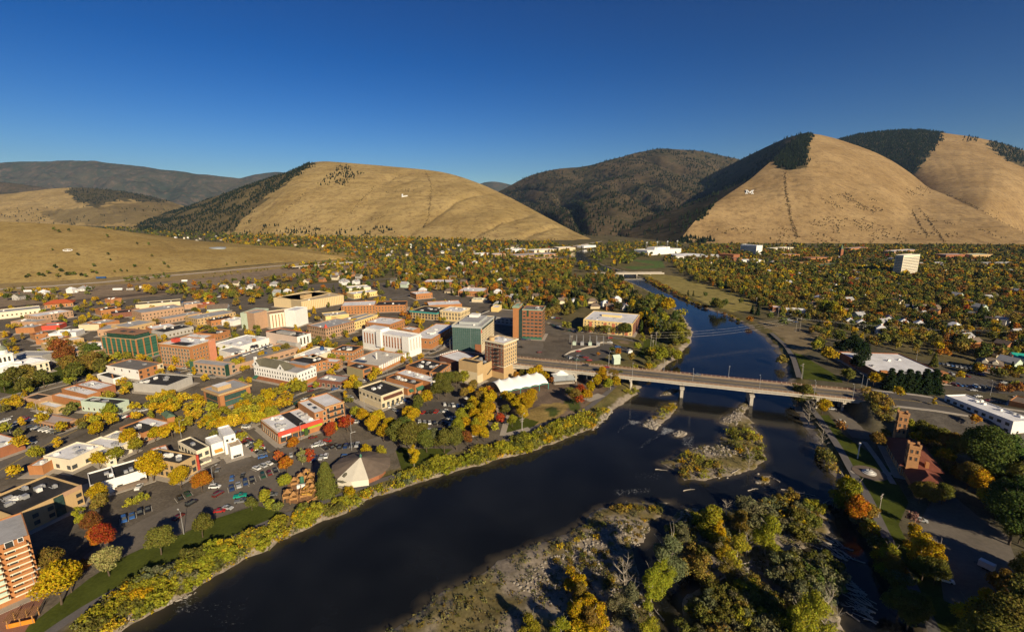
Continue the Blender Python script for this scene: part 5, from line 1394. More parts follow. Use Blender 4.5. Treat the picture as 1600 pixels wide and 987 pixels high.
for args in [
  ('office_building','brown-brick office with white roof and black louvred roof screen',2,(722,308),(930,300),30,11, OBRICK, WHITEROOF, [1.2,4.6,7.6]),
  ('brick_block','low red-brick building with black roof and red doorway wall',2,(932,304),(1118,300),28,9, OBRICK, BLACKROOF, [1.5,5]),
  ('shop','yellow stucco shop below the brown-brick office',2,(626,372),(770,356),22,7.5, YELLOW, GREYROOF, [1.5]),
  ('shop_row','grey-roofed cream shop row left of the square brick block',2,(770,402),(940,360),18,7, TAN, GREYROOF, [1.2]),
  ('warehouse','long tan building with white roof among orange trees beyond the ribbed hall',2,(800,235),(955,215),24,7, YELLOW, WHITEROOF, [1.5]),
  ('white_block','white building with stepped roof in front of far orange trees',2,(770,200),(905,190),26,7, CREAM, WHITEROOF, [1.5]),
  ('brick_block','long far brick building with white roof deep in the leafy quarter',2,(1228,158),(1405,160),30,8, BRICK, WHITEROOF, [2]),
  ('church_hall','brick hall with a very broad white pitched roof',5,(140,95),(296,100),36,8, OBRICK, WHITEROOF, [2]),
  ('brick_block','white-roofed brick building behind the cream stone building',5,(-40,185),(165,175),26,9, OBRICK, WHITEROOF, [2]),
  ('shop','small teal-roofed building near the red maple behind the cream stone building',5,(225,148),(312,150),14,4, BEIGE, PGREEN, []),
  ('brick_block','brick building with rust-red walls between far tree rows',2,(1185,235),(1285,225),24,8, OBRICK, WHITEROOF, [2]),
  ('warehouse','long white-walled store in front of the railway yard',1,(-120,360),(248,322),26,8, CREAM, GREYROOF, [3]),
  ('brick_block','pinkish brick block with white roof below the railway yard',1,(228,372),(448,336),24,8, PBRICK, WHITEROOF, [2,5]),
  ('brick_block','two-storey block with pale pilasters and dark roof behind yellow street trees',1,(870,350),(1132,312),30,10, PBRICK, GREYROOF, [1.5,5.5]),
  ('shop_row','long low pale shop row beside the pilastered block',1,(1016,388),(1245,348),18,5.5, PBRICK, GREYROOF, [1]),
  ('brick_block','tan shop block with white roof up the street from the orange office',1,(1215,388),(1452,345),26,8, TAN, GREYROOF, [1.5,5]),
  ('brick_block','low orange-brick shop with arched openings before the striped offices',1,(1300,400),(1440,378),22,6, OBRICK, BLACKROOF, [1.2]),
  ('white_block','small white rendered shop touching the orange-brick arches',1,(1436,400),(1512,380),16,6, WHITE, WHITEROOF, []),
  ('brick_block','orange-brick building with grey roof and pale end wall',1,(612,418),(735,395),22,7, OBRICK, GREYROOF, [1.5]),
  ('shop','grey-roofed pale cube left of the orange-brick building',1,(482,425),(612,420),20,6.5, BEIGE, GREYROOF, []),
  ('brick_block','tan block with many small windows behind the green-glass office',1,(790,438),(960,402),26,9, TAN, GREYROOF, [1.2,4.6]),
  ('warehouse','pale brick building with broad grey roof next to the green-glass office',1,(598,455),(800,440),26,7, PBRICK, GREYROOF, [1.5]),
  ('brick_block','low building with white roof and orange wall right of the green-glass office',1,(942,450),(1090,425),20,6, OBRICK, WHITEROOF, []),
  ('warehouse','whitewashed building with black roof beside a pale street tree',1,(1012,470),(1192,432),22,6.5, GREYW, BLACKROOF, [1.5]),
  ('brick_block','small orange-brick block with dark roof and leafy corner',1,(1338,480),(1418,455),24,7, OBRICK, BLACKROOF, [1.5]),
  ('shop_row','white flat-roofed sheds behind the orange corner building',1,(1110,500),(1262,505),16,6, OBRICK, WHITEROOF, []),
  ('shop','low grey-roofed shop with red eaves far left','a',(400,160),(735,140),14,5, REDP, GREYROOF, []),
  ('brick_block','orange-brick cube beneath a tall yellow tree far left','a',(185,180),(420,170),18,6, OBRICK, GREYROOF, []),
  ('brick_block','small brick house with two dark windows behind yellow trees','a',(430,262),(595,235),14,6, OBRICK, DBRICK, [2]),
  ('warehouse','jumble of white roofs behind the low orange shop','a',(600,250),(940,230),16,5, WHITE, WHITEROOF, []),
  ('shop','low orange shop with white roof edge','a',(440,325),(725,315),14,5, OBRICK, WHITEROOF, []),
  ('warehouse','long white roof with blue shadow behind the courthouse park','a',(580,385),(1040,300),13,5, TAN, WHITEROOF, []),
  ('shop','flat grey-roofed shed at the far left edge','a',(130,95),(450,100),16,5, PBRICK, GREYROOF, []),
  ('shop','low dark-roofed house at the left edge below the yellow trees','a',(-40,265),(120,215),14,5, TAN, BROWNROOF, []),
  ('brick_block','dim far brick row with red roofs along the railway',1,(1235,300),(1325,285),14,5, BRICK, REDP, []),
  ('brick_block','brown far brick building beside the railway yard trees',1,(680,268),(750,258),14,6, OBRICK, REDROOF, []),
  ('warehouse','long dark-roofed shed with pale walls below the yard',1,(835,300),(1110,278),20,6, BEIGE, BLACKROOF, []),
  ('shop_row','grey-roofed warehouse left of the red-roofed shed',1,(1135,300),(1240,290),22,6, PBRICK, GREYROOF, []),
  ('brick_block','brick block with small balconies among yellow trees',1,(620,335),(745,318),20,7, OBRICK, BLACKROOF, [1.5]),
  ('brick_block','two low brick shops joined under a dark roof',1,(690,355),(870,335),20,6, DBRICK, BLACKROOF, []),
]:
  rw = args[-1]; t = B2(*args[:-1])
  if rw: t.windows(rw, None, 1.3,1.7, None, TAN, 3.6)
  t.units(3, len(args[1]))
t = B2('rail_depot','old brick depot with a wide red hipped roof by the railway yard',1,(272,298),(448,284),16,5.5, OBRICK, REDROOF, 'building', par=.1); t.hip(5.5,4, mat('bright_red_roof',(.42,.09,.03),.9,.15,.3),1.5); t.windows([1], None, 1.5,2.4, None, CREAM, 5)
t = B2('gabled_hall','pale green gabled hall with a brown roof',1,(1275,330),(1400,322),16,6, PGREEN, BROWNROOF, par=.1); t.hip(6,4.5, BROWNROOF, .6, True)
# ---- right of the river
t = Bld('supermarket','low brick supermarket with a huge white roof and orange parapet corners', rect3('n',(440,162),(600,420),(1195,330),6.5),6.5, BRICK, WHITEROOF, 'supermarket')
R = (at(*zp('n',600,420),6.5),0,0,0)
t.units(3,3); t.box(1,1,5.9,6,3,8, OBRICK, 'parapet_corner'); t.box(t.W - 5,1,5.9, t.W - 1,7,8.2, OBRICK, 'parapet_corner'); t.panel('s',2, t.W * .4,1,5, DBRICK, 'dark_bay',.1)
H = 11.5
pL = at(*zp('m',868,158), H); pR = at(*zp('m',1500,402), H); dd = pR - pL
t = Bld('white_office','long white three-storey office with paired dark windows above a shaded car park',(pL, math.atan2(dd[1], dd[0]), float(np.hypot(*dd)),14.5), H, WHITE, WHITEROOF)
t.windows([4.3,8.0],9,1.9,1.5,['s'], DARKM, m0=2.6, mull=2); t.bands([.6],2.4,['s'], DARKM, GLASS, 1.5, step=3); t.units(7,3,.7, None, (2,8, t.W - 2,14)); t.windows([4.3],2,.9,1,['e'], DARKM, m0=4)
t = B2('shop','low building with brown roof in the car park behind the white office',7,(1490,770),(1660,810),16,5, OBRICK, BROWNROOF)
t = B2('shop','brick shop with white roof at the edge of the leafy quarter right of the river',6,(820,195),(895,200),12,6, BRICK, WHITEROOF); t.windows([1.5], None, 1.4,1.6, None, CREAM, 3)
t = B2('shop','white-fronted shop beside the brick shop right of the river',6,(900,208),(1020,218),14,6.5, WHITE, WHITEROOF); t.windows([1.5], None, 1.4,1.6, None, CREAM, 4)
# ---- university and the far strip
for args in [
  ('stadium','white stadium stands with floodlights at the foot of the bare mountain','u',(292,448),(410,440),50,14, WHITE, WHITE),
  ('arena','white arched fieldhouse roof beside the stadium','u',(385,466),(502,468),70,8, WHITE, WHITEROOF),
  ('arena','white annex between the fieldhouse and the brick theatre','u',(500,464),(542,466),40,8, WHITE, WHITEROOF),
  ('brick_block','reddish university theatre block right of the white arena','u',(540,458),(592,462),30,14, BRICK, OBRICK),
  ('dormitory','square white dormitory tower left of the campus','u',(616,426),(672,430),26,27, WHITE, WHITEROOF),
  ('dormitory','tall white dormitory tower standing alone in the orange trees','u',(1183,464),(1240,460),14,42, CREAM, WHITEROOF),
  ('campus_hall','brick campus hall with pale roof at the mountain foot','u',(772,462),(822,460),24,10, OBRICK, GREYROOF),
  ('campus_hall','long brick campus hall in front of the clock spire','u',(860,474),(938,470),24,11, OBRICK, BROWNROOF),
  ('campus_hall','cream campus hall with flat roof far right of the stadium','u',(730,440),(800,436),24,9, CREAM, WHITEROOF),
  ('campus_hall','green-roofed campus hall among dark trees','u',(820,490),(880,488),22,9, OBRICK, GREENROOF),
  ('campus_hall','broad green-roofed hall below the brick hall','u',(905,500),(962,492),22,9, OBRICK, GREENROOF),
  ('campus_hall','brick hall with a white roof right of the spire','u',(1000,440),(1062,436),26,9, OBRICK, GREYROOF),
  ('campus_hall','pale long hall far right behind the dormitory tower','u',(1150,450),(1235,444),28,10, PBRICK, WHITEROOF),
  ('campus_hall','brick hall with stepped roof right of the white tower','u',(1330,462),(1412,460),30,13, BRICK, GREYROOF),
  ('campus_hall','cream hall with colonnade at far right','u',(1420,462),(1492,460),30,13, TAN, PGREEN),
  ('campus_hall','low pale terrace of halls near the right edge','u',(1470,492),(1590,490),24,7, GREYW, GREYROOF),
  ('campus_hall','low white hall among trees below the dormitory','u',(1245,492),(1340,490),20,6, GREYW, WHITEROOF),
  ('campus_hall','white roofed lab building left of the brick hall','u',(625,482),(700,480),24,7, WHITE, WHITEROOF),
  ('campus_hall','small brick block beside the reddish theatre','u',(592,474),(622,474),22,9, BRICK, BROWNROOF),
  ('store','white warehouse store at the end of the valley strip','w',(1165,494),(1230,490),40,9, WHITE, WHITEROOF),
  ('store','long white store along the far river bank','w',(1265,498),(1372,492),40,8, CREAM, WHITEROOF),
  ('store','cream box store by the far river bend','w',(1376,486),(1452,484),40,11, BEIGE, WHITEROOF),
  ('store','white low store left of the valley strip','w',(1015,514),(1068,510),30,7, WHITE, WHITEROOF),
  ('store','reddish low store in the valley strip','w',(1085,516),(1135,512),30,7, PBRICK, WHITEROOF),
  ('store','wide grey-roofed mall in the valley strip','w',(1180,522),(1370,512),50,7, PBRICK, GREYROOF),
  ('store','dark low mall in front of the valley stores','w',(1260,536),(1370,530),30,6, TAN, BROWNROOF),
  ('store','pale store beside the far highway','w',(1490,478),(1545,474),30,7, WHITE, WHITEROOF),
]:
  t = B2(*args)
  if args[0] == 'dormitory':
    n = int(args[6] / 3.2); t.bands([1.5 + 3.1 * i for i in range(n - 1)],1.3,['s','w'], WHITE, GLASS, 1.5)
  if args[1].startswith('white arched'): t.hip(8.05,4.5, WHITEROOF, .5)
  if args[0] == 'stadium':
    for i in range(4):
      b = MB(); x = t.W * (.05 + .3 * i); b.tube((x, 10,10),(x, 10,36),.5,.4); b.box(x - 3,9.5,34, x + 3,10.5,38, bottom=True); b.build('floodlight', METAL, t.root)
    t.box(t.W * .3,12,13.3, t.W * .75,40,20, WHITE, 'press_box')
sp = thing('spire','slim campus clock spire with pointed green roof','tower',(*at(*zp('u',962,470)),0),.2)
b = MB(); b.box(-4,-4,-1,4,4,22); b.build('shaft', BRICK, sp)
b = MB(); b.cone(0,0,22,36,4.5,.1,4, ph=PI / 4); b.build('spire_roof', GREENROOF, sp)
# ---- houses: white and pale gables peeping out of the leaves
HOUSE = {}
def house_parts(kind):
  w, d, h, wallm, roofm, hip = kind
  key = (w, d, h, wallm.name, roofm.name, hip)
  if key in HOUSE: return HOUSE[key]
  b = MB(); b.box(-w / 2,-d / 2,-.5, w / 2, d / 2, h)
  if not hip: b.face([(-w / 2,-d / 2, h),(w / 2,-d / 2, h),(0,-d / 2, h + w * .36)]); b.face([(w / 2, d / 2, h),(-w / 2, d / 2, h),(0, d / 2, h + w * .36)])
  b.box(w * .12,-d / 2 - 2,-.5, w * .42,-d / 2, h * .5)
  wall = b.mesh('wall', wallm)
  b = MB(); o = .6; r = w * .36 * (1 + 2 * o / w)
  y0, y1 = -d / 2 - o, d / 2 + o; q = w * .45 if hip else 0
  for sx in (-1,1):
    p = [(sx * (w / 2 + o), y0, h - .25),(sx * (w / 2 + o), y1, h - .25),(0, y1 - q, h - .25 + r),(0, y0 + q, h - .25 + r)]
    b.face(p if sx > 0 else p[::-1]); b.face([(x, y, z - .16) for x, y, z in (p[::-1] if sx > 0 else p)])
  if hip:
    b.face([(-w / 2 - o, y0, h - .25),(w / 2 + o, y0, h - .25),(0, y0 + q, h - .25 + r)]); b.face([(w / 2 + o, y1, h - .25),(-w / 2 - o, y1, h - .25),(0, y1 - q, h - .25 + r)])
  roof = b.mesh('roof', roofm)
  b = MB(); b.box(w * .15,-.4, h, w * .15 + .8,.4, h + r + .6); ch = b.mesh('chimney', BRICK)
  HOUSE[key] = (wall, roof, ch, window_mesh(1.1,1.4, WHITE))
  return HOUSE[key]
HK = [(8,11,5.5, WHITE, GREYROOF, 0),(9,12,5, CREAM, BROWNROOF, 0),(8.5,10,5.8, WHITE, WHITEROOF, 1),(9,13,3.5, BEIGE, BROWNROOF, 1),
      (10,12,6, PGREEN, GREYROOF, 0),(8,10,5.5, OBRICK, BROWNROOF, 0),(11,14,3.5, WHITE, GREYROOF, 1),(9,11,5.5, GREYW, OLIVEROOF, 0)]
HN = ['grey-roofed white house','brown-roofed cream house','pale-roofed white house','beige bungalow',
      'pale green house','orange-brick house','low white bungalow','olive-roofed grey house']
HOUSES = []
def house(x, y, kind, rot, where):
  wall, roof, ch, win = house_parts(HK[kind])
  t = thing('house', None, 'house',(x, y, float(height(np.array([x]), np.array([y]))[0])), rot, 'houses ' + where)
  obj('wall', wall, t); rf = obj('roof', roof, t); obj('chimney', ch, rf)
  w, d, h = HK[kind][:3]
  for q in (-.25,.25):
    obj('window', win, t, (w * q, -d / 2,1.2)); obj('window', win, t, (w / 2, d * q, 1.2), PI / 2)
  BOXES.append((x, y, rot, w / 2, d / 2, h + 3))
  HOUSES.append((t, HN[kind], where))
rh = random.Random(5)
def free(x, y, r):
  for cx, cy, a, hw, hd, h in BOXES:
    dx, dy = x - cx, y - cy
    if abs(dx) > 140 or abs(dy) > 140: continue
    u = dx * math.cos(a) + dy * math.sin(a); v = -dx * math.sin(a) + dy * math.cos(a)
    if abs(u) < hw + r and abs(v) < hd + r: return False
  return True
def scatter_houses(poly, n, where, a0, zone_k=0):
  xs = [p[0] for p in poly]; ys = [p[1] for p in poly]; c = 0; tries = 0
  while c < n and tries < n * 60:
    tries += 1
    px_, py_ = rh.uniform(min(xs), max(xs)), rh.uniform(min(ys), max(ys))
    if not inpoly(np.array([px_]), np.array([py_]), poly)[0]: continue
    x, y = at(px_, py_)
    if not free(x, y, 9): continue
    house(x, y, rh.randrange(len(HK)), a0 + rh.choice([0, PI / 2]) + rh.uniform(-.05,.05), where); c += 1
for k, x, y, kd, r in [(7,500,310,2,-.5),(7,570,320,2,-.5),(7,690,355,2,-.5),(7,740,290,0,-.5),(7,830,315,2,-.5),(7,930,325,2,-.5),(7,1020,350,0,-.5),(7,1110,365,0,-.5),
                       (7,1160,145,4,.3),(7,1270,270,0,.3),(7,1250,300,3,.3),(7,1365,300,1,.3),(7,1440,300,0,.3),(7,1370,500,3,.3),(7,1420,480,3,.3),
                       (7,1480,570,4,.3),(7,560,45,0,.2),(7,820,165,2,.2),(7,310,160,2,.2),(7,380,120,2,.2),(7,400,80,0,.2),(7,1225,190,0,.2),(7,590,120,0,.2)]:
  x_, y_ = at(*zp(k, x, y)); house(x_, y_, kd, r, 'in the right-bank quarter')
t = B2('brick_house','large brick house with several gabled dormers beside a teal-roofed house',7,(1290,535),(1450,560),13,7, OBRICK, BROWNROOF, 'house', par=.1); t.hip(7,4.2, BROWNROOF, .7); t.windows([1.2,4.2], None, 1.1,1.6, None, WHITE, 2.6)
for q in (.3,.7):
  b = MB(); x = t.W * q; b.box(x - 1.6,-.3,7.1, x + 1.6,3,8.6); b.face([(x - 1.9,-.4,8.6),(x + 1.9,-.4,8.6),(x, -.4,10.2)]); b.face([(x - 1.9,-.4,8.6),(x, -.4,10.2),(x, 4.5,10.2),(x - 1.9,4.5,8.6)]); b.face([(x + 1.9,4.5,8.6),(x, 4.5,10.2),(x, -.4,10.2),(x + 1.9,-.4,8.6)]); b.build('dormer', CREAM, t.root)
t = B2('teal_house','house with a vivid teal metal roof at the right edge',7,(1515,505),(1640,520),12,4, WHITE, TEAL, 'house', par=.1); t.hip(4,3, mat('bright_teal_roof',(.03,.42,.33),.5),.6, True)
scatter_houses([(1190,445),(1500,425),(1700,440),(1700,570),(1480,545),(1330,500),(1200,480)],46,'in the right-bank quarter',.25)
scatter_houses([(1060,412),(1300,402),(1640,405),(1640,428),(1150,440)],40,'far off in the right-bank quarter',.25)
scatter_houses([(590,440),(700,410),(880,410),(900,440),(800,490),(720,470),(640,460)],40,'in the left-bank quarter',-.3)
scatter_houses([(330,450),(560,425),(600,440),(560,455),(420,465)],20,'below the dry knoll',-.3)
scatter_houses([(860,470),(960,470),(1000,490),(900,480)],9,'by the riverside meadow',.1)
scatter_houses([(400,380),(700,383),(860,388),(700,402),(560,400)],40,'at the foot of the bare mountain',.1)
scatter_houses([(130,362),(330,370),(420,376),(300,380)],20,'up the far left valley',.1)
scatter_houses([(20,462),(140,452),(130,462),(30,472)],5,'beside the railway yard',0)
# ------------------------------------------------------------------ single small buildings and structures
def carousel():
  c = at(*zp(4,732,545)); R_ = 14.2
  t = thing('carousel_house','carousel pavilion with a wide brown polygonal roof and one white glazed wedge','pavilion',(c[0], c[1],0),.0)
  n = 12; a0 = math.radians(-90)
  b = MB(); b.cone(0,0,-.3,3.6, R_ - 2.6, R_ - 2.6, n, ph=a0); b.build('wall', BRICK, t)
  b = MB()
  for k in range(n):
    a, e = a0 + 2 * PI * k / n, a0 + 2 * PI * (k + 1) / n
    p0 = (R_ * math.cos(a), R_ * math.sin(a),4.0); p1 = (R_ * math.cos(e), R_ * math.sin(e),4.0)
    b.face([p0, p1,(.35 * math.cos(e),.35 * math.sin(e),8.2),(.35 * math.cos(a),.35 * math.sin(a),8.2)])
    b.face([p1, p0,(p0[0], p0[1],3.7),(p1[0], p1[1],3.7)])
    b.face([(p0[0], p0[1],3.7),(0,0,3.7),(p1[0], p1[1],3.7)])
  b.build('roof', BROWNROOF, t)
  b = MB()
  for k in (11,0):
    a, e = a0 + 2 * PI * k / n, a0 + 2 * PI * (k + 1) / n
    q = 1.02
    b.face([(R_ * q * math.cos(a), R_ * q * math.sin(a),4.12),(R_ * q * math.cos(e), R_ * q * math.sin(e),4.12),(.4 * math.cos(e),.4 * math.sin(e),8.42),(.4 * math.cos(a),.4 * math.sin(a),8.42)])
    b.face([(R_ * q * math.cos(a), R_ * q * math.sin(a),1.0),(R_ * q * math.cos(e), R_ * q * math.sin(e),1.0),(R_ * q * math.cos(e), R_ * q * math.sin(e),4.08),(R_ * q * math.cos(a), R_ * q * math.sin(a),4.08)])
  b.build('white_wedge', mat('white_canvas',(.66,.61,.50),.8,.06,.5), t)
  b = MB(); b.cone(0,0,8.2,9.2,.5,.5,8); b.cone(0,0,9.2,10.2,.7,.05,8); b.build('finial', GREENP, t)
  BOXES.append((c[0], c[1],0,15,15,8))
  c = at(*zp(4,638,612)); t = thing('gazebo','small octagonal gazebo with grey-green roof beside the carousel pavilion','gazebo',(c[0], c[1],0))
  b = MB(); b.cone(0,0,-.2,.5,4.2,4.2,8); b.build('floor', CONC, t)
  for k in range(8):
    a = 2 * PI * k / 8; b = MB(); b.tube((3.7 * math.cos(a),3.7 * math.sin(a),.5),(3.7 * math.cos(a),3.7 * math.sin(a),3.3),.13); b.build('post', WHITE, t)
  b = MB(); b.cone(0,0,3.3,5.6,5.2,.15,8); b.face([(5.2 * math.cos(-2 * PI * k / 8),5.2 * math.sin(-2 * PI * k / 8),3.29) for k in range(8)]); b.build('roof', OLIVEROOF, t)
  BOXES.append((c[0], c[1],0,5,5,5))
carousel()
def playground():
  c = at(*zp('s',760,760)); t = thing('wooden_playground','timber castle playground of brown towers, ramps and a yellow slide','playground',(c[0], c[1],0),.35)
  def u(k, x, y):
    p = at(*zp(k, x, y)) - c; a = -.35
    return p[0] * math.cos(a) - p[1] * math.sin(a), p[0] * math.sin(a) + p[1] * math.cos(a)
  for (x, y, w, h, cone) in [(700,640,1.6,4.5,1),(790,610,1.5,5.5,1),(860,640,1.5,4.5,1),(840,730,1.6,4.2,1),(880,790,1.4,3.8,1),(760,800,1.6,3.6,0),(500,900,1.8,4.4,1),(590,920,1.5,3.8,1),(600,690,1.4,3.8,1),(740,870,1.4,3.2,0)]:
    X, Y = u('s', x, y); b = MB()
    for sx in (-1,1):
      for sy in (-1,1): b.box(X + sx * w - .12, Y + sy * w - .12,-.2, X + sx * w + .12, Y + sy * w + .12, h)
    b.box(X - w, Y - w, h * .45, X + w, Y + w, h * .45 + .15, bottom=True); b.box(X - w, Y - w - .06, h * .5, X + w, Y - w, h * .75, bottom=True); b.box(X - w - .06, Y - w, h * .5, X - w, Y + w, h * .75, bottom=True)
    if cone: b.cone(X, Y, h, h + 1.3, w * 1.35,.05,4, ph=PI / 4)
    b.build('tower', WOOD, t)
  path = [u('s', *p) for p in [(700,640),(790,610),(860,640),(840,730),(880,790),(850,880),(740,870),(760,800),(840,730)]]
  b = MB(); strip(path, 1.5,[1.8] * len(path),0,0, b, .25); b.build('walkway', WOOD, t)
  for off in (-.8,.8):
    b = MB(); strip(path, .1,[2.8] * len(path),0, off, b, .8); b.build('walkway_rail', mat('yellow_timber',(.52,.30,.06),.85,.2,1), t)
  X, Y = u('s',820,560); b = MB(); b.face([(X - .5, Y - .5,4.2),(X + .5, Y - .5,4.2),(X + .5, Y - 6.5,.3),(X - .5, Y - 6.5,.3)][::-1]); b.box(X - .6, Y - .5,0, X + .6, Y + .6,4.2)
  b.build('slide', mat('yellow_slide',(.72,.42,.03),.4,.08,1), t)
  X, Y = u('s',715,660); b = MB(); b.cone(X, Y, 0,3.6,1.1,1.1,10); b.cone(X, Y, 3.6,4.5,1.1,.3,10); b.build('green_drum', GREENP, t)
  X, Y = u('s',710,720); b = MB(); b.box(X - 2.0, Y - 1,0, X + 2.0, Y + .2,2.4); b.build('white_panel', WHITE, t)
  o = drape('play_ground_cover',[tuple(at(*zp('s', *p))) for p in [(490,660),(640,640),(680,560),(900,560),(930,700),(960,800),(900,880),(660,980),(460,960),(480,830)]], mat('bark_mulch',(.30,.17,.09),1,.3,1,0))
  f = thing('wood_fence','long low curved timber fence along the riverside path by the playground','fence',(0,0,0))
  pts = dense([at(*zp('s', *p)) for p in [(660,985),(760,965),(850,930),(940,880),(1000,830)]],2.4)
  b = MB(); strip(pts, .12,[1.35] * len(pts),0,0, b, .5); strip(pts, .12,[.7] * len(pts),0,0, b, .45); b.build('rail', WOOD, f)
  for p in pts: b = MB(); b.box(p[0] - .1, p[1] - .1,-.3, p[0] + .1, p[1] + .1,1.5); b.build('post', WOOD, f)
  BOXES.append((c[0], c[1],0,13,11,5))
playground()
def pavilion():
  a = at(*zp('l',340,465),2); e = at(*zp('l',930,345),2); d = e - a; Lp = float(np.hypot(*d)); ang = math.atan2(d[1], d[0])
  t = thing('tent_pavilion','long white tensile pavilion with five peaks on green posts in the riverside park','pavilion',(a[0], a[1],0), ang)
  Wd = 20.0; nx, ny, np_ = 61,17,5
  xs = np.linspace(0, Lp, nx); ys = np.linspace(0, Wd, ny)
  X, Y = np.meshgrid(xs, ys, indexing='ij')
  Zt = 4.4 + 3.4 * np.sin(PI * Y / Wd) ** .8
  for k in range(np_):
    cx = Lp * (k + .5) / np_
    r = np.hypot(X - cx, (Y - Wd / 2) * .8); Zt += 2.6 * np.exp(-r / 2.4)
  sc = np.abs(((X / Lp * np_) % 1) - .5) * 2          # scalloped edges between the masts
  edge = np.clip(1 - np.minimum(Y, Wd - Y) / 3,0,1); Zt += (1 - sc ** 2) * edge * .5 - edge * .2
  Ysc = Y + np.where(Y < Wd / 2,1,-1) * edge * (1 - sc ** 2) * .8
  me = arr_mesh('canopy', np.stack([X.ravel(), Ysc.ravel(), Zt.ravel()],1), grid_faces(nx, ny)[:, ::-1], mat('tent_white',(.80,.79,.76),.6,.04,.3), True)
  o = obj('canopy', me, t)
  m = o.modifiers.new('Solidify','SOLIDIFY'); m.thickness = .05
  for k in range(np_ + 1):
    for y in (0, Wd):
      b = MB(); x = Lp * k / np_; b.tube((x, y, -.3),(x, y, 4.7),.22); b.build('post', TEAL, t)
  for k in range(np_):
    b = MB(); cx = Lp * (k + .5) / np_; b.tube((cx, Wd / 2,4),(cx, Wd / 2,10.5),.12); b.build('mast', WHITE, t)
  for y in (0, Wd):
    b = MB(); b.tube((0, y, 4.3),(Lp, y, 4.3),.18); b.build('edge_beam', TEAL, t)
  BOXES.append((a[0] + math.cos(ang) * Lp / 2 - math.sin(ang) * 8, a[1] + math.sin(ang) * Lp / 2 + math.cos(ang) * 8, ang, Lp / 2,8,7))
  c = at(*zp('l',1105,290)); t = thing('stage_tent','small band shell with white peaked fabric over a grey sloping roof','stage',(c[0], c[1],0),.2)
  b = MB(); b.box(-8,-4.5,0,8,5,1.0); b.build('stage_floor', CONC, t)
  b = MB(); b.face([(-8.5,-6,3.2),(8.5,-6,3.2),(7.5,1,6),(-7.5,1,6)]); b.face([(-8.5,-6,3.1),(-7.5,1,5.9),(7.5,1,5.9),(8.5,-6,3.1)]); b.build('grey_roof', mat('silver_roof',(.34,.37,.38),.5,.1,.4), t)
  n = 24; V = []; 
  b = MB()
  for i in range(n):
    a0, a1 = 2 * PI * i / n, 2 * PI * (i + 1) / n
    def q(a, r, z): return (8 * r * math.cos(a),3 + 4.2 * r * math.sin(a), z)
    b.face([q(a0,1,5.4), q(a1,1,5.4), q(a1,.5,6.6), q(a0,.5,6.6)]); b.face([q(a0,.5,6.6), q(a1,.5,6.6), q(a1,.02,8.6), q(a0,.02,8.6)])
  b.build('fabric_peak', mat('tent_white',(.80,.79,.76)), t, True)
  for x in (-7,7):
    for y in (-5.4,4.6): b = MB(); b.tube((x, y, 0),(x, y, 5.4 if y > 0 else 3.3),.16); b.build('post', METAL, t)
  BOXES.append((c[0], c[1],.2,9,6,6))
  c = at(*zp('l',838,195)); t = thing('gateway','teal steel gateway arch under the bridge end','gateway',(c[0], c[1],0),-.2)
  b = MB(); b.box(-4.8,-2,5.6,4.8,2,6.2, bottom=True); b.face([(-5,-2.2,6.2),(5,-2.2,6.2),(5,0,7.4),(-5,0,7.4)]); b.face([(5,2.2,6.2),(-5,2.2,6.2),(-5,0,7.4),(5,0,7.4)]); b.build('canopy', mat('bright_teal_roof',(.03,.42,.33)), t)
  for x in (-4,4):
    for y in (-1.6,1.6): b = MB(); b.tube((x, y, -.2),(x, y, 5.6),.2); b.build('post', TEAL, t)
  c = at(*zp('l',345,690)); t = thing('park_shelter','small dark timber shelter with red posts beside a red maple','shelter',(c[0], c[1],0),.4)
  b = MB(); b.face([(-4,-3,3),(4,-3,3),(4,0,5),(-4,0,5)]); b.face([(4,3,3),(-4,3,3),(-4,0,5),(4,0,5)]); b.face([(-4,-3,2.95),(-4,3,2.95),(4,3,2.95),(4,-3,2.95)]); b.build('roof', BROWNROOF, t)
  for x in (-3.4,3.4):
    for y in (-2.4,2.4): b = MB(); b.tube((x, y, -.2),(x, y, 3),.16); b.build('post', REDP, t)
pavilion()
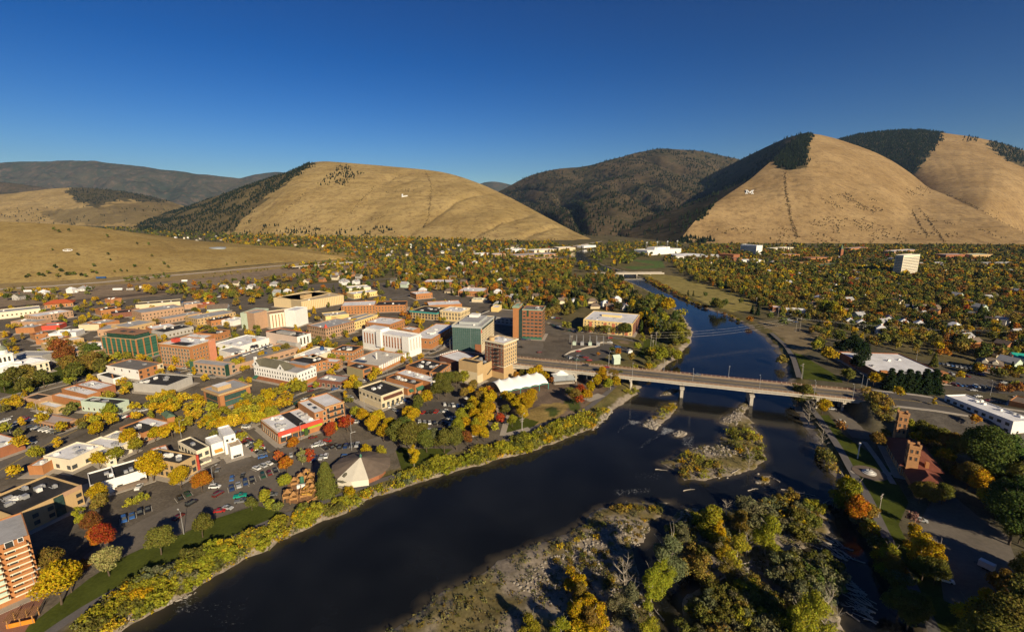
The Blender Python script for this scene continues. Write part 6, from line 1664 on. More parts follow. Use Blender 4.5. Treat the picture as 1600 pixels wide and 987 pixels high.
def depot():
  Hm = 6.0
  P = [(335,562),(478,800),(792,783)]
  R = rect3('m', *P, Hm)
  pA = at(*zp('m',335,562), Hm); pB = at(*zp('m',470,800), Hm); d = pB - pA
  ang = math.atan2(d[1], d[0]); Lm = float(np.hypot(*d))
  n = np.array([-math.sin(ang), math.cos(ang)]); wv = at(*zp('m',792,783), Hm) - pB
  Wm = float(abs(wv @ n)) * .9 
  t = Bld('railway_station','old brick railway station with dark red hipped roof and two square towers',(pA, ang, Lm, min(max(Wm, 13),17)), Hm, mat('station_brick',(.43,.225,.10),.92,.18,.4, streak=.3), REDROOF, 'station',.1)
  t.hip(Hm + .01,4.8, REDROOF, 1.6)
  t.windows([1.0], None, 1.6,2.8,['s','e'], CREAM, 4.2); t.trim(1.0,.3,.15, TAN, 'belt')
  # low wing towards the camera
  Lw = 17.0
  t.block(Lm + .02,1.5, Lm + Lw, t.D - 1.5,-.5,4.5, OBRICK, REDROOF, .1,'wing_wall'); t.hip(4.51,3.6, REDROOF, 1.4, box=(Lm + .5,1.5, Lm + Lw, t.D - 1.5)); 
  def tower(kx, ky, tx, ty, w, nm):
    g = at(*zp('m', kx, ky)); Ht = Hof('m',(tx, ty),(kx, ky))
    q = g - t.o; u = q[0] * math.cos(ang) + q[1] * math.sin(ang); v = -q[0] * math.sin(ang) + q[1] * math.cos(ang)
    x0, y0 = u - w / 2, v
    b = MB(); b.box(x0, y0,-.5, x0 + w, y0 + w, Ht - 1.2, taper=.15)
    b.box(x0 - .1, y0 - .1, Ht - 4.6, x0 + w + .1, y0 + w + .1, Ht - 4.2, bottom=True)
    for (ax, ay) in ((x0, y0),(x0 + w - .9, y0),(x0, y0 + w - .9),(x0 + w - .9, y0 + w - .9)): b.box(ax, ay, Ht - 1.2, ax + .9, ay + .9, Ht + .6)
    for (ax, ay, bx, by) in ((x0 + .9, y0, x0 + w - .9, y0 + .5),(x0 + .9, y0 + w - .5, x0 + w - .9, y0 + w),(x0, y0 + .9, x0 + .5, y0 + w - .9),(x0 + w - .5, y0 + .9, x0 + w, y0 + w - .9)): b.box(ax, ay, Ht - 1.2, bx, by, Ht - .2)
    tw = b.build(nm, mat('station_brick',(.43,.225,.10)), t.root)
    for z in (Ht - 3.9, Ht - 7.5, Ht - 11):
      if z < 7: continue
      for i in (-.22,.22):
        obj('window', window_mesh(.8,1.7, OBRICK), tw, (x0 + w / 2 + i * w, y0 + .1, z)); obj('window', window_mesh(.8,1.7, OBRICK), tw, (x0 + w - .1, y0 + w / 2 + i * w, z), PI / 2)
  tower(372,640,432,312,4.6,'tall_tower'); tower(470,905,545,600,4.6,'short_tower')
  b = MB(); b.box(Lm * .97, t.D * .6,3, Lm * .97 + 1.4, t.D * .6 + 1.4,9.5); b.build('chimney', OBRICK, t.root)
  c = at(*zp('m',165,880)); r = thing('round_fountain','round white stepped monument ring beside the station path','monument',(c[0], c[1],0))
  for i, (ra, z) in enumerate(((3.0,.5),(2.2,1.0),(1.4,1.6))):
    b = MB(); b.cone(0,0,-.2 if i == 0 else z - .7, z, ra, ra, 28); b.build('step', mat('monument_stone',(.55,.54,.52),.8,.08,.4), r)
  b = MB(); b.tube((0,0,1.6),(0,0,3.0),.3,.15); b.build('centre_post', DARKM, r)
  structure('paved_circle',(lambda m: (m.cone(0,0,0,.26,7,7,32), m.mesh('paved_circle', mat('worn_paving',(.15,.115,.09),.95,.2,.4)))[1])(MB()),(c[0], c[1],0))
depot()
# white trailer alone on the large lot
c = at(*zp(8,868,735)); t = thing('box_trailer','white box trailer parked alone on the big dark lot','trailer',(c[0], c[1],0), math.radians(118))
b = MB(); b.box(-2.1,-1.1,.7,2.1,1.1,2.9, bottom=True); b.build('box_body', WHITE, t)
for x in (-.6,.3):
  for y in (-1.05,1.05):
    b = MB(); b.cone(0,0,-.14,.14,.45,.45,14); o = b.build('wheel', RUBBER, t, loc=(x, y, .46)); o.rotation_euler = (PI / 2,0,0)
b = MB(); b.tube((2.1,0,.9),(3.4,0,.7),.08); b.tube((3.2,0,.7),(3.2,0,0),.06); b.build('tow_bar', DARKM, t)
# orange timber trellis by the brick plaza
c = at(*zp('j',200,900)); t = thing('pergola','orange timber pergola with slatted top on the brick plaza','pergola',(c[0], c[1],0),.35)
for x in (-3,0,3):
  for y in (-1.6,1.6): b = MB(); b.box(x - .14, y - .14,-.2, x + .14, y + .14,3); b.build('post', WOOD, t)
b = MB()
for i in range(13): b.box(-3.6 + i * .6,-2.2,3.0,-3.5 + i * .6,2.2,3.2, bottom=True)
b.build('slat_roof', WOOD, t)
b = MB(); b.box(-3.4,-1.7,0,3.4,-1.5,1.5); b.build('front_panel', mat('orange_panel',(.60,.22,.02),.7,.15,1), t)
# ------------------------------------------------------------------ foliage shapes
def lobes(kind, r):
  """lobe centres and radii of a crown one unit tall"""
  L = []
  if kind == 'round':
    L.append((0,0,.58,.30))
    for i in range(13):
      a = r.uniform(0,6.28); e = r.uniform(-.45,1.2); q = r.uniform(.18,.30)
      L.append((q * math.cos(a) * math.cos(e), q * math.sin(a) * math.cos(e),.58 + .30 * math.sin(e), r.uniform(.13,.21)))
  elif kind == 'spread':
    for i in range(16):
      a = r.uniform(0,6.28); q = .46 * r.uniform(.15,1) ** .6
      L.append((q * math.cos(a), q * math.sin(a), r.uniform(.42,.82) - q * .25, r.uniform(.13,.22)))
  elif kind == 'tall':
    for i in range(15):
      a = r.uniform(0,6.28); t = r.random(); q = .20 * math.sin(PI * (.18 + .78 * t)) * r.uniform(.3,1.1)
      L.append((q * math.cos(a), q * math.sin(a),.22 + .70 * t, r.uniform(.08,.15) * (1.15 - .4 * t)))
  elif kind == 'shrub':
    for i in range(11):
      a = r.uniform(0,6.28); q = .55 * r.uniform(.1,1) ** .7
      L.append((q * math.cos(a), q * math.sin(a), r.uniform(.28,.72) - q * .2, r.uniform(.17,.30)))
  elif kind == 'willow':
    for i in range(17):
      a = r.uniform(0,6.28); t = r.random(); q = .32 * r.uniform(.2,1) * (1.1 - .6 * t)
      L.append((q * math.cos(a), q * math.sin(a),.12 + .76 * t, r.uniform(.09,.18)))
  return L
def crown_arrays(kind, seed, n, leaf):
  r = random.Random(seed); g = np.random.default_rng(seed)
  L = np.array(lobes(kind, r))
  w = L[:, 3] ** 2; idx = g.choice(len(L), n, p=w / w.sum())
  d = g.normal(size=(n, 3)); d[:, 2] += .25; d /= np.linalg.norm(d, axis=1)[:, None]
  rad = L[idx, 3] * g.uniform(.55,1.08, n)
  P = L[idx, :3] + d * rad[:, None] * np.array([1,1,.85])
  return quads(P, d + g.normal(size=(n, 3)) * .55, leaf * g.uniform(.6,1.35, n), g)
def quads(P, nrm, size, g):
  n = len(P)
  nrm = nrm / (np.linalg.norm(nrm, axis=1)[:, None] + 1e-9)
  t = np.cross(nrm, g.normal(size=(n, 3))); t /= np.linalg.norm(t, axis=1)[:, None] + 1e-9
  b = np.cross(nrm, t)
  s = size[:, None] * .5
  k = g.uniform(.55,1.0,(n, 1))
  V = np.stack([P - t * s - b * s * k, P + t * s * .8 - b * s * k * .7, P + t * s + b * s * k, P - t * s * .7 + b * s * k * .9],1).reshape(-1,3)
  return V, np.arange(4 * n).reshape(n, 4)
def conifer_arrays(seed, n, leaf, wide=.2, pw=1.0):
  g = np.random.default_rng(seed)
  t = g.uniform(0,1, n) ** .8                        # 0 bottom .. 1 top
  lay = np.floor(t * 9) / 9; f = (t * 9) % 1
  a = g.uniform(0,6.28, n)
  spoke = 1 + .22 * np.sin(a * 5 + lay * 40)
  rad = wide * (1.02 - lay - .06 * f) ** pw * spoke * g.uniform(.35,1.05, n)
  z = .08 + .92 * (lay + f / 9 * .6) - rad * .35
  P = np.stack([rad * np.cos(a), rad * np.sin(a), z],1)
  nrm = np.stack([np.cos(a) * .6, np.sin(a) * .6, np.full(n, .8)],1) + g.normal(size=(n, 3)) * .45
  return quads(P, nrm, leaf * g.uniform(.6,1.3, n) * (1.25 - .6 * t), g)
def trunk_mesh(name, seed, h0, h1, r, limbs=5, bark=BARK, bare=False):
  q = random.Random(seed); b = MB()
  p = Vector((0,0,-.03)); n = 4
  for i in range(n):
    z1 = -.03 + (h1 + .03) * (i + 1) / n
    e = Vector((q.uniform(-.012,.012) * (i + 1), q.uniform(-.012,.012) * (i + 1), z1))
    b.tube(p, e, r * (1 - .2 * i), r * (1 - .2 * (i + 1)),7); 
    if z1 >= h0:
      for _ in range(limbs // 2 + 1):
        a = q.uniform(0,6.28); l = q.uniform(.16,.28) * (1.2 if bare else 1)
        m = e + Vector((math.cos(a) * l * .6, math.sin(a) * l * .6, l * .55)); 
        b.tube(e, m, r * .4, r * .22,5)
        b.tube(m, m + Vector((math.cos(a + .5) * l * .4, math.sin(a + .5) * l * .4, l * .5)), r * .22, r * .08,4)
        if bare:
          for _ in range(4):
            a2 = q.uniform(0,6.28); b.tube(m, m + Vector((math.cos(a2) * l * .5, math.sin(a2) * l * .5, l * q.uniform(.2,.7))), r * .16, r * .05,4)
    p = e
  return b.mesh(name, bark)
PROTO = {}
def proto(kind, v, q=1):
  key = (kind, v, q)
  if key in PROTO: return PROTO[key]
  sd = v * 17 + sum(map(ord, kind))
  if kind == 'conifer':
    V, F = conifer_arrays(sd, int(1600 * q),.085 / math.sqrt(q),.20 + .02 * v); tr = trunk_mesh('trunk', sd, 2,.5,.018,0)
  elif kind == 'broadfir':
    V, F = conifer_arrays(sd, int(2600 * q),.075 / math.sqrt(q),.30,.55); tr = trunk_mesh('trunk', sd, 2,.5,.018,0)
  elif kind == 'bare':
    V = F = None; tr = trunk_mesh('trunk', sd, .2,.95,.022,8, PALEBARK, True)
  else:
    n, lf = {'round': (1700,.062),'spread': (1700,.072),'tall': (1600,.050),'shrub': (1000,.10),'willow': (1700,.055)}[kind]
    V, F = crown_arrays(kind, sd, int(n * q), lf / math.sqrt(q))
    tr = trunk_mesh('trunk', sd, .25, {'spread': .6,'shrub': .45}.get(kind, .75), {'shrub': .02,'tall': .016}.get(kind, .022),5, PALEBARK if kind in ('tall','willow') else BARK)
  cr = None if V is None else arr_mesh('crown', V, F, LEAF)
  one = None
  if cr is not None:     # crown and stem in one mesh for trees a few pixels tall
    tv = np.array([v.co[:] for v in tr.vertices]); 
    me = bpy.data.meshes.new('tree')
    step = max(1, len(F) // 420); keep = F[::step]; sc = math.sqrt(step) ** .9
    Q = V[keep]; c0 = Q.mean(1, keepdims=True); Q = c0 + (Q - c0) * sc
    VV = np.concatenate([Q.reshape(-1,3), tv]); nq = len(keep) * 4
    faces = [tuple(range(i * 4, i * 4 + 4)) for i in range(len(keep))] + [tuple(nq + i for i in p.vertices) for p in tr.polygons]
    me.from_pydata(VV.tolist(),[], faces); me.materials.append(LEAF); me.materials.append(tr.materials[0])
    me.polygons.foreach_set('material_index',[0] * len(keep) + [1] * len(tr.polygons)); me.update(); one = me
  PROTO[key] = (cr, tr, one)
  return PROTO[key]
COLR = {'golden': (.44,.288,.014),'yellow': (.50,.36,.025),'lime green': (.28,.265,.025),'olive': (.15,.148,.031),'green': (.085,.118,.027),
    'orange': (.40,.155,.016),'red': (.36,.065,.022),'rust brown': (.25,.10,.03),'bronze': (.235,.165,.036),'dark green': (.024,.040,.016),
    'pale lime': (.32,.29,.10),'mauve': (.26,.14,.12),'grey green': (.175,.175,.085)}
rt = random.Random(11)
CAND = []      # kind, x, y, z, height, colour word, shape, explicit
def cand(kind, x, y, h, col, shape, ex=False, z=None):
  CAND.append([kind, x, y, z, h, col, shape, ex])
def T(k, pts, kind='tree'):
  for p in pts:
    x, y, h, col = p[:4]; shape = p[4] if len(p) > 4 else 'round'
    q = at(*zp(k, x, y)); cand('conifer' if shape in ('conifer','broadfir') else kind, q[0], q[1], h * (1.15 if q[1] > 180 else 1), col, shape, True)
# ---- single trees one can point at, from the photograph
T(0,[(96,944,15.5,'golden','round'),(80,906,12,'bronze','round'),(112,925,11,'golden','round'),(171,899,12,'pale lime'),(317,839,10.5,'olive'),(252,866,11.5,'olive'),(135,896,6,'rust brown'),
      (168,858,11,'red'),(158,856,10,'orange'),(150,838,11,'rust brown'),(160,800,9,'bronze'),(127,818,9,'lime green','tall'),(156,789,9,'golden'),(241,751,13,'golden'),(283,764,10,'golden'),(316,768,8.5,'orange'),
      (221,784,4,'lime green','shrub'),(206,788,3.6,'lime green','shrub'),(449,739,8,'orange'),(436,722,5.5,'red'),(473,726,8.5,'pale lime','tall'),(486,722,8,'red','tall'),(459,704,7,'orange'),
      (511,772,15,'olive','broadfir'),(446,764,6.5,'lime green'),(414,787,6,'lime green'),(424,800,6,'lime green'),(435,802,6,'olive'),(394,797,5.5,'olive')])
T(0,[(518,686,9,'red'),(543,674,9,'red'),(584,678,10,'golden'),(570,663,9.5,'golden'),(600,690,10,'golden'),(622,698,13,'olive'),(642,703,14,'olive'),(632,690,13,'green'),(574,711,6,'golden'),(596,716,6.5,'lime green'),
      (647,728,11,'golden','tall'),(667,706,11,'olive'),(694,707,12,'olive'),(713,702,11,'olive'),(680,700,10,'grey green'),(731,697,8,'rust brown'),(648,660,9,'golden'),(638,656,8,'golden'),(667,634,9.5,'golden'),(655,642,9.5,'olive'),(650,652,8,'olive'),
      (722,664,9.5,'lime green'),(714,678,9.5,'lime green'),(752,671,8.5,'golden'),(747,688,9,'golden'),(760,652,9.5,'golden'),(765,636,9,'golden'),(737,638,8,'golden'),(756,624,8,'golden'),(690,610,12,'olive'),(700,606,11,'olive'),(713,604,11,'olive'),(725,602,10,'lime green'),(685,624,12,'olive'),(697,620,11,'olive'),(740,612,8,'bronze'),(779,606,5.5,'orange'),(764,620,7,'orange'),
      (799,638,9.5,'golden'),(815,640,10,'golden'),(830,636,11,'golden'),(817,658,9.5,'yellow'),(800,667,7,'lime green'),(781,665,7.5,'red'),(898,632,10,'bronze'),(908,623,9,'red'),(923,617,9,'golden'),(842,592,10,'golden'),(831,594,9,'golden'),(807,594,6,'orange'),(816,590,6,'olive'),(943,600,12,'golden'),(956,602,11,'bronze'),(968,598,9,'olive'),(905,634,7,'red'),(773,677,6,'lime green'),(862,600,5,'rust brown')])
# street trees of the golden avenue
T(0,[(726,676,8.5,'golden'),(718,690,8,'lime green'),(741,660,8.5,'golden'),(746,646,8.5,'golden'),(733,650,8,'lime green'),(757,690,8,'golden'),(762,664,8.5,'yellow'),(770,628,8,'golden'),(768,650,8,'golden'),(750,630,8,'bronze'),(745,676,8,'lime green'),(705,690,8,'olive'),(640,668,8.5,'golden'),(628,676,8,'golden'),(611,676,9,'golden'),(590,666,9,'golden'),(556,656,8,'lime green'),(660,690,10,'olive'),(655,700,10,'olive'),(725,625,8,'bronze'),(735,620,7,'golden'),(788,628,7,'golden'),(790,650,7,'olive'),(824,646,10,'golden'),(808,646,9,'golden'),(850,598,8,'golden'),(890,622,7,'olive'),(916,628,8,'golden'),(933,606,9,'golden'),(962,606,8,'golden'),(950,610,8,'lime green')])
GA = [(404,634),(418,626),(436,620),(453,612),(396,650),(416,643),(433,637),(450,628),(387,663),(468,613),(348,652),(333,643),(315,640),(300,660),(272,645),(256,634),(240,642),(288,628),(330,664),(356,668),(371,655),(381,645),(404,662),(424,655),(447,640),(464,604),(310,655),(243,630),(262,648),(322,672),(345,670),(275,630),(302,645),(370,666)]
T(0,[(x, y, rt.uniform(6.6,8.6), rt.choice(['golden','golden','yellow','golden','lime green']),'spread') for x, y in GA])
T(0,[(270,684,10,'golden','spread'),(285,676,9,'lime green','spread'),(204,700,10,'golden'),(243,690,8,'golden'),(172,656,10,'lime green'),(153,683,8.5,'golden'),(178,668,8,'golden'),(68,667,8,'golden'),(59,722,8,'lime green'),(34,704,8,'golden'),(12,640,7,'golden'),(27,634,7,'golden'),(157,732,8,'golden'),(183,724,8,'lime green'),(215,708,8,'lime green'),(26,750,7,'golden'),(128,670,6,'bronze'),(142,664,6.5,'golden'),(60,640,4.5,'bronze','shrub'),(72,642,4.5,'golden','shrub'),(84,644,4.5,'bronze','shrub'),(50,636,4.5,'golden','shrub'),(117,637,5,'green','shrub'),(128,636,5,'green','shrub')])
T(0,[(370,578,9,'lime green'),(378,574,8,'golden'),(432,556,8,'golden'),(447,552,9,'olive'),(410,562,7,'golden'),(300,578,8,'lime green'),(277,574,9,'golden'),(263,566,8,'olive'),(288,570,7,'golden'),(530,520,9,'lime green'),(545,516,10,'lime green'),(553,511,9,'golden'),(520,523,8,'golden'),(590,592,8,'golden'),(583,600,8,'golden'),(545,612,8,'golden'),(553,604,8,'golden'),(560,614,8,'lime green'),(537,560,7,'golden'),(520,556,6,'golden'),(512,560,6,'golden'),(662,538,6,'lime green'),(503,542,6,'orange'),(325,522,9,'olive'),(332,527,9,'olive'),(345,572,8,'golden')])
# courthouse park
for x, y, c in [(8,612,'olive'),(25,608,'olive'),(45,600,'bronze'),(55,606,'bronze'),(70,606,'olive'),(40,617,'olive'),(100,582,'olive'),(112,586,'bronze'),(126,580,'olive'),(98,570,'rust brown'),(110,566,'rust brown'),(86,548,'bronze'),(94,556,'rust brown'),(135,572,'olive'),(148,578,'bronze'),(158,572,'olive'),(148,560,'green'),(134,558,'olive'),(160,586,'olive'),(142,586,'bronze'),(120,598,'olive')]:
  T(0,[(x, y, rt.uniform(11,15), c)])
# right bank and park
T(6,[(1150,545,13,'yellow'),(1185,535,9,'golden'),(1080,480,11,'lime green'),(1105,470,11,'olive'),(1180,250,17,'lime green'),(1210,265,15,'golden'),(1130,240,16,'lime green'),(1240,280,13,'golden'),(1150,340,10,'golden'),(480,215,17,'olive'),(455,200,13,'green'),(520,205,12,'green'),(295,130,9,'dark green','conifer'),(328,130,8,'dark green','conifer'),(400,140,8,'green'),(620,185,9,'olive'),(690,235,10,'dark green','conifer'),(725,245,11,'dark green','conifer'),(800,280,9,'green'),(878,322,10,'green'),(675,290,8,'orange'),(1000,800,15,'olive'),(965,790,13,'olive'),(1040,900,12,'mauve','bare'),(1120,850,9,'golden'),(1150,830,7,'golden'),(870,540,10,'bronze','bare')])
T(7,[(300,470,12,'olive'),(440,430,12,'green'),(470,500,14,'dark green'),(520,480,15,'dark green'),(560,520,14,'dark green'),(430,490,11,'olive'),(540,590,12,'dark green'),(590,560,12,'dark green'),(490,665,10,'olive'),(470,650,8,'lime green'),(645,690,10,'golden'),(690,690,10,'golden'),(745,705,15,'dark green','broadfir'),(800,708,14,'dark green','broadfir'),(855,712,15,'dark green','broadfir'),(905,715,14,'dark green','broadfir'),(960,720,16,'dark green','broadfir'),(1015,722,16,'dark green','broadfir'),(1100,690,9,'olive'),(1180,650,7,'golden'),(1425,640,8,'olive'),(1385,630,7,'green'),(1430,735,7,'rust brown'),(1480,735,7,'rust brown'),(1530,735,8,'rust brown'),(1570,735,7,'orange'),(1005,880,5,'yellow','tall'),(1260,985,7,'orange'),(1020,560,11,'olive','conifer'),(700,440,12,'olive')])
T(8,[(320,475,14,'lime green','willow'),(300,460,13,'golden','willow'),(345,530,13,'orange'),(370,520,10,'orange'),(400,535,9,'bronze'),(580,665,12,'golden','willow'),(605,705,13,'yellow','willow'),(640,745,13,'golden','willow'),(610,780,10,'olive'),(660,800,11,'olive'),(480,715,11,'lime green','willow'),(500,740,9,'bronze'),(560,945,12,'olive'),(520,900,11,'olive'),(600,910,10,'olive'),(860,390,24,'green'),(800,345,20,'olive'),(920,370,20,'green'),(960,640,22,'green'),(1000,560,20,'green'),(1040,660,20,'olive'),(790,420,12,'bronze'),(830,440,11,'golden'),(860,495,8,'yellow'),(900,410,8,'golden'),(570,560,6,'mauve'),(600,475,9,'bronze'),(640,490,10,'bronze'),(690,480,9,'olive'),(430,262,9,'bronze'),(460,230,7,'bronze'),(215,118,8,'golden'),(215,245,11,'mauve','bare'),(640,240,10,'olive'),(680,260,11,'olive'),(720,290,12,'bronze'),(610,215,9,'olive'),(560,205,8,'lime green'),(700,330,9,'golden'),(460,150,8,'bronze'),(410,130,7,'bronze'),(510,110,8,'golden'),(790,980,13,'yellow','willow'),(860,960,13,'golden','willow'),(900,1000,13,'golden'),(990,940,14,'bronze'),(1010,820,14,'bronze'),(285,195,7,'rust brown'),(120,70,12,'olive'),(105,55,11,'olive'),(1010,340,8,'yellow')])
# island trees
T(9,[(545,590,15,'lime green','willow'),(570,605,10,'golden','willow'),(755,655,17,'lime green','willow'),(640,695,13,'lime green','willow'),(588,690,9,'yellow','willow'),(360,770,22,'grey green','tall'),(345,800,15,'lime green','tall'),(300,835,14,'lime green','willow'),(210,890,12,'grey green','willow'),(190,820,13,'mauve','bare'),(480,740,9,'bronze','shrub'),(690,320,8,'pale lime','bare'),(930,985,17,'lime green','willow'),(985,1000,14,'pale lime','bare'),(870,1000,13,'lime green','willow'),(160,900,9,'grey green','willow'),(20,850,8,'bronze','willow'),(0,930,9,'golden','willow'),(60,960,9,'bronze','willow'),(300,1020,10,'lime green','willow'),(-180,985,9,'lime green','willow'),(-60,990,8,'lime green','willow'),(660,560,10,'bronze','willow'),(600,750,8,'bronze','willow'),(430,610,8,'grey green','willow'),(680,660,7,'mauve','bare'),(600,520,8,'mauve','bare')])
# tall cottonwoods just outside the frame, whose shade lies over the station park
T(8,[(1010,1075,24,'olive'),(930,1110,22,'olive'),(1050,1120,24,'green'),(860,1140,20,'olive')])
# trees of the far strip by the yellow building and the near meadow
T('o',[(60,380,9,'olive'),(20,370,9,'lime green'),(200,410,7,'lime green'),(290,400,8,'olive'),(350,410,7,'bronze'),(440,400,8,'bronze'),(500,420,9,'olive'),(560,425,9,'olive'),(620,430,8,'bronze'),(740,440,13,'olive'),(780,440,12,'green'),(985,520,9,'lime green','tall'),(1095,440,8,'golden'),(920,625,8,'lime green'),(610,660,6,'green'),(680,690,7,'orange'),(435,695,4,'orange'),(840,770,8,'bronze'),(1215,460,14,'green','tall'),(1170,440,15,'green','tall'),(1290,470,16,'olive','tall'),(1110,720,8,'golden'),(1240,740,12,'lime green'),(1190,760,9,'lime green'),(1440,480,14,'olive'),(1420,730,10,'lime green'),(1040,790,7,'olive'),(970,390,12,'green','conifer'),(1010,300,15,'dark green','conifer'),(1060,290,14,'dark green','conifer'),(905,140,14,'dark green','conifer'),(1290,160,18,'golden'),(1340,140,15,'golden')])
NEXP = len(CAND)
# ---- woods and neighbourhoods: many trees over areas
def scatter_trees(poly, n, mix, hr, r_free=3.0, kind=None, seed=0, z=None):
  g = np.random.default_rng(seed + 100)
  xs = [p[0] for p in poly]; ys = [p[1] for p in poly]
  # even density on the ground, not in the picture
  G = np.array([at(x, y) for x, y in poly]); lo, hi = G.min(0), G.max(0)
  cnt = 0
  for _ in range(80):
    X = g.uniform(lo[0], hi[0],4 * n); Y = g.uniform(lo[1], hi[1],4 * n)
    ok = inpoly(X, Y, [tuple(p) for p in G])
    X, Y = X[ok], Y[ok]
    H_ = height(X, Y)
    for x, y, zz in zip(X, Y, H_):
      if cnt >= n: return
      if zz < -2.8: continue
      if not free(x, y, r_free): continue
      col = g.choice([m[0] for m in mix], p=np.array([m[1] for m in mix]) / sum(m[1] for m in mix))
      h = g.uniform(*hr)
      if col == 'dark green': shape, kd = ('conifer','conifer') if g.random() < .8 else ('round','tree'); h *= 1.15
      else: shape, kd = str(g.choice(['round','round','spread','tall','willow'])),'tree'
      if kind == 'bush': shape, kd = 'shrub','bush'
      cand(kd, float(x), float(y), float(h), str(col), shape, False, float(zz)); cnt += 1
MIXR = [('bronze',34),('olive',36),('golden',10),('orange',3.5),('rust brown',4),('green',14),('lime green',5),('red',.5),('dark green',10)]
MIXL = [('bronze',26),('golden',14),('orange',7),('olive',28),('rust brown',6),('green',14),('dark green',14),('red',.8),('lime green',6)]
scatter_trees([(1170,470),(1240,455),(1640,450),(1750,600),(1500,560),(1330,510),(1230,500)],1100, MIXR, (8,13),1, seed=1)
scatter_trees([(1080,440),(1120,415),(1640,418),(1700,450),(1180,470)],1900, MIXR, (9,14),1, seed=2)
scatter_trees([(1050,425),(1080,384),(1640,385),(1680,418),(1110,440)],3000, MIXR + [('dark green',14)],(9,14),3, seed=3)
scatter_trees([(1500,575),(1620,585),(1640,630),(1560,600)],18, MIXR, (7,10),2, seed=31)
scatter_trees([(600,450),(640,420),(880,408),(900,440),(880,470),(800,500),(760,470),(680,460)],950, MIXL, (8,13),2.5, seed=4)
scatter_trees([(440,420),(560,405),(740,400),(760,410),(640,425),(560,445)],480, MIXL, (8,12),3, seed=5)
scatter_trees([(760,470),(880,440),(960,430),(985,452),(1010,480),(1000,500),(930,480),(850,505),(790,495)],330, MIXL + [('dark green',40),('olive',20)],(8,14),2.5, seed=6)
scatter_trees([(985,480),(1030,470),(1075,505),(1078,530),(1050,545),(1010,520),(1000,500)],60,[('green',30),('olive',35),('lime green',20),('golden',12),('dark green',15)],(10,17),3, seed=7)
scatter_trees([(1000,560),(1050,535),(1078,532),(1060,555),(1020,590),(985,590)],26,[('lime green',40),('olive',30),('golden',15),('bronze',15)],(5,9),2, seed=8)
scatter_trees([(0,455),(140,452),(150,462),(60,474),(0,474)],34,[('green',30),('olive',30),('bronze',20),('golden',20)],(6,11),3, seed=9)
scatter_trees([(200,452),(400,440),(500,425),(560,430),(440,460),(300,470),(220,462)],170, MIXL, (7,12),3, seed=10)
scatter_trees([(300,460),(420,455),(600,448),(620,465),(420,480),(300,482)],120, MIXL, (7,12),4, seed=11)
scatter_trees([(0,480),(150,470),(330,485),(560,480),(560,510),(300,540),(0,560)],130,[('golden',60),('bronze',15),('olive',15),('lime green',10)],(6,9),2.5, seed=12)
scatter_trees([(0,560),(300,540),(560,510),(700,520),(690,560),(560,640),(520,680),(330,720),(140,700),(0,720)],190,[('golden',60),('lime green',22),('olive',15)],(6,8.5),2.2, seed=70)
scatter_trees([(560,470),(700,475),(800,500),(700,520),(560,510)],40,[('golden',50),('bronze',15),('olive',20),('lime green',10),('orange',10)],(6,9),2.5, seed=13)
scatter_trees([(340,372),(420,368),(620,372),(860,380),(900,386),(740,400),(560,403),(420,398),(360,388)],1700,[('bronze',20),('golden',24),('olive',22),('green',18),('dark green',22),('orange',8)],(9,15),3, seed=14)
scatter_trees([(120,356),(260,356),(420,366),(360,380),(250,372),(130,366)],800,[('green',30),('dark green',40),('olive',20),('golden',14)],(10,15),3, seed=15)
scatter_trees([(900,425),(905,405),(960,395),(1010,398),(985,412),(950,420),(955,428)],130,[('olive',35),('green',30),('lime green',15),('golden',15),('dark green',15)],(9,14),3, seed=16)
scatter_trees([(1000,445),(1012,432),(1050,452),(1095,475),(1140,490),(1175,510),(1200,535),(1222,565),(1238,640),(1232,640),(1212,575),(1190,535),(1160,512),(1090,484),(1045,464)],150,[('bronze',45),('rust brown',20),('olive',20),('golden',15)],(2.5,5),0.5,'bush', seed=17)
scatter_trees([(800,425),(870,412),(900,405),(890,430),(830,440)],200, MIXL, (8,12),3, seed=18)
scatter_trees([(1060,415),(1140,425),(1200,450),(1160,460),(1080,432)],130,[('golden',40),('bronze',30),('lime green',20),('olive',20)],(8,12),3, seed=19)
scatter_trees([(1320,500),(1420,520),(1500,560),(1440,560),(1360,540),(1290,540),(1250,520)],60, MIXR + [('olive',30)],(6,11),2.5, seed=20)
scatter_trees([(900,386),(960,379),(1060,382),(1085,396),(1010,403),(930,397)],330,[('olive',40),('green',25),('golden',20),('bronze',20),('dark green',15)],(8,13),4, seed=71)
scatter_trees([(700,402),(760,394),(900,388),(900,402),(800,412),(720,412)],330, MIXL, (7,12),4, seed=72)
scatter_trees([(1030,404),(1080,396),(1120,412),(1060,420)],90, MIXR, (8,12),4, seed=73)
# right foreground bank and woods
scatter_trees(zps(8,[(150,190),(220,260),(280,370),(330,440),(410,560),(500,700),(600,920),(560,960),(470,800),(380,620),(300,460),(230,330)]),90,[('olive',40),('bronze',25),('grey green',20),('golden',10)],(2.5,6),.5,'bush', seed=21)
scatter_trees(zps(8,[(560,190),(640,210),(740,260),(760,330),(720,380),(640,300)]),28,[('olive',45),('bronze',30),('golden',15)],(4,8),1,'bush', seed=22)
scatter_trees(zps(8,[(780,380),(880,440),(1000,640),(1080,640),(1060,400),(900,330)]),26,[('green',40),('olive',40),('golden',12)],(10,19),1, seed=23)
scatter_trees(zps(8,[(960,880),(1060,700),(1120,820),(1100,1010),(900,1010)]),16,[('bronze',40),('olive',40),('golden',22)],(9,14),1, seed=24)
scatter_trees(zps(8,[(370,80),(470,110),(500,190),(430,160),(400,140)]),22,[('olive',30),('bronze',45),('golden',22)],(3,6),1,'bush', seed=25)
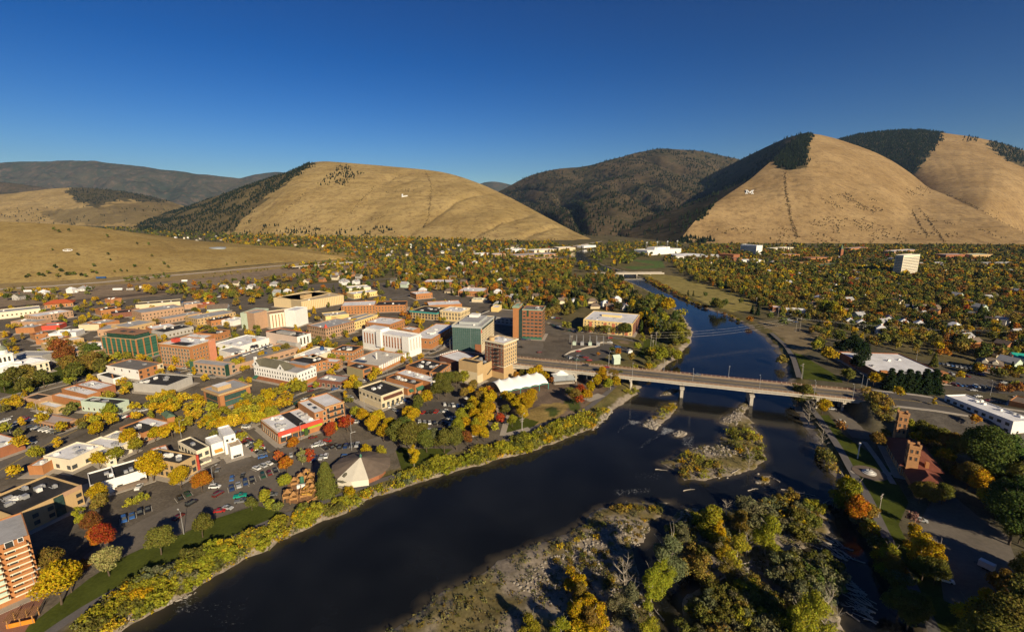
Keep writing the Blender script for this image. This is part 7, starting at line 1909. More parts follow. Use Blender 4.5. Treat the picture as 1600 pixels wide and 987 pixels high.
# left river bank: a band of willow scrub between path and water
LB = [(195,982),(300,921),(400,864),(500,812),(600,769),(700,739),(800,711),(880,686),(925,668)]
LBu = [(930,650),(905,655),(860,670),(800,690),(740,708),(660,728),(600,750),(500,790),(440,812),(385,838),(300,876),(222,910),(150,955),(110,990)]
scatter_trees(LB + LBu, 300,[('lime green',58),('yellow',7),('olive',26),('grey green',8),('golden',4)],(3.0,6.4),.3,'bush', seed=26)
scatter_trees(LB[5:] + [(940,652),(950,640),(985,618),(1010,600),(985,604),(950,625),(930,640),(905,650),(860,665),(800,688),(740,706)],70,[('lime green',40),('olive',35),('golden',18)],(3,6.5),.3,'bush', seed=27)
# islands
def isl_bush(k, poly, n, hr, seed, mix=(('bronze',16),('olive',38),('golden',7),('grey green',36),('lime green',6))): scatter_trees(zps(k, poly), n, list(mix), hr, .2,'bush', seed=seed)
isl_bush(9,[(640,500),(700,475),(860,440),(970,470),(1005,560),(990,620),(900,610),(760,560),(690,560)],62,(3.5,6.5),40)
isl_bush(9,[(840,690),(900,650),(1000,640),(1020,700),(1010,850),(900,880),(820,800),(800,740)],55,(4,8),41,(('grey green',40),('olive',40),('green',20)))
isl_bush(9,[(460,850),(560,800),(700,780),(800,830),(850,900),(800,960),(560,950),(470,930)],60,(3,6),42)
isl_bush(9,[(0,780),(60,860),(110,930),(110,1010),(-60,1010)],14,(4,8),43,(('golden',60),('yellow',20),('bronze',20)))
isl_bush(9,[(370,570),(500,500),(620,510),(660,640),(560,640),(480,720),(430,700)],34,(2.5,5.5),44)
isl_bush(9,[(310,120),(350,75),(395,62),(402,100),(350,150)],14,(1.8,3.6),45,(('golden',30),('bronze',50),('lime green',20)))
isl_bush(9,[(385,290),(440,265),(560,300),(640,330),(600,365),(440,378)],34,(2,4.6),46,(('bronze',25),('golden',12),('lime green',33),('olive',30)))
isl_bush(9,[(600,190),(640,160),(700,170),(745,225),(755,300),(690,290),(640,250)],32,(2.5,5.5),47,(('olive',55),('golden',12),('lime green',20),('bronze',15)))
isl_bush(9,[(730,385),(740,360),(770,365),(765,388)],4,(1.8,2.8),48,(('golden',60),('bronze',40)))
isl_bush(9,[(150,470),(250,460),(360,470),(340,500),(200,500),(140,510)],16,(1.8,3.5),49,(('bronze',50),('golden',30),('olive',20)))
isl_bush(9,[(-100,640),(100,520),(300,520),(250,640),(200,780),(-50,760)],90,(1.0,2.4),50,(('olive',50),('bronze',40),('golden',10)))
isl_bush(9,[(400,960),(600,950),(850,930),(1000,960),(1000,1040),(400,1040)],26,(3,6),51)
# scattered trees on the near knoll and along the yard
def knoll(pts):
  for x, y, h in pts:
    p = surf_at('hill:knoll',[(x, y)])[0]; cand('tree', p[0], p[1], h, rt.choice(['green','dark green','olive']),'round', False, p[2] - .3)
knoll([(56,360,9),(66,361,9),(84,361,10),(92,363,9),(108,363,9),(120,366,9),(127,368,8),(136,366,7),(150,370,8),(160,369,9),(168,371,9),(83,391,5),(122,400,7),(169,398,7),(173,407,6),(238,401,7),(203,382,7),(215,382,7),(228,382,8),(233,383,8),(147,418,8),(212,418,8),(258,414,8),(262,419,7),(180,425,6),(188,425,7),(198,426,5),(233,422,6),(85,420,9),(95,426,9),(75,430,9),(66,434,8),(60,431,9),(92,432,9),(104,433,9),(112,430,8),(118,430,9),(126,432,8),(135,432,8),(143,427,9),(46,432,7),(40,434,7),(150,430,7),(355,414,6),(370,411,5),(384,410,5)])
scatter_trees([(190,437),(270,430),(280,434),(200,442)],26,[('green',50),('olive',50)],(5,8),1, seed=60)
scatter_trees([(290,432),(460,416),(470,419),(300,438)],24,[('olive',50),('bronze',50)],(3,5),1, seed=61)
# ---- rank by size in the photo: the largest become trees of their own
def apparent(c):
  d = math.hypot(c[1], c[2], CAMH); X, Y = proj(np.array([c[1], c[2],0.0]))
  vis = -60 < X < 1720 and Y < 1180 and c[2] > 0
  return c[4] / d * (1 if vis else .01)
LIMIT = {'tree': 300,'conifer': 90,'bush': 290}
IND = []; REST = {'tree': [],'conifer': [],'bush': []}
for kd, lim in LIMIT.items():
  L_ = [c for c in CAND if c[0] == kd]
  L_.sort(key=lambda c: -apparent(c))
  IND += L_[:lim]; REST[kd] = L_[lim:]
LANDMARKS = []
def landmark(phrase, k, x, y): LANDMARKS.append((phrase, *at(*zp(k, x, y))))
for ph, k, x, y in [('the balcony apartment tower','j',150,640),('the black-roofed office','i',600,700),('the long white workshop','i',1250,380),('the white stepped block','q',1230,450),
  ('the red-fronted market','h',700,780),('the carousel pavilion',4,735,560),('the timber playground','s',760,760),('the beige bank','k',300,470),('the tent pavilion','l',620,440),('the band shell','l',1105,330),
  ('the theatre','l',120,300),('the victorian hotel','c',900,800),('the wide-eaved brown office','g',1300,220),('the courthouse','a',300,720),('the lone restaurant','f',720,540),('the green-glass office','b',450,560),('the orange corner building','b',1150,660),
  ('the parking deck','c',600,560),('the white hotel slab','d',900,520),('the yellow inn','o',560,400),('the brick office tower','e',1380,560),('the brick station','m',560,760),('the white monument ring','m',165,880),('the white trailer',8,868,735),
  ('the long white office','m',1180,420),('the supermarket','n',850,430),('the bridge',5,1000,620),('the rocky islet',9,340,130),('the middle gravel island',9,560,300),('the big gravel bar',9,50,640),('the wooded near island',9,700,700),
  ('the dark side channel',9,1060,720),('the substation lot','o',300,640),('the meadow across the river',6,500,130),('the ornate brick block','c',1450,260),('the pink windowless store','c',950,380),('the cream stone building','e',400,290),('the ribbed sand-coloured hall',2,600,300),
  ('the red-roofed depot',1,360,310),('the white arena','u',440,480),('the far white dormitory','u',1212,510),('the far upstream bridge',0,980,432),('the brick plaza','j',150,880),('the long brick store','e',20,600)]:
  landmark(ph, k, x, y)
def relation(x, y):
  best = min(LANDMARKS, key=lambda l: math.hypot(l[1] - x, (l[2] - y) * .8))
  dx, dy = x - best[1], y - best[2]
  # left/right and before/behind as the camera sees them
  ang = math.atan2(best[1], best[2]); lx = dx * math.cos(ang) - dy * math.sin(ang); ly = dx * math.sin(ang) + dy * math.cos(ang)
  rel = ('right of ' if lx > 0 else 'left of ') if abs(lx) > abs(ly) * .8 else ('behind ' if ly > 0 else 'in front of ')
  return rel + best[0]
_T = ['','first','second','third','fourth','fifth','sixth','seventh','eighth','ninth','tenth','eleventh','twelfth','thirteenth','fourteenth','fifteenth','sixteenth','seventeenth','eighteenth','nineteenth']
def ordinal(n):
  if n < 20: return _T[n]
  tens = ['','','twenty','thirty','forty','fifty','sixty','seventy','eighty','ninety'][n // 10 % 10]
  return (tens[:-1] + 'ieth') if n % 10 == 0 else tens + '-' + _T[n % 10]
def unique_labels(items):
  """items: (object, kind phrase, place phrase); equals are told apart by their order from the left in the photo"""
  by = {}
  for o, a, b in items: by.setdefault((a, b),[]).append(o)
  for (a, b), L_ in by.items():
    if len(L_) == 1: L_[0]['label'] = f'{a} {b}'; continue
    def key(o):
      X, Y = proj(np.array(o.location[:])); return float(X)
    L_.sort(key=key)
    for i, o in enumerate(L_):
      n = len(L_)
      if i == 0: o['label'] = f'leftmost {a} {b}'
      elif i == n - 1: o['label'] = f'rightmost {a} {b}'
      else: o['label'] = f'{ordinal(i + 1)} from left {a} {b}'
SHAPEW = {'round': 'rounded','spread': 'spreading','tall': 'slender','willow': 'loose feathery','shrub': 'bushy','conifer': 'narrow conical','broadfir': 'broad dense','bare': 'bare'}
LAB = []
gt = random.Random(3)
for kd, x, y, z, h, col, shape, ex in IND:
  if z is None: z = float(height(np.array([x]), np.array([y]))[0])
  z = max(z, WZ + .1) - .1
  v = gt.randrange(3)
  ap0 = h / math.hypot(x, y, CAMH) * FPX
  cr, tr, one = proto(shape, v, 7 if ap0 > 52 else 3 if ap0 > 26 else 1)
  base = COLR[col]; j = gt.uniform(.82,1.15)
  c = (base[0] * j * gt.uniform(.92,1.08), base[1] * j * gt.uniform(.93,1.07), base[2] * j)
  s = (h * gt.uniform(.92,1.12), h * gt.uniform(.92,1.12), h); rot = gt.uniform(0,6.28)
  nm = {'tree': 'deciduous_tree','conifer': 'conifer_tree','bush': 'riverside_bush'}[kd]
  if shape == 'bare': nm = 'bare_tree'
  if shape == 'shrub' and kd == 'tree': nm = 'hedge_bush'
  cat = {'deciduous_tree': 'tree','conifer_tree': 'conifer','riverside_bush': 'bush','bare_tree': 'tree','hedge_bush': 'bush'}[nm]
  app = h / math.hypot(x, y, CAMH) * FPX
  grp = {'tree': 'autumn street and park trees','conifer': 'conifers of the town','bush': 'bushes along the river'}[kd]
  if cr is None:
    t = tag(obj(nm, None, None, (x, y, z), rot, s), None, cat, grp); obj('trunk', tr, t)
    LAB.append((t, 'bare pale tree', relation(x, y)))
    continue
  if app > 13 or kd == 'bush' and app > 11:
    t = tag(obj(nm, None, None, (x, y, z), rot, s), None, cat, grp)
    obj('crown', cr, t, color=c); obj('trunk', tr, t)
  else:
    t = tag(obj(nm, one, None, (x, y, z), rot, s, c), None, cat, grp)
  size = ('tall ' if h > 12.5 else 'small ' if h < 7.5 else '') if kd != 'bush' else ('tall ' if h > 5 else 'low ' if h < 3 else '')
  LAB.append((t, f'{size}{SHAPEW[shape]} {col} ' + {'tree': 'tree','conifer': 'conifer','bush': 'bush'}[kd if nm != 'hedge_bush' else 'bush'], relation(x, y)))
unique_labels(LAB)
# ---- the rest as one mass per kind
def mass(name, L_, label, cat, nq, far_nq, dsplit, conif=False):
  if not L_: return
  g = np.random.default_rng(9)
  TV = {}
  Vs, Cs = [],[]
  for c in L_:
    kd, x, y, z, h, col, shape, ex = c
    X, Y = proj(np.array([x, y, 0.0]))
    if X < -150 or X > 1750: continue
    if z is None: z = float(height(np.array([x]), np.array([y]))[0])
    near = math.hypot(x, y) < dsplit
    n = nq if near else far_nq
    key = (shape, near, int(g.integers(4)))
    if key not in TV:
      sd = key[2] + 5
      if shape in ('conifer','broadfir'): TV[key] = conifer_arrays(sd, n, .15 if near else .25,.2)[0]
      else: TV[key] = crown_arrays(shape if shape != 'bare' else 'round', sd, n, (.105 if near else .205) * (1.3 if shape == 'shrub' else 1))[0]
    V = TV[key]
    a = g.uniform(0,6.28); ca, sa = math.cos(a), math.sin(a)
    s = h * g.uniform(.9,1.15)
    W = np.stack([(V[:, 0] * ca - V[:, 1] * sa) * s + x, (V[:, 0] * sa + V[:, 1] * ca) * s + y, V[:, 2] * h + z - .1],1)
    b = (np.array(COLR[col]) * .84 + np.array((.185,.150,.036)) * .16) * g.uniform(.95,1.4) * g.uniform(.93,1.07,3)
    Vs.append(W); Cs.append(np.repeat(b[None], len(W),0))
  V = np.concatenate(Vs); C_ = np.concatenate(Cs)
  me = arr_mesh(name, V, np.arange(len(V)).reshape(-1,4), LEAFA); set_col(me, C_)
  o = obj(name, me); tag(o, label, cat, None, 'stuff')
mass('distant_trees', REST['tree'],'the mass of smaller autumn trees filling both leafy quarters and the valley','trees',320,75,1000)
mass('distant_conifers', REST['conifer'],'smaller dark conifers scattered through the far quarters','trees',120,40,900)
mass('undergrowth', REST['bush'],'the smaller bushes making up scrub along the banks and islands','bushes',150,60,500)
# tall grass and low scrub between the bushes of the banks and islands
def scrub():
  g = np.random.default_rng(21); Vs, Cs = [],[]
  areas = [(LB + LBu, 1500,(.5,1.8),('lime green','olive','golden','grey green','yellow'),1.0)]
  for k, q in enumerate(ISLANDS):
    n = {0: 60,3: 300,6: 1500,7: 1700}.get(k, 0)
    if n: areas.append((None, n, (.3,1.15),('pale lime','olive','grey green','bronze','grey green'),.8, q))
  areas.append((zps(8,[(150,190),(280,370),(410,560),(600,920),(560,960),(380,620),(230,330)]),420,(.5,1.6),('olive','bronze','grey green'),.9))
  areas.append(([(1000,445),(1050,455),(1140,492),(1200,540),(1230,620),(1225,620),(1190,540),(1120,496),(1045,464)],420,(.8,2.2),('bronze','rust brown','olive'),1))
  for a in areas:
    G = a[5] if len(a) > 5 else P2(a[0])
    bb = np.array(G); c = 0
    X = g.uniform(bb[:, 0].min(), bb[:, 0].max(), a[1] * 8); Y = g.uniform(bb[:, 1].min(), bb[:, 1].max(), a[1] * 8)
    ok = inpoly(X, Y, G); X, Y = X[ok][:a[1]], Y[ok][:a[1]]; Zh = height(X, Y)
    for x, y, z in zip(X, Y, Zh):
      if z < WZ + .15: continue
      h = g.uniform(*a[2]); n = 16
      V, _ = quads(np.stack([g.normal(0,.5, n) * h, g.normal(0,.5, n) * h, g.uniform(.05,1, n) * h],1), g.normal(size=(n, 3)), g.uniform(.25,.6, n) * h, g)
      Vs.append(V + np.array([x, y, z])); b = np.array(COLR[a[3][int(g.integers(len(a[3])))]]) * g.uniform(.6,1.1) * a[4]
      Cs.append(np.repeat(b[None], len(V),0))
  V = np.concatenate(Vs); me = arr_mesh('bank_scrub', V, np.arange(len(V)).reshape(-1,4), LEAFA); set_col(me, np.concatenate(Cs))
  tag(obj('bank_scrub', me),'low scrub and tall grass covering the river banks and islands','scrub', None, 'stuff')
scrub()
# ---- pines and scrub of the slopes
def cones(name, P, h, col, label, cat, spread=.26, seed=0):
  g = np.random.default_rng(seed); n = len(P)
  if n == 0: return
  hh = g.uniform(*h, n); k = 6
  a = np.linspace(0,2 * PI, k, endpoint=False)[None] + g.uniform(0,6,(n, 1))
  V = []; F = []; base = 0
  for z0, z1, r in ((.05,.65,1.0),(.4,1.0,.62)):
    jr = g.uniform(.75,1.25,(n, k))
    ring = np.stack([P[:, None, 0] + np.cos(a) * (hh * spread * r)[:, None] * jr, P[:, None, 1] + np.sin(a) * (hh * spread * r)[:, None] * jr, P[:, None, 2] + np.repeat((hh * z0)[:, None], k, 1)],-1)
    top = np.stack([P[:, 0], P[:, 1], P[:, 2] + hh * z1],-1)[:, None]
    vv = np.concatenate([ring, top],1).reshape(-1,3); V.append(vv)
    i = np.arange(n)[:, None] * (k + 1) + base
    F.append(np.stack([i + np.arange(k)[None], i + (np.arange(k)[None] + 1) % k, np.broadcast_to(i + k, (n, k))],-1).reshape(-1,3)); base += len(vv)
  V = np.concatenate(V); F = np.concatenate(F)
  me = arr_mesh(name, V, F, LEAFA)
  c = np.array(col)[g.integers(len(col), size=n)] * g.uniform(.7,1.25,(n, 1)); c = np.repeat(c, k + 1,0); set_col(me, np.concatenate([c, c]))
  tag(obj(name, me), label, cat, None, 'stuff')
DK = [(.016,.025,.011),(.022,.030,.013),(.019,.027,.014)]
def thin(P, sc, th, seed):
  return P[fbm(P[:, 0] / sc, P[:, 1] / sc, seed, 3) > th] if len(P) else P
PJ = np.concatenate([thin(surf_pick('mountain:jumbo', JUMBO_F[0][0],14000,1),130,.38,4),
  surf_pick('mountain:jumbo',[(495,290),(525,262),(540,258),(548,266),(560,270),(545,290),(530,290),(515,288)],420,2),
  surf_pick('mountain:jumbo',[(440,283),(490,250),(496,252),(455,282),(425,300)],500,3),
  thin(surf_pick('mountain:jumbo',[(360,368),(380,345),(420,350),(480,358),(600,355),(620,370),(480,372)],700,4),60,.52,9)])
cones('hillside_forest', PJ, (9,18), DK, 'dark pine forest on the left flank of the bare middle mountain','forest', seed=1)
PF = np.concatenate([thin(surf_pick('timbered_mountain',[(700,380),(700,220),(1300,200),(1300,380)],26000,5),220,.36,12), thin(surf_pick('mountain:north',[(850,390),(850,190),(1300,190),(1300,390)],3600,6),120,.45,13)])
cones('hillside_forest', PF, (13,25), DK, 'pine forest darkening the canyon mountains behind the stadium','forest', seed=2)
PS = np.concatenate([surf_pick('mountain:south', H_F[1][0],15000,7), surf_pick('mountain:west', SENT_F[0][0],1300,8), surf_pick('mountain:south', H_F[0][0],1500,9),
  surf_pick('mountain:west',[(1060,382),(1066,372),(1100,372),(1120,380)],70,10), surf_pick('mountain:west',[(1085,345),(1110,322),(1115,326),(1095,350)],40,11), surf_pick('mountain:south',[(1500,216),(1530,212),(1530,222),(1505,222)],40,14)])
cones('hillside_forest', PS, (12,22), DK, 'dark pine stands around the right-hand summits','forest', seed=3)
PC = np.concatenate([surf_pick('foothill', C_F[0][0],900,12), thin(surf_pick('foothill',[(0,352),(0,325),(320,325),(340,352)],1300,13),200,.52,3), surf_pick('wooded_hill',[(-50,350),(-50,270),(200,270),(200,350)],1600,15),
  thin(surf_pick('far_mountain:d1',[(0,345),(0,240),(600,240),(600,345)],5000,16),700,.48,6)])
cones('hillside_forest', PC, (12,20), DK, 'far pine woods on the hills up the left valley','forest', seed=4)
# brown brush in the gullies and across the lower slopes
def line_pts(key, pts, n, w, seed):
  g = np.random.default_rng(seed); q = dense(np.array(pts, float),.6)
  j = g.integers(len(q), size=n); X = q[j, 0] + g.normal(0, w, n); Y = q[j, 1] + g.normal(0,.8, n)
  return surf_at(key, list(zip(X, Y)))
BR = [line_pts('mountain:jumbo',[(664,268),(672,283),(675,297),(671,318),(670,338),(662,357)],190,.9,1), line_pts('mountain:jumbo',[(585,292),(560,318),(545,335)],90,1.0,2), line_pts('mountain:jumbo',[(480,300),(455,320),(440,335)],50,1.0,3),
      line_pts('mountain:west',[(1226,268),(1227,296),(1232,322),(1236,345),(1246,372)],240,1.4,4), line_pts('mountain:south',[(1480,304),(1520,322),(1560,345),(1600,365)],160,1.2,5), line_pts('mountain:west',[(1424,328),(1435,348),(1452,370)],80,1.3,6), line_pts('mountain:west',[(1436,326),(1455,350),(1475,378)],80,1.3,7)]
for key, poly, n, sc, th, sd in [('mountain:jumbo',[(600,298),(655,293),(655,300),(610,301)],90,40,.4,21),('mountain:jumbo',[(606,286),(625,270),(628,284),(612,287)],50,40,.4,22),('mountain:jumbo',[(420,366),(480,340),(560,345),(600,325),(625,360),(700,365),(840,355),(900,376),(600,374)],900,110,.55,23),
  ('mountain:west',[(1260,310),(1340,300),(1370,315),(1390,330),(1340,335),(1270,322)],420,70,.53,24),('mountain:west',[(1080,378),(1110,345),(1200,360),(1300,340),(1400,350),(1420,380)],620,80,.57,25),('mountain:west',[(1410,296),(1440,292),(1455,304),(1420,306)],110,50,.42,26),('mountain:south',[(1480,340),(1600,320),(1640,384),(1480,378)],500,90,.55,27),('mountain:west',[(1420,340),(1500,330),(1580,380),(1430,380)],420,90,.55,28)]:
  BR.append(thin(surf_pick(key, poly, n, sd), sc, th, sd))
cones('hillside_brush', np.concatenate(BR),(3,6.5),[(.085,.06,.03),(.11,.07,.035),(.06,.05,.025),(.12,.075,.03)],'brown brush in the gullies and on the lower dry slopes','brush',.5,5)
# ------------------------------------------------------------------ cars
CARC = {'white': (.72,.72,.70),'silver': (.42,.43,.44),'grey': (.14,.145,.15),'black': (.014,.014,.016),'dark blue': (.02,.045,.13),'blue': (.04,.12,.34),'red': (.36,.02,.015),'dark red': (.13,.012,.012),'teal': (.01,.28,.20),'tan': (.32,.25,.16),'dark green': (.015,.06,.035)}
def car_meshes(kind):
  L, Wd, H = {'saloon': (4.6,1.8,1.45),'van': (4.8,1.9,1.8),'pickup': (5.3,1.95,1.8)}[kind]
  b = MB(); w = Wd / 2; l = L / 2
  prof = {'saloon': [(-l, .45),(-l, .85),(-l + .75,.95),(-.1 * L, .98),(l - 1.15,.92),(l, .72),(l, .4)],'van': [(-l, .45),(-l, 1.0),(-l + .3,1.05),(0,1.05),(l - 1.1,1.0),(l, .8),(l, .4)],
      'pickup': [(-l, .55),(-l, 1.08),(-l + .3,1.1),(0,1.1),(l - 1.3,1.08),(l, .95),(l, .5)]}[kind]
  lower = [(-l, .3),(l, .3)]
  def side(y, s): return [(x, y, z) for x, z in prof]
  n = len(prof)
  for i in range(n - 1):
    (x0, z0),(x1, z1) = prof[i], prof[i + 1]
    b.face([(x0,-w, z0),(x1,-w, z1),(x1, w, z1),(x0, w, z0)][::-1] if False else [(x0, w, z0),(x1, w, z1),(x1,-w, z1),(x0,-w, z0)][::-1])
  for y in (-w, w):
    p = [(x, y, z) for x, z in prof] + [(l, y, .28),(-l, y, .28)]
    b.face(p if y > 0 else p[::-1])
  b.face([(-l, -w, .28),(-l, w, .28),(-l, w, .45),(-l, -w, .45)]); b.face([(l, w, .28),(l, -w, .28),(l, -w, .4),(l, w, .4)])
  c0, c1, r0, r1 = {'saloon': (-l + .7, l - 1.25,-l + 1.35, l - 2.15),'van': (-l + .15, l - 1.0,-l + .45, l - 1.95),'pickup': (-.55, l - 1.3,-.4, l - 2.1)}[kind]
  zb = .93 if kind == 'saloon' else 1.03; wi = w - .22
  b.face([(r0,-wi, H),(r1,-wi, H),(r1, wi, H),(r0, wi, H)])
  for s in (-1,1):
    for (x0, x1, y0, y1) in ((c0, r0, w - .06, wi),(c1, r1, w - .06, wi)):
      d = .09; b.face([(x0, s * y0, zb),(x0 + d, s * y0, zb),(x1 + d, s * y1, H),(x1, s * y1, H)])
  body = b.mesh('body', CARP)
  g = MB(); e = .015
  g.face([(c0,-w + .06 + e, zb),(c0, w - .06 - e, zb),(r0, wi - e, H - e),(r0,-wi + e, H - e)][::-1]); g.face([(c1,-w + .06 + e, zb),(c1, w - .06 - e, zb),(r1, wi - e, H - e),(r1,-wi + e, H - e)])
  for s in (-1,1): g.face([(c0, s * (w - .06 - e), zb),(c1, s * (w - .06 - e), zb),(r1, s * (wi - e), H - e),(r0, s * (wi - e), H - e)])
  glass = g.mesh('windows', GLASS)
  wl_ = MB(); i0 = []
  wl_.cone(0,0,-.11,.11,.33,.33,14)
  wheel = wl_.mesh('wheel', RUBBER)
  one = MB(); one.v = list(b.v); one.f = list(b.f); one.m = [0] * len(b.f)
  k = len(one.v); one.v += g.v; one.f += [tuple(i + k for i in f) for f in g.f]; one.m += [1] * len(g.f)
  for x in (-l + .9, l - .9):
    for y in (-w + .1, w - .1): one.box(x - .32, y - .11,0.0, x + .32, y + .11,.62,2)
  return body, glass, wheel, one.mesh('car',[CARP, GLASS, RUBBER]),(l, w)
CARM = {k: car_meshes(k) for k in ('saloon','van','pickup')}
CARL = []
rc = random.Random(17)
PALETTE = ['white','white','silver','silver','grey','grey','black','black','dark blue','blue','red','dark red','tan','dark green']
def car(x, y, rot, where, col=None, kind=None, z=0.0, grp='cars parked in town'):
  col = col or rc.choice(PALETTE); kind = kind or rc.choice(['saloon','saloon','van','pickup'])
  body, glass, wheel, one, (l, w) = CARM[kind]
  z = z + .14
  far = math.hypot(x, y) > 250
  nm = 'pickup_truck' if kind == 'pickup' else 'car'
  cat = 'pickup' if kind == 'pickup' else 'car'
  if far: t = obj(nm, one, None, (x, y, z), rot, color=CARC[col])
  else:
    t = obj(nm, None, None, (x, y, z), rot)
    obj('body', body, t, color=CARC[col]); obj('windows', glass, t)
    for sx in (-l + .9, l - .9):
      for sy in (-w + .1, w - .1):
        o = obj('wheel', wheel, t, (sx, sy, .33)); o.rotation_euler = (PI / 2,0,0)
  tag(t, None, cat, grp)
  CARL.append((t, f'{col} ' + {'saloon': 'car','van': 'van','pickup': 'pickup truck'}[kind], where))
  return t
CARSPOTS = []
def car_row(k, p, q, n, turn, where, skip=.12, cols=None, lines=True, z=0.0):
  """n cars side by side from p to q (photo points), each turned by `turn` degrees to the row"""
  a = at(*zp(k, *p), z); b_ = at(*zp(k, *q), z); d = b_ - a; rot = math.atan2(d[1], d[0]); Lr = float(np.hypot(*d))
  n = max(1, min(n, int(Lr / 2.65) + 1)) if abs(turn) > 30 else n
  if lines and z == 0:
    m = MB(); e = np.array([math.cos(rot), math.sin(rot)]); f = np.array([-e[1], e[0]])
    for i in range(n + 1):
      c = a + d * ((i - .5) / max(1, n - 1)); t_ = math.radians(turn); g = e * math.cos(t_) + f * math.sin(t_); hN = np.array([-g[1], g[0]])
      m.face([(*(c - g * 2.6 - hN * .07),.165),(*(c + g * 2.6 - hN * .07),.165),(*(c + g * 2.6 + hN * .07),.165),(*(c - g * 2.6 + hN * .07),.165)])
    structure('parking_marking', m.mesh('parking_marking', PAINT_W))
  for i in range(n):
    if rc.random() < skip: continue
    c = a + d * (i / max(1, n - 1)) if n > 1 else a
    if any(math.hypot(c[0] - x, c[1] - y) < 2.2 for x, y in CARSPOTS): continue
    CARSPOTS.append((c[0], c[1]))
    car(c[0], c[1], rot + math.radians(turn) + rc.choice([0, PI]) + rc.uniform(-.03,.03), where, (cols or [None] * n)[i % len(cols) if cols else 0], None, z)
def car1(k, x, y, rot, where, col, kind='saloon', z=0.0):
  c = at(*zp(k, x, y), z); CARSPOTS.append((c[0], c[1])); return car(c[0], c[1], rot, where, col, kind, z)
W1 = 'in the riverside car park'
# two long rows either side of the kerb and the row along the lawn
car_row(0,(194,813),(231,797),5,75, W1 + ' below the hedge',.0,['blue','blue','black','black','grey'])
car_row(0,(281,779),(293,773),2,75, W1 + ' below the orange tree',0,['black','dark green'])
car1('r',490,390,1.2, W1,'black','van'); car1('r',830,275,1.2, W1,'dark red','van'); car1('r',320,570,1.25, W1,'dark red')
car_row(0,(362,764),(394,751),5,75, W1 + ' near the long kerb',0,['dark blue','silver','dark blue','black','grey'])
car1('r',1010,70,2.0, W1,'blue','van'); car1('r',790,180,.1, W1 + ' under the orange tree','white','van'); car1('r',1150,30,1.9, W1 + ' near the lamp post','black')
car1('r',850,490,.25, W1 + ' by the lawn','red'); car1('r',955,450,-.2, W1 + ' by the lawn','silver'); car1('r',1115,300,.35, W1 + ' by the lawn','teal','pickup'); car1('r',1130,365,.3, W1 + ' by the lawn','grey','pickup')
car_row('s',(10,420),(290,310),5,100, W1 + ' beside the painted kerb',0,['white','silver','white','black','black'])
car_row('s',(10,580),(300,455),5,75, W1 + ' beside the long kerb',0,['grey','dark green','dark red','black','black'])
car_row('s',(-90,640),(-10,600),2,75, W1 + ' beside the long kerb',0,['silver','black'])
car1('s',145,785,.3, W1 + ' by the shrubs','red','van'); car1('s',255,830,.2, W1 + ' by the shrubs','grey')
car_row('s',(910,270),(1010,255),2,80, W1 + ' between kerbs',0,['dark blue','silver']); car_row('s',(1070,110),(1240,70),3,105, W1 + ' between kerbs',0,['black','black','black'])
car1('s',1085,230,1.8, W1 + ' between kerbs','white','van'); car_row('s',(920,70),(1010,55),2,20, W1 + ' along the street',0,['white','silver'], False)
car_row('s',(1300,90),(1560,60),5,85, W1 + ' in the market shade',.1,['black','dark blue','grey','silver','black']); car1('s',1390,245,.05, W1 + ' behind the carousel','blue','van'); car1('s',450,230,2.4, W1 + ' by the orange trees','black'); car1('s',540,215,2.0, W1 + ' by the orange trees','silver')
car1('s',105,245,.6, W1 + ' at the yellow kerb','blue'); 
car_row('q',(1350,290),(1590,500),13,85,'in the row beside the white cube',0,['blue','dark red','black','grey','silver','red','dark red','black','white','grey','black','red','silver'])
car_row('s',(30,10),(95,200),6,80,'in the row beside the white cube',0,['black','dark red','red','white','black','grey'])
car1('q',1470,225,.05,'on the street by the golden avenue','white'); car1('q',1570,160,.5,'on the street by the golden avenue','black'); car1('h',40,695,.15,'on the street by the red-fronted market','silver','van'); car1('h',150,640,.6,'on the street by the red-fronted market','grey')
car1('i',1450,415,1.9,'in front of the long white workshop','white','pickup'); car1('q',1120,755,1.9,'below the balcony deck','grey')
car1('h',850,190,.2,'by the low brown-brick shop','red'); car1('h',920,195,.2,'by the low brown-brick shop','red','van'); car1('h',1340,325,-.8,'at the street corner','silver'); car1('h',1050,870,-.4,'in front of the red-fronted market','red'); car1('h',870,830,.4,'in front of the red-fronted market','dark red'); car1('h',1400,640,-.3,'under the red maples','white','van'); car_row('h',(870,920),(960,900),3,70,'in front of the red-fronted market',0,['grey','silver','black'])
car_row('k',(375,525),(620,430),6,70,'beside the beige bank',.1,['white','grey','silver','white','blue','black']); car1('k',460,575,-.7,'below the beige bank','silver','van')
car_row('k',(1070,500),(1290,520),6,-60,'in the tree-ringed lot',.0,['silver','grey','white','blue','dark blue','black']); car_row('k',(810,600),(1080,580),8,60,'in the tree-ringed lot',.05,['red','black','black','red','grey','white','silver','dark blue'])
car_row('k',(760,720),(950,730),6,-70,'in the tree-ringed lot',.1,['white','silver','white','black','tan','black']); car_row('k',(740,830),(1010,830),8,60,'in the tree-ringed lot',.05,['dark red','blue','silver','dark blue','blue','silver','dark blue','blue']); car_row('k',(990,720),(1230,760),7,65,'in the tree-ringed lot',.2); car_row('k',(1090,660),(1250,690),5,65,'in the tree-ringed lot',.3)
car1('k',1350,425,.1,'by the golden trees of the ringed lot','white'); car1('k',1440,890,.1,'beside the rust maple','white','van'); car1('k',1455,820,.3,'beside the rust maple','red'); car_row('k',(620,480),(640,440),2,20,'beside the beige bank',0,['dark blue','white'], False)
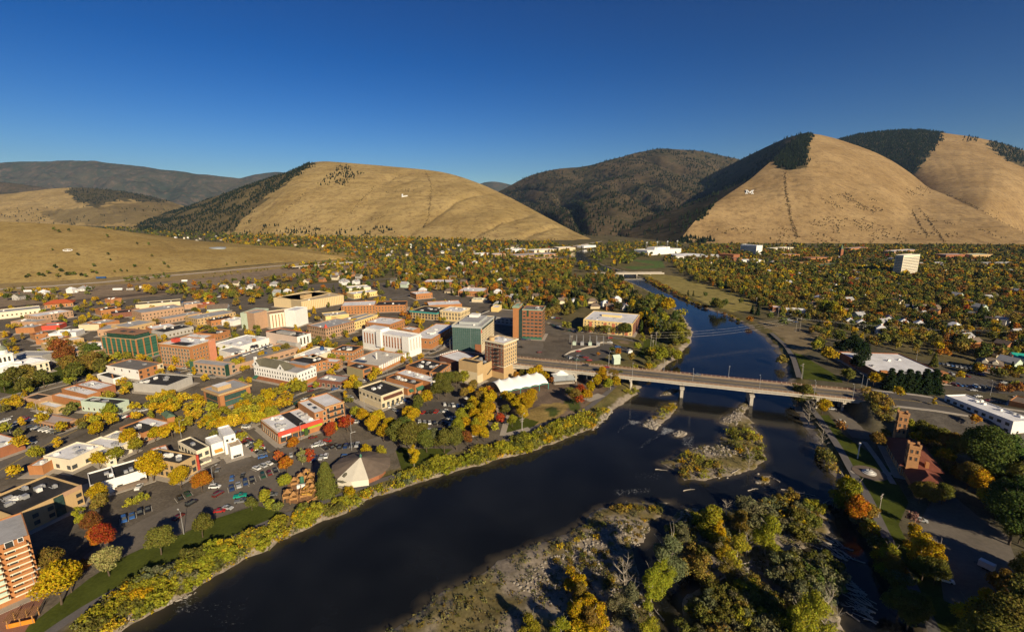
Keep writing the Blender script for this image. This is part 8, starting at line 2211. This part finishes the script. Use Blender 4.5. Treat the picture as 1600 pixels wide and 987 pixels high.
# lots beyond the theatre
car_row('o',(40,700),(170,740),5,60,'in the substation lot',.1,['black','grey','white','black','dark green']); car_row('o',(200,690),(280,710),3,20,'in the substation lot',0,['silver','black','red']); car1('o',190,632,.1,'by the white substation wall','red'); car1('o',325,745,.0,'under the bridge rail','red'); car1('o',680,580,-.3,'in the substation lot','blue','pickup'); car1('o',580,525,-.2,'at the lot entrance','white','pickup'); car1('o',585,465,-.1,'on the street by the yellow inn','red','van')
car_row('e',(1200,560),(1320,568),3,10,'on the grey plaza',0,['black','dark blue','grey'], False); car1('e',1225,660,-.4,'on the grey plaza','black'); car1('e',1180,600,-.4,'on the grey plaza','grey'); car1('e',1455,725,.3,'on the grey plaza','dark red')
car_row(5,(700,260),(780,270),8,60,'behind the brick office tower',.1); car_row(5,(700,300),(760,320),6,60,'behind the brick office tower',.1); car_row(5,(830,345),(860,350),2,10,'by the yellow inn',0, None, False)
# on the deck
for k_, (x, y, c_) in enumerate([(600,408,'black'),(640,398,'black'),(380,500,'black'),(420,485,'black'),(755,435,'black'),(745,492,'blue'),(910,440,'black'),(950,430,'black')]):
  p = at(*zp('c', x, y),5.1); car(p[0], p[1], DECK.ang + rc.choice([.02,1.57]),'on the parking deck', c_, 'saloon',5.0 - .12)
for k_ in range(17):
  x = 465 + (815 - 465) * k_ / 16; y = 520 + (398 - 520) * k_ / 16
  p = at(*zp('c', x, y),5.1); car(p[0], p[1], DECK.ang + PI / 2,'in the middle row of the parking deck',['white','white','silver','white','tan'][k_ % 5], rc.choice(['saloon','van']),5.0 - .12)
for k_ in range(6):
  x = 345 + 90 * k_ / 5; y = 575 - 40 * k_ / 5; p = at(*zp('c', x, y),5.1); car(p[0], p[1], DECK.ang + PI / 2,'at the low end of the parking deck',['black','dark red','grey','silver','black','grey'][k_], None, 5.0 - .12)
# left lots
car_row('f',(395,545),(740,610),8,70,'in the lone restaurant lot',.05,['black','silver','black','white','white','white','grey','black']); car_row('f',(60,465),(120,450),2,20,'in the far left lot',0,['white','silver'], False); car_row('f',(165,520),(250,480),3,20,'in the far left lot',0,['white','silver','silver'], False); car1('f',380,455,.2,'in the lone restaurant lot','white'); car1('f',525,365,.2,'in the lone restaurant lot','white'); car1('f',400,740,.3,'at the street bend','silver'); car1('f',310,440,.3,'beside the brick sign','red','van')
car_row('g',(260,355),(420,320),4,10,'under the golden avenue trees',.1,['white','white','silver','grey'], False); car_row('g',(90,425),(190,400),2,15,'left of the two-tone roof',0,['white','red'], False); car_row('f',(1440,450),(1580,410),4,15,'on the street by the pale green building',0,['white','silver','white','grey'], False)
# right side
car_row(7,(1050,545),(1300,590),14,-60,'in the supermarket lot',.1); car_row(7,(1130,610),(1330,640),11,-60,'in the supermarket lot',.15); car_row(7,(1150,680),(1370,695),12,-60,'in the supermarket lot',.15); car_row(7,(1250,600),(1560,670),10,-20,'along the supermarket street',.3, None, False)
car1(7,1055,645,1.2,'at the conifer edge of the supermarket lot','red','van'); car1(7,1265,712,-.2,'by the rust trees of the supermarket lot','silver'); car1(7,1455,665,-.2,'on the supermarket street','silver'); car1(7,1535,755,0,'behind the white office','white'); car1(7,1295,750,0,'behind the white office','white'); car_row(7,(1360,775),(1560,830),12,60,'behind the white office',.1)
car_row('m',(760,385),(880,430),5,60,'along the hedge by the white office',.1,['black','grey','white','black','dark green']); car_row('m',(930,465),(1010,500),3,50,'along the hedge by the white office',0,['blue','white','silver']); car1('m',1065,430,-.3,'below the white office','silver'); car1('m',1165,465,-.3,'below the white office','grey','van'); car1('m',925,335,-.3,'below the white office','white'); car1('m',1545,750,-.4,'on the street at the right edge','silver','van'); car1('m',1560,575,-.3,'beside the white office end wall','white')
car1(7,395,828,-.1,'under the bridge end','silver'); car1(7,450,905,-.3,'on the lot under the bridge','white'); car1(8,705,785,-.5,'on the big dark lot','white','van'); car1(8,608,545,-.6,'beside the mauve tree','silver'); car1(8,840,872,.2,'at the lower edge of the big dark lot','silver'); car1(8,990,300,-.4,'right of the big green trees','white')
car_row(6,(880,268),(960,290),6,60,'behind the riverside brick shop',.2, None, False)
# traffic on the bridge and the road
for k, x, y, c_, kd in [('y',315,182,'black','saloon'),('y',600,208,'red','saloon'),('z',345,138,'grey','pickup')]:
  p = at(*zp(k, x, y),9.4); car(p[0], p[1], BR_ROT + (PI if c_ != 'grey' else 0),'driving on the road bridge', c_, kd, 9.02 - .14 + .01,'cars driving')
p = at(*zp('m',300,170),8); s_, t__ = bridge_s(*p); car(p[0], p[1], BR_ROT, 'on the south bridge approach','white','saloon', float(np.interp(s_, [BR_L + 2, BR_L + 25, BR_L + 150],[9.01,8.8,.15])),'cars driving')
def kerb_cars(k, pts, w, where, seed, p=.5):
  c = dense([at(*zp(k, *q)) for q in pts],6.2); rr = random.Random(seed)
  for i in range(1, len(c) - 1):
    d = c[i + 1] - c[i - 1]; d = d / np.hypot(*d); nn = np.array([-d[1], d[0]])
    for s in (-1,1):
      q = c[i] + nn * s * w
      if rr.random() > p or not free(q[0], q[1],.5) or any(math.hypot(q[0] - x, q[1] - y) < 5 for x, y in CARSPOTS): continue
      CARSPOTS.append((q[0], q[1])); car(q[0], q[1], math.atan2(d[1], d[0]) + (0 if s < 0 else PI), where)
kerb_cars('b',[(860,690),(1000,700),(1200,730),(1592,760)],5,'at the kerb of the street before the orange corner building',1)
kerb_cars('d',[(-100,310),(200,330),(420,330)],6,'at the kerb left of the white hotel slab',2)
kerb_cars('e',[(0,720),(120,690),(260,600),(350,520)],6,'at the kerb before the glass tower',3)
kerb_cars(0,[(430,640),(480,617),(545,598),(620,575)],5,'at the kerb between victorian hotel and bank',4,.45)
kerb_cars(0,[(0,735),(60,700),(120,672),(190,650)],7,'at the kerb of the far left street',5,.4)
kerb_cars(0,[(150,492),(300,470),(420,452)],4,'on the street along the railway yard',6,.35)
unique_labels(CARL)
# trucks in the yard
for k, x, y, c_, l, lab in [(1,728,213, WHITE, 13,'white lorry trailer in the railway yard'),(1,882,200, WHITE, 9,'shorter white lorry trailer in the railway yard'),(1,805,213, GREYW, 10,'grey lorry trailer in the railway yard'),(1,1140,160, WHITE, 9,'white lorry box by the railway trees'),(1,625,140, mat('blue_tank',(.03,.08,.20)),16,'blue-and-white lorry on the highway'),(1,188,224, WHITE, 16,'white shed-like box car at the far left of the yard')]:
  p = at(*zp(k, x, y)); t = thing('lorry_trailer', lab, 'lorry',(p[0], p[1], float(max(0, height(np.array([p[0]]), np.array([p[1]]))[0])) + .1), math.radians(12),'lorries by the yard')
  b = MB(); b.box(-l / 2,-1.3,1.1, l / 2,1.3,4.0, bottom=True); b.build('box_body', c_, t)
  b = MB()
  for q in (-l * .4,-l * .32, l * .3):
    b.box(q - .5,-1.25,0, q + .5,1.25,1.0, bottom=True)
  b.build('bogie', RUBBER, t)
# ------------------------------------------------------------------ lamps, poles and wires
def lamp_parts(h, arm=2.0):
  b = MB(); b.tube((0,0,-.3),(0,0, h),.13,.08,8); pole = b.mesh('pole', METAL)
  b = MB(); b.tube((0,0, h - .05),(arm, 0, h + .25),.06,.05,6); armm = b.mesh('arm', METAL)
  b = MB(); b.box(arm - .2,-.22, h + .15, arm + .6,.22, h + .36, bottom=True); hd = b.mesh('lamp_head', mat('lamp_grey',(.5,.5,.48),.5))
  return pole, armm, hd
LP = {h: lamp_parts(h) for h in (9.0,10.0)}
LL = []
def lamp(x, y, z, rot, where, h=9.0):
  t = thing('street_lamp', None, 'street lamp',(x, y, z), rot, 'street lamps')
  for n, m in zip(('pole','arm','lamp_head'), LP[h]): obj(n, m, t)
  LL.append((t, 'tall grey street lamp', where))
for k, x, y in [('y',190,245),('y',960,330),('z',280,205),('z',1188,290),(7,310,770),(7,490,730)]:
  s_, _ = bridge_s(*at(*zp(k, x, y),9.2)); p = on_bridge(float(s_),-9.0,9.22); lamp(p[0], p[1], p[2], BR_ROT + PI / 2,'on the near side of the road bridge')
for k, x, y in [('y',635,180),('z',762,120),(7,575,690),('y',1400,235)]:
  s_, _ = bridge_s(*at(*zp(k, x, y),9.2)); p = on_bridge(float(s_),9.0,9.22); lamp(p[0], p[1], p[2], BR_ROT - PI / 2,'on the far side of the road bridge')
for k, x, y, r_, w_ in [('r',390,775,2.5,'at the lawn edge of the riverside car park'),('r',775,165,1,'beside the orange tree'),('h',1345,770,1.5,'between the red maples'),('h',1350,980,.5,'in the carousel car park'),('h',725,850,.5,'in front of the red-fronted market'),('k',80,600,1,'left of the beige bank'),('d',835,750,1,'by the hotel podium street'),('l',1275,380,1,'beside the band shell'),('l',1405,330,1,'behind the gold tree of the park'),('l',605,900,1,'on the dry mound'),
                       ('f',475,400,1,'in the lone restaurant lot'),('f',130,620,1,'on the shaded street far left'),('q',665,350,1,'behind the double black roof'),('f',375,105,1,'by the courthouse road'),('n',365,600,2,'beside the bridge road lawn'),(7,210,640,2,'on the river lawn'),(7,1370,740,1,'behind the white office'),(7,910,545,1,'right of the supermarket roof'),('e',345,690,1,'at the glass tower corner'),('c',355,285,1,'on the store street'),('o',570,780,1,'by the substation lot'),('j',315,725,1.5,'by the balcony tower')]:
  p = at(*zp(k, x, y)); lamp(p[0], p[1], max(0, float(height(np.array([p[0]]), np.array([p[1]]))[0])), r_, w_, 10.0)
unique_labels(LL)
c = at(*zp('m',58,745)); t = thing('flag_column','white post with a round cap standing in the station park','post',(c[0], c[1],0))
b = MB(); b.tube((0,0,-.2),(0,0,8),.28,.22,10); b.build('shaft', WHITE, t); b = MB(); b.cone(0,0,8,8.9,.6,.5,12); b.build('cap', WHITE, t)
UP = []
def upole(k, x, y, h, where, z=0):
  p = at(*zp(k, x, y)); t = thing('utility_pole', None, 'utility pole',(p[0], p[1], max(0, float(height(np.array([p[0]]), np.array([p[1]]))[0]))),.6,'utility poles')
  b = MB(); b.tube((0,0,-.3),(0,0, h),.2,.13,8); b.build('pole', WOODG, t)
  b = MB(); b.box(-1.6,-.08, h - .9,1.6,.08, h - .7, bottom=True); b.box(-1.2,-.08, h - 2.1,1.2,.08, h - 1.9, bottom=True)
  for q in (-1.5,-.8,.8,1.5): b.tube((q, 0, h - .7),(q, 0, h - .35),.06)
  b.build('crossarm', WOODG, t); UP.append((t, 'wooden utility pole', where)); return (p[0], p[1], h - .4)
upole(8,438,530,11,'on the station lawn beside the path')
PL = [upole('o',1085,610,15,'by the left end of the river wires'), upole('o',1150,560,14,'behind the left river wires'), upole('o',1110,670,14,'left of the riverside gravel'), upole(6,960,350,15,'right of the river by the dry ground'), upole(6,985,340,15,'right of the river by the dry ground'), upole(6,850,260,12,'behind the riverside brick shop'), upole(6,715,190,12,'at the meadow edge'), upole(7,585,275,11,'behind the white house row'), upole(7,1110,400,11,'in the leafy quarter'), upole('o',105,590,13,'beside the substation'), upole('o',565,480,12,'by the substation street'), upole('l',600,960,11,'at the bank below the dry mound'), upole('y',610,470,12,'in front of the bridge by the gold tree'), upole('y',655,520,13,'in front of the bridge by the bronze tree'), upole(7,205,635,12,'on the lawn edge by the river')]
unique_labels(UP)
def wire(a, b_, sag, lab, z0=0, z1=0):
  n = 24; m = MB(); pr = None
  for i in range(n + 1):
    t_ = i / n; q = (a[0] + (b_[0] - a[0]) * t_, a[1] + (b_[1] - a[1]) * t_, a[2] + (b_[2] - a[2]) * t_ - sag * 4 * t_ * (1 - t_))
    if pr: m.tube(pr, q, .035,.035,3)
    pr = q
  tag(m.build('power_cable', mat('pale_cable',(.55,.52,.47),.5), None), lab, 'cable','cables over the river')
for i, (dy, lab) in enumerate([(0,'pale power cable sagging over the river, lowest of three'),(1.6,'pale power cable over the river, middle of three'),(3.4,'pale power cable over the river, highest of three')]):
  a = PL[0]; e = PL[3]; wire((a[0], a[1] + i * 3, a[2] - 3 + dy),(e[0], e[1] + i * 3, e[2] - 3 + dy),4.5, lab)
for i, lab in enumerate(['near pale power cable running right from the river poles','far pale power cable running right from the river poles']):
  a = PL[3]; e = at(1640,520,9); wire((a[0], a[1] + i * 4, a[2]),(e[0], e[1] + i * 6,10),4, lab)
# substation gear
sub = thing('substation','fenced electricity substation with grey frames and green transformers','substation',(*at(*zp('o',290,530)),0),-.1)
for i in range(6):
  b = MB(); x = -16 + i * 6.4
  b.tube((x, -3,-.2),(x, -3,8),.14); b.tube((x, 3,-.2),(x, 3,8),.14); b.tube((x, -3.4,7.6),(x, 3.4,7.6),.14); b.tube((x, -3,5.4),(x, 3,5.4),.1); b.build('frame', METAL, sub)
for i, m in enumerate((PGREEN, METAL, PGREEN, METAL)):
  b = MB(); x = -12 + i * 7.5; b.box(x - 1.6,-7,-.2, x + 1.6,-4.5,3); 
  for q in (-.8,0,.8): b.tube((x + q, -5.7,3),(x + q, -5.7,4.3),.12)
  b.build('transformer', m, sub)
wl_pts = dense([at(*zp('o', *p)) for p in [(10,690),(90,640),(190,620),(250,600),(320,580),(420,575),(470,520),(600,540),(800,610)]],5)
b = MB(); strip(wl_pts, .4,[1.5] * len(wl_pts),0,0, b, 1.7); tag(b.build('boundary_wall', CONC),'low pale wall winding along the substation car park','wall')
c = at(*zp('o',825,650)); t = thing('kiosk','small white park kiosk with pitched roof','kiosk',(c[0], c[1],0),.3); b = MB(); b.box(-2,-1.6,-.1,2,1.6,2.8); b.build('wall', WHITE, t); b = MB(); b.cone(0,0,2.8,4.2,3.1,.1,4, ph=PI / 4); b.build('roof', GREYROOF, t)
c = at(*zp('o',655,780)); t = thing('park_shelter','pale green gabled shelter just behind the bridge rail','shelter',(c[0], c[1],0),.3); b = MB(); b.box(-3,-2,-.1,3,2,5.5); b.build('wall', PGREEN, t); b = MB(); b.face([(-3.4,-2.4,5.4),(3.4,-2.4,5.4),(3.4,0,8),(-3.4,0,8)]); b.face([(3.4,2.4,5.4),(-3.4,2.4,5.4),(-3.4,0,8),(3.4,0,8)]); b.build('roof', PGREEN, t)
# ------------------------------------------------------------------ hillside letters, tank, driftwood, boulders
def slope_frame(key, x, y):
  V, X, Y, nv, nu = SURF[key]; j = int(np.argmin((X - x) ** 2 + (Y - y) ** 2)); r, c_ = divmod(j, nu); r = min(max(r, 8), nv - 9); c_ = min(max(c_, 8), nu - 9)
  g = V.reshape(nv, nu, 3); p = g[r, c_]; n = np.cross(g[r, c_ + 7] - g[r, c_ - 7], g[r + 7, c_] - g[r - 7, c_]); n /= np.linalg.norm(n)
  if n[2] < 0: n = -n
  up = np.array([p[0], p[1],0.0]); up[2] = -(n @ up) / n[2]; up /= np.linalg.norm(up); rt_ = np.cross(up, n)        # set out to be read from the town
  return p, rt_, up, n
def hill_mark(name, label, key, x, y, polys, s, cat='hillside letter'):
  p, e, u, n = slope_frame(key, x, y); b = MB()
  for poly in polys:
    top = [p + e * a * s + u * h * s * 2.3 + n * 2.6 for a, h in poly]; bot = [q - n * 5 for q in top]
    b.face(top)
    for i in range(len(top)): j = (i + 1) % len(top); b.face([bot[i], bot[j], top[j], top[i]])
  tag(b.build(name, mat('whitewashed_stone',(.85,.85,.82),.9,.05,.05)), label, cat)
def bar(a, b_, w):
  d = np.array(b_, float) - np.array(a, float); L = np.hypot(*d); q = np.array([-d[1], d[0]]) / L * w / 2
  a = np.array(a, float); b_ = np.array(b_, float)
  return [tuple(a - q), tuple(b_ - q), tuple(b_ + q), tuple(a + q)]
Mp = [bar((-.42,0),(-.42,1),.14), bar((.42,0),(.42,1),.14), bar((-.42,.97),(0,.3),.14), bar((.42,.97),(0,.3),.14), bar((-.62,.06),(-.22,.06),.13), bar((.22,.06),(.62,.06),.13), bar((-.60,.94),(-.36,.94),.13), bar((.36,.94),(.60,.94),.13)]
hill_mark('hillside_letter','big whitewashed letter M on the bare right-hand mountain','mountain:west',1171,303, Mp, 31)
hill_mark('hillside_letter','small whitewashed letter L on the bare middle mountain','mountain:jumbo',632,308,[bar((-.4,0),(-.4,1),.3), bar((-.4,.12),(.75,.12),.26)],26)
ring = []
for i in range(20):
  a, e = 2 * PI * i / 20,2 * PI * (i + 1) / 20; ring.append([(math.cos(a), math.sin(a)),(math.cos(e), math.sin(e)),(.78 * math.cos(e),.78 * math.sin(e)),(.78 * math.cos(a),.78 * math.sin(a))])
def flat_mark():
  p, e, u, n = slope_frame('hill:knoll',107,390); b = MB()
  for poly in ring + [bar((0,-.8),(0,.8),.16), bar((0,0),(.6,-.6),.16), bar((0,0),(-.6,-.6),.16)]:
    top = [p + e * a * 8 + u * h * 8 + n * .35 for a, h in poly]; bot = [q - n * 2.5 for q in top]
    if np.cross(top[1] - top[0], top[2] - top[1]) @ n < 0: top = top[::-1]; bot = bot[::-1]
    b.face(top)
    for i in range(len(top)): j = (i + 1) % len(top); b.face([bot[i], bot[j], top[j], top[i]])
  tag(b.build('peace_sign', mat('whitewashed_stone',(.85,.85,.82))),'white stone ring with spokes laid out on the golden knoll','hillside symbol')
flat_mark()
p = surf_at('hill:knoll',[(340,388)])[0]; t = thing('water_tank','low round pale blue water tank on the knoll','water tank', tuple(p - np.array([0,0,2])))
b = MB(); b.cone(0,0,-2,4,20,20,32); b.build('shell', mat('tank_steel',(.28,.31,.34),.5,.08,.3), t); b = MB(); b.cone(0,0,4,5.5,20,1,32); b.build('lid', mat('tank_steel',(.28,.31,.34)), t)
# driftwood
DW = []
gd = random.Random(8)
def log(x, y, l, r, rot, where, z=None):
  z = (float(height(np.array([x]), np.array([y]))[0]) if z is None else z)
  z = max(z, WZ)
  b = MB(); n = 4; p = Vector((-l / 2,0, r))
  for i in range(n):
    q = Vector((-l / 2 + l * (i + 1) / n, gd.uniform(-.05,.05) * l, r * (1 - .15 * i) + gd.uniform(0,.25))); b.tube(p, q, r * (1 - .2 * i), r * (.8 - .2 * i) + .02,7); p = q
  for _ in range(3):
    s = gd.uniform(-.3,.45) * l; b.tube((s, 0, r),(s + gd.uniform(-.1,.2) * l, gd.choice([-1,1]) * gd.uniform(.08,.18) * l, r + gd.uniform(.1,.6)), r * .35, r * .1,5)
  o = tag(b.build('driftwood_log', mat('bleached_wood',(.40,.355,.30),.95,.2,1), None, False, (x, y, z), rot), None, 'driftwood','bleached driftwood logs')
  DW.append((o, 'bleached driftwood log', where))
for poly, n, wh in [([(205,600),(260,610),(330,660),(350,700),(280,690),(200,650)],26,'in the upper drift pile by the dark channel'),([(300,770),(340,780),(390,850),(420,920),(380,910),(320,840)],30,'in the lower drift pile by the dark channel'),([(320,870),(420,915),(415,945),(330,920)],9,'below the lower drift pile')]:
  xs = [p_[0] for p_ in poly]; ys = [p_[1] for p_ in poly]; c = 0
  while c < n:
    x, y = gd.uniform(min(xs), max(xs)), gd.uniform(min(ys), max(ys))
    if not inpoly(np.array([x]), np.array([y]), poly)[0]: continue
    q = at(*zp(8, x, y),-2.5); log(q[0], q[1], gd.uniform(3.5,8), gd.uniform(.14,.28), math.radians(gd.choice([120,135,100,150])) + gd.uniform(-.3,.3), wh); c += 1
for k, x, y, l, rot, wh in [(9,450,420,6,.2,'lying in the rapids'),(9,640,345,9,.6,'at the lower edge of the middle island'),(9,685,290,8,1.2,'leaning on the middle island'),(9,705,418,6,.3,'stranded below the middle island'),(9,790,375,6,2,'beside the tiny islet'),(9,885,430,14,-.4,'along the top of the wooded island'),(9,990,475,9,.5,'at the tip of the wooded island'),(9,210,770,9,-.7,'on the big gravel bar'),(9,240,790,7,-.3,'on the big gravel bar'),(9,610,770,9,.4,'among the wooded island bushes'),(9,700,720,9,.2,'among the wooded island bushes'),(9,490,630,7,-.6,'among the wooded island bushes'),(9,320,900,8,1.9,'standing snag by the dark inlet'),(9,295,915,8,1.3,'standing snag by the dark inlet'),(9,720,970,9,-.3,'at the bottom of the wooded island'),(9,780,985,8,-.4,'at the bottom of the wooded island'),(8,250,825,5,.9,'pale plank beside the lower drift pile'),(9,970,630,8,2.0,'at the right end of the wooded island'),(9,340,340,6,-.2,'at the left tip of the middle island')]:
  q = at(*zp(k, x, y),-2.6); log(q[0], q[1], l, .24, rot, wh)
unique_labels(DW)
# boulders of the shore, the islets and the rapids
def rocks():
  g = np.random.default_rng(33); b = MB(); Vs = []; Fs = []; base = 0
  areas = [(9,[(62,175),(100,130),(130,95),(160,120),(120,150),(80,190)],260,1.0),(9,[(265,160),(300,135),(335,160),(320,178),(285,178)],150,1.0),(9,[(388,190),(420,182),(445,195),(392,208)],50,.9),(9,[(440,245),(500,243),(600,245),(660,290),(560,290),(480,270)],130,.7),(9,[(150,410),(300,410),(300,432),(150,440)],60,.8),(9,[(230,350),(350,330),(420,400),(260,385)],60,.7),(9,[(560,370),(720,340),(790,400),(640,420)],50,.8),
             (6,[(500,900),(560,850),(640,790),(680,800),(640,850),(600,930)],160,.6),(6,[(125,738),(190,700),(255,708),(180,732)],60,.6),(9,[(-260,800),(-100,690),(100,560),(300,560),(260,650),(100,720),(-100,880)],620,.55),(9,[(-60,985),(100,700),(260,700),(280,900),(100,985)],260,.55),(9,[(370,560),(440,495),(520,510),(460,540),(400,570)],70,.6),(9,[(650,700),(780,700),(790,760),(680,760)],60,.7),(3,[(540,930),(640,870),(760,840),(900,790),(1100,670),(1100,690),(900,805),(760,860),(640,885),(560,945)],260,.55),(4,[(280,980),(430,905),(700,790),(1000,700),(1300,590),(1579,480),(1579,500),(1300,610),(1000,720),(700,810),(430,925),(300,985)],300,.55)]
  for k, poly, n, sz in areas:
    G = zisl(k, poly); bb = np.array(G)
    X = g.uniform(bb[:, 0].min(), bb[:, 0].max(), n * 9); Y = g.uniform(bb[:, 1].min(), bb[:, 1].max(), n * 9); ok = inpoly(X, Y, G); X, Y = X[ok][:n], Y[ok][:n]; Zh = height(X, Y)
    for x, y, z in zip(X, Y, Zh):
      if z < WZ - .9: continue
      s = sz * g.uniform(.3,1.0) ** 1.5 * 1.5
      m = 6; a = np.arange(m) * 2 * PI / m + g.uniform(0,6)
      lo = np.stack([np.cos(a), np.sin(a), np.full(m, -.4)],1) * g.uniform(.75,1.2,(m, 1)); hi = np.stack([np.cos(a) * .62, np.sin(a) * .62, np.full(m, .5)],1) * g.uniform(.7,1.2,(m, 1))
      v = np.concatenate([lo, hi, [[0,0,.68]]]) * s + np.array([x, y, max(z, WZ - .2)]); Vs.append(v)
      i = np.arange(m); j = (i + 1) % m
      Fs += [np.stack([i, j, j + m, i + m],1) + base, np.stack([i + m, j + m, np.full(m, 2 * m), np.full(m, 2 * m)],1) + base]; base += 2 * m + 1
  V = np.concatenate(Vs); F = np.concatenate(Fs)
  me = bpy.data.meshes.new('shore_stones'); me.from_pydata(V.tolist(),[],[tuple(dict.fromkeys(f)) for f in F.tolist()]); me.materials.append(mat('river_stone',(.30,.265,.22),.9,.3,1.5)); me.update()
  tag(obj('shore_stones', me),'boulders and cobbles along the shore, on the bars and in the rapids','stones', None, 'stuff')
rocks()
# ------------------------------------------------------------------ labels of the houses
HL = []
for t, kind, where in HOUSES:
  rel = relation(*t.location[:2]); HL.append((t, kind, rel if 'far off' not in where and 'valley' not in where and 'foot of' not in where else where))
unique_labels(HL)
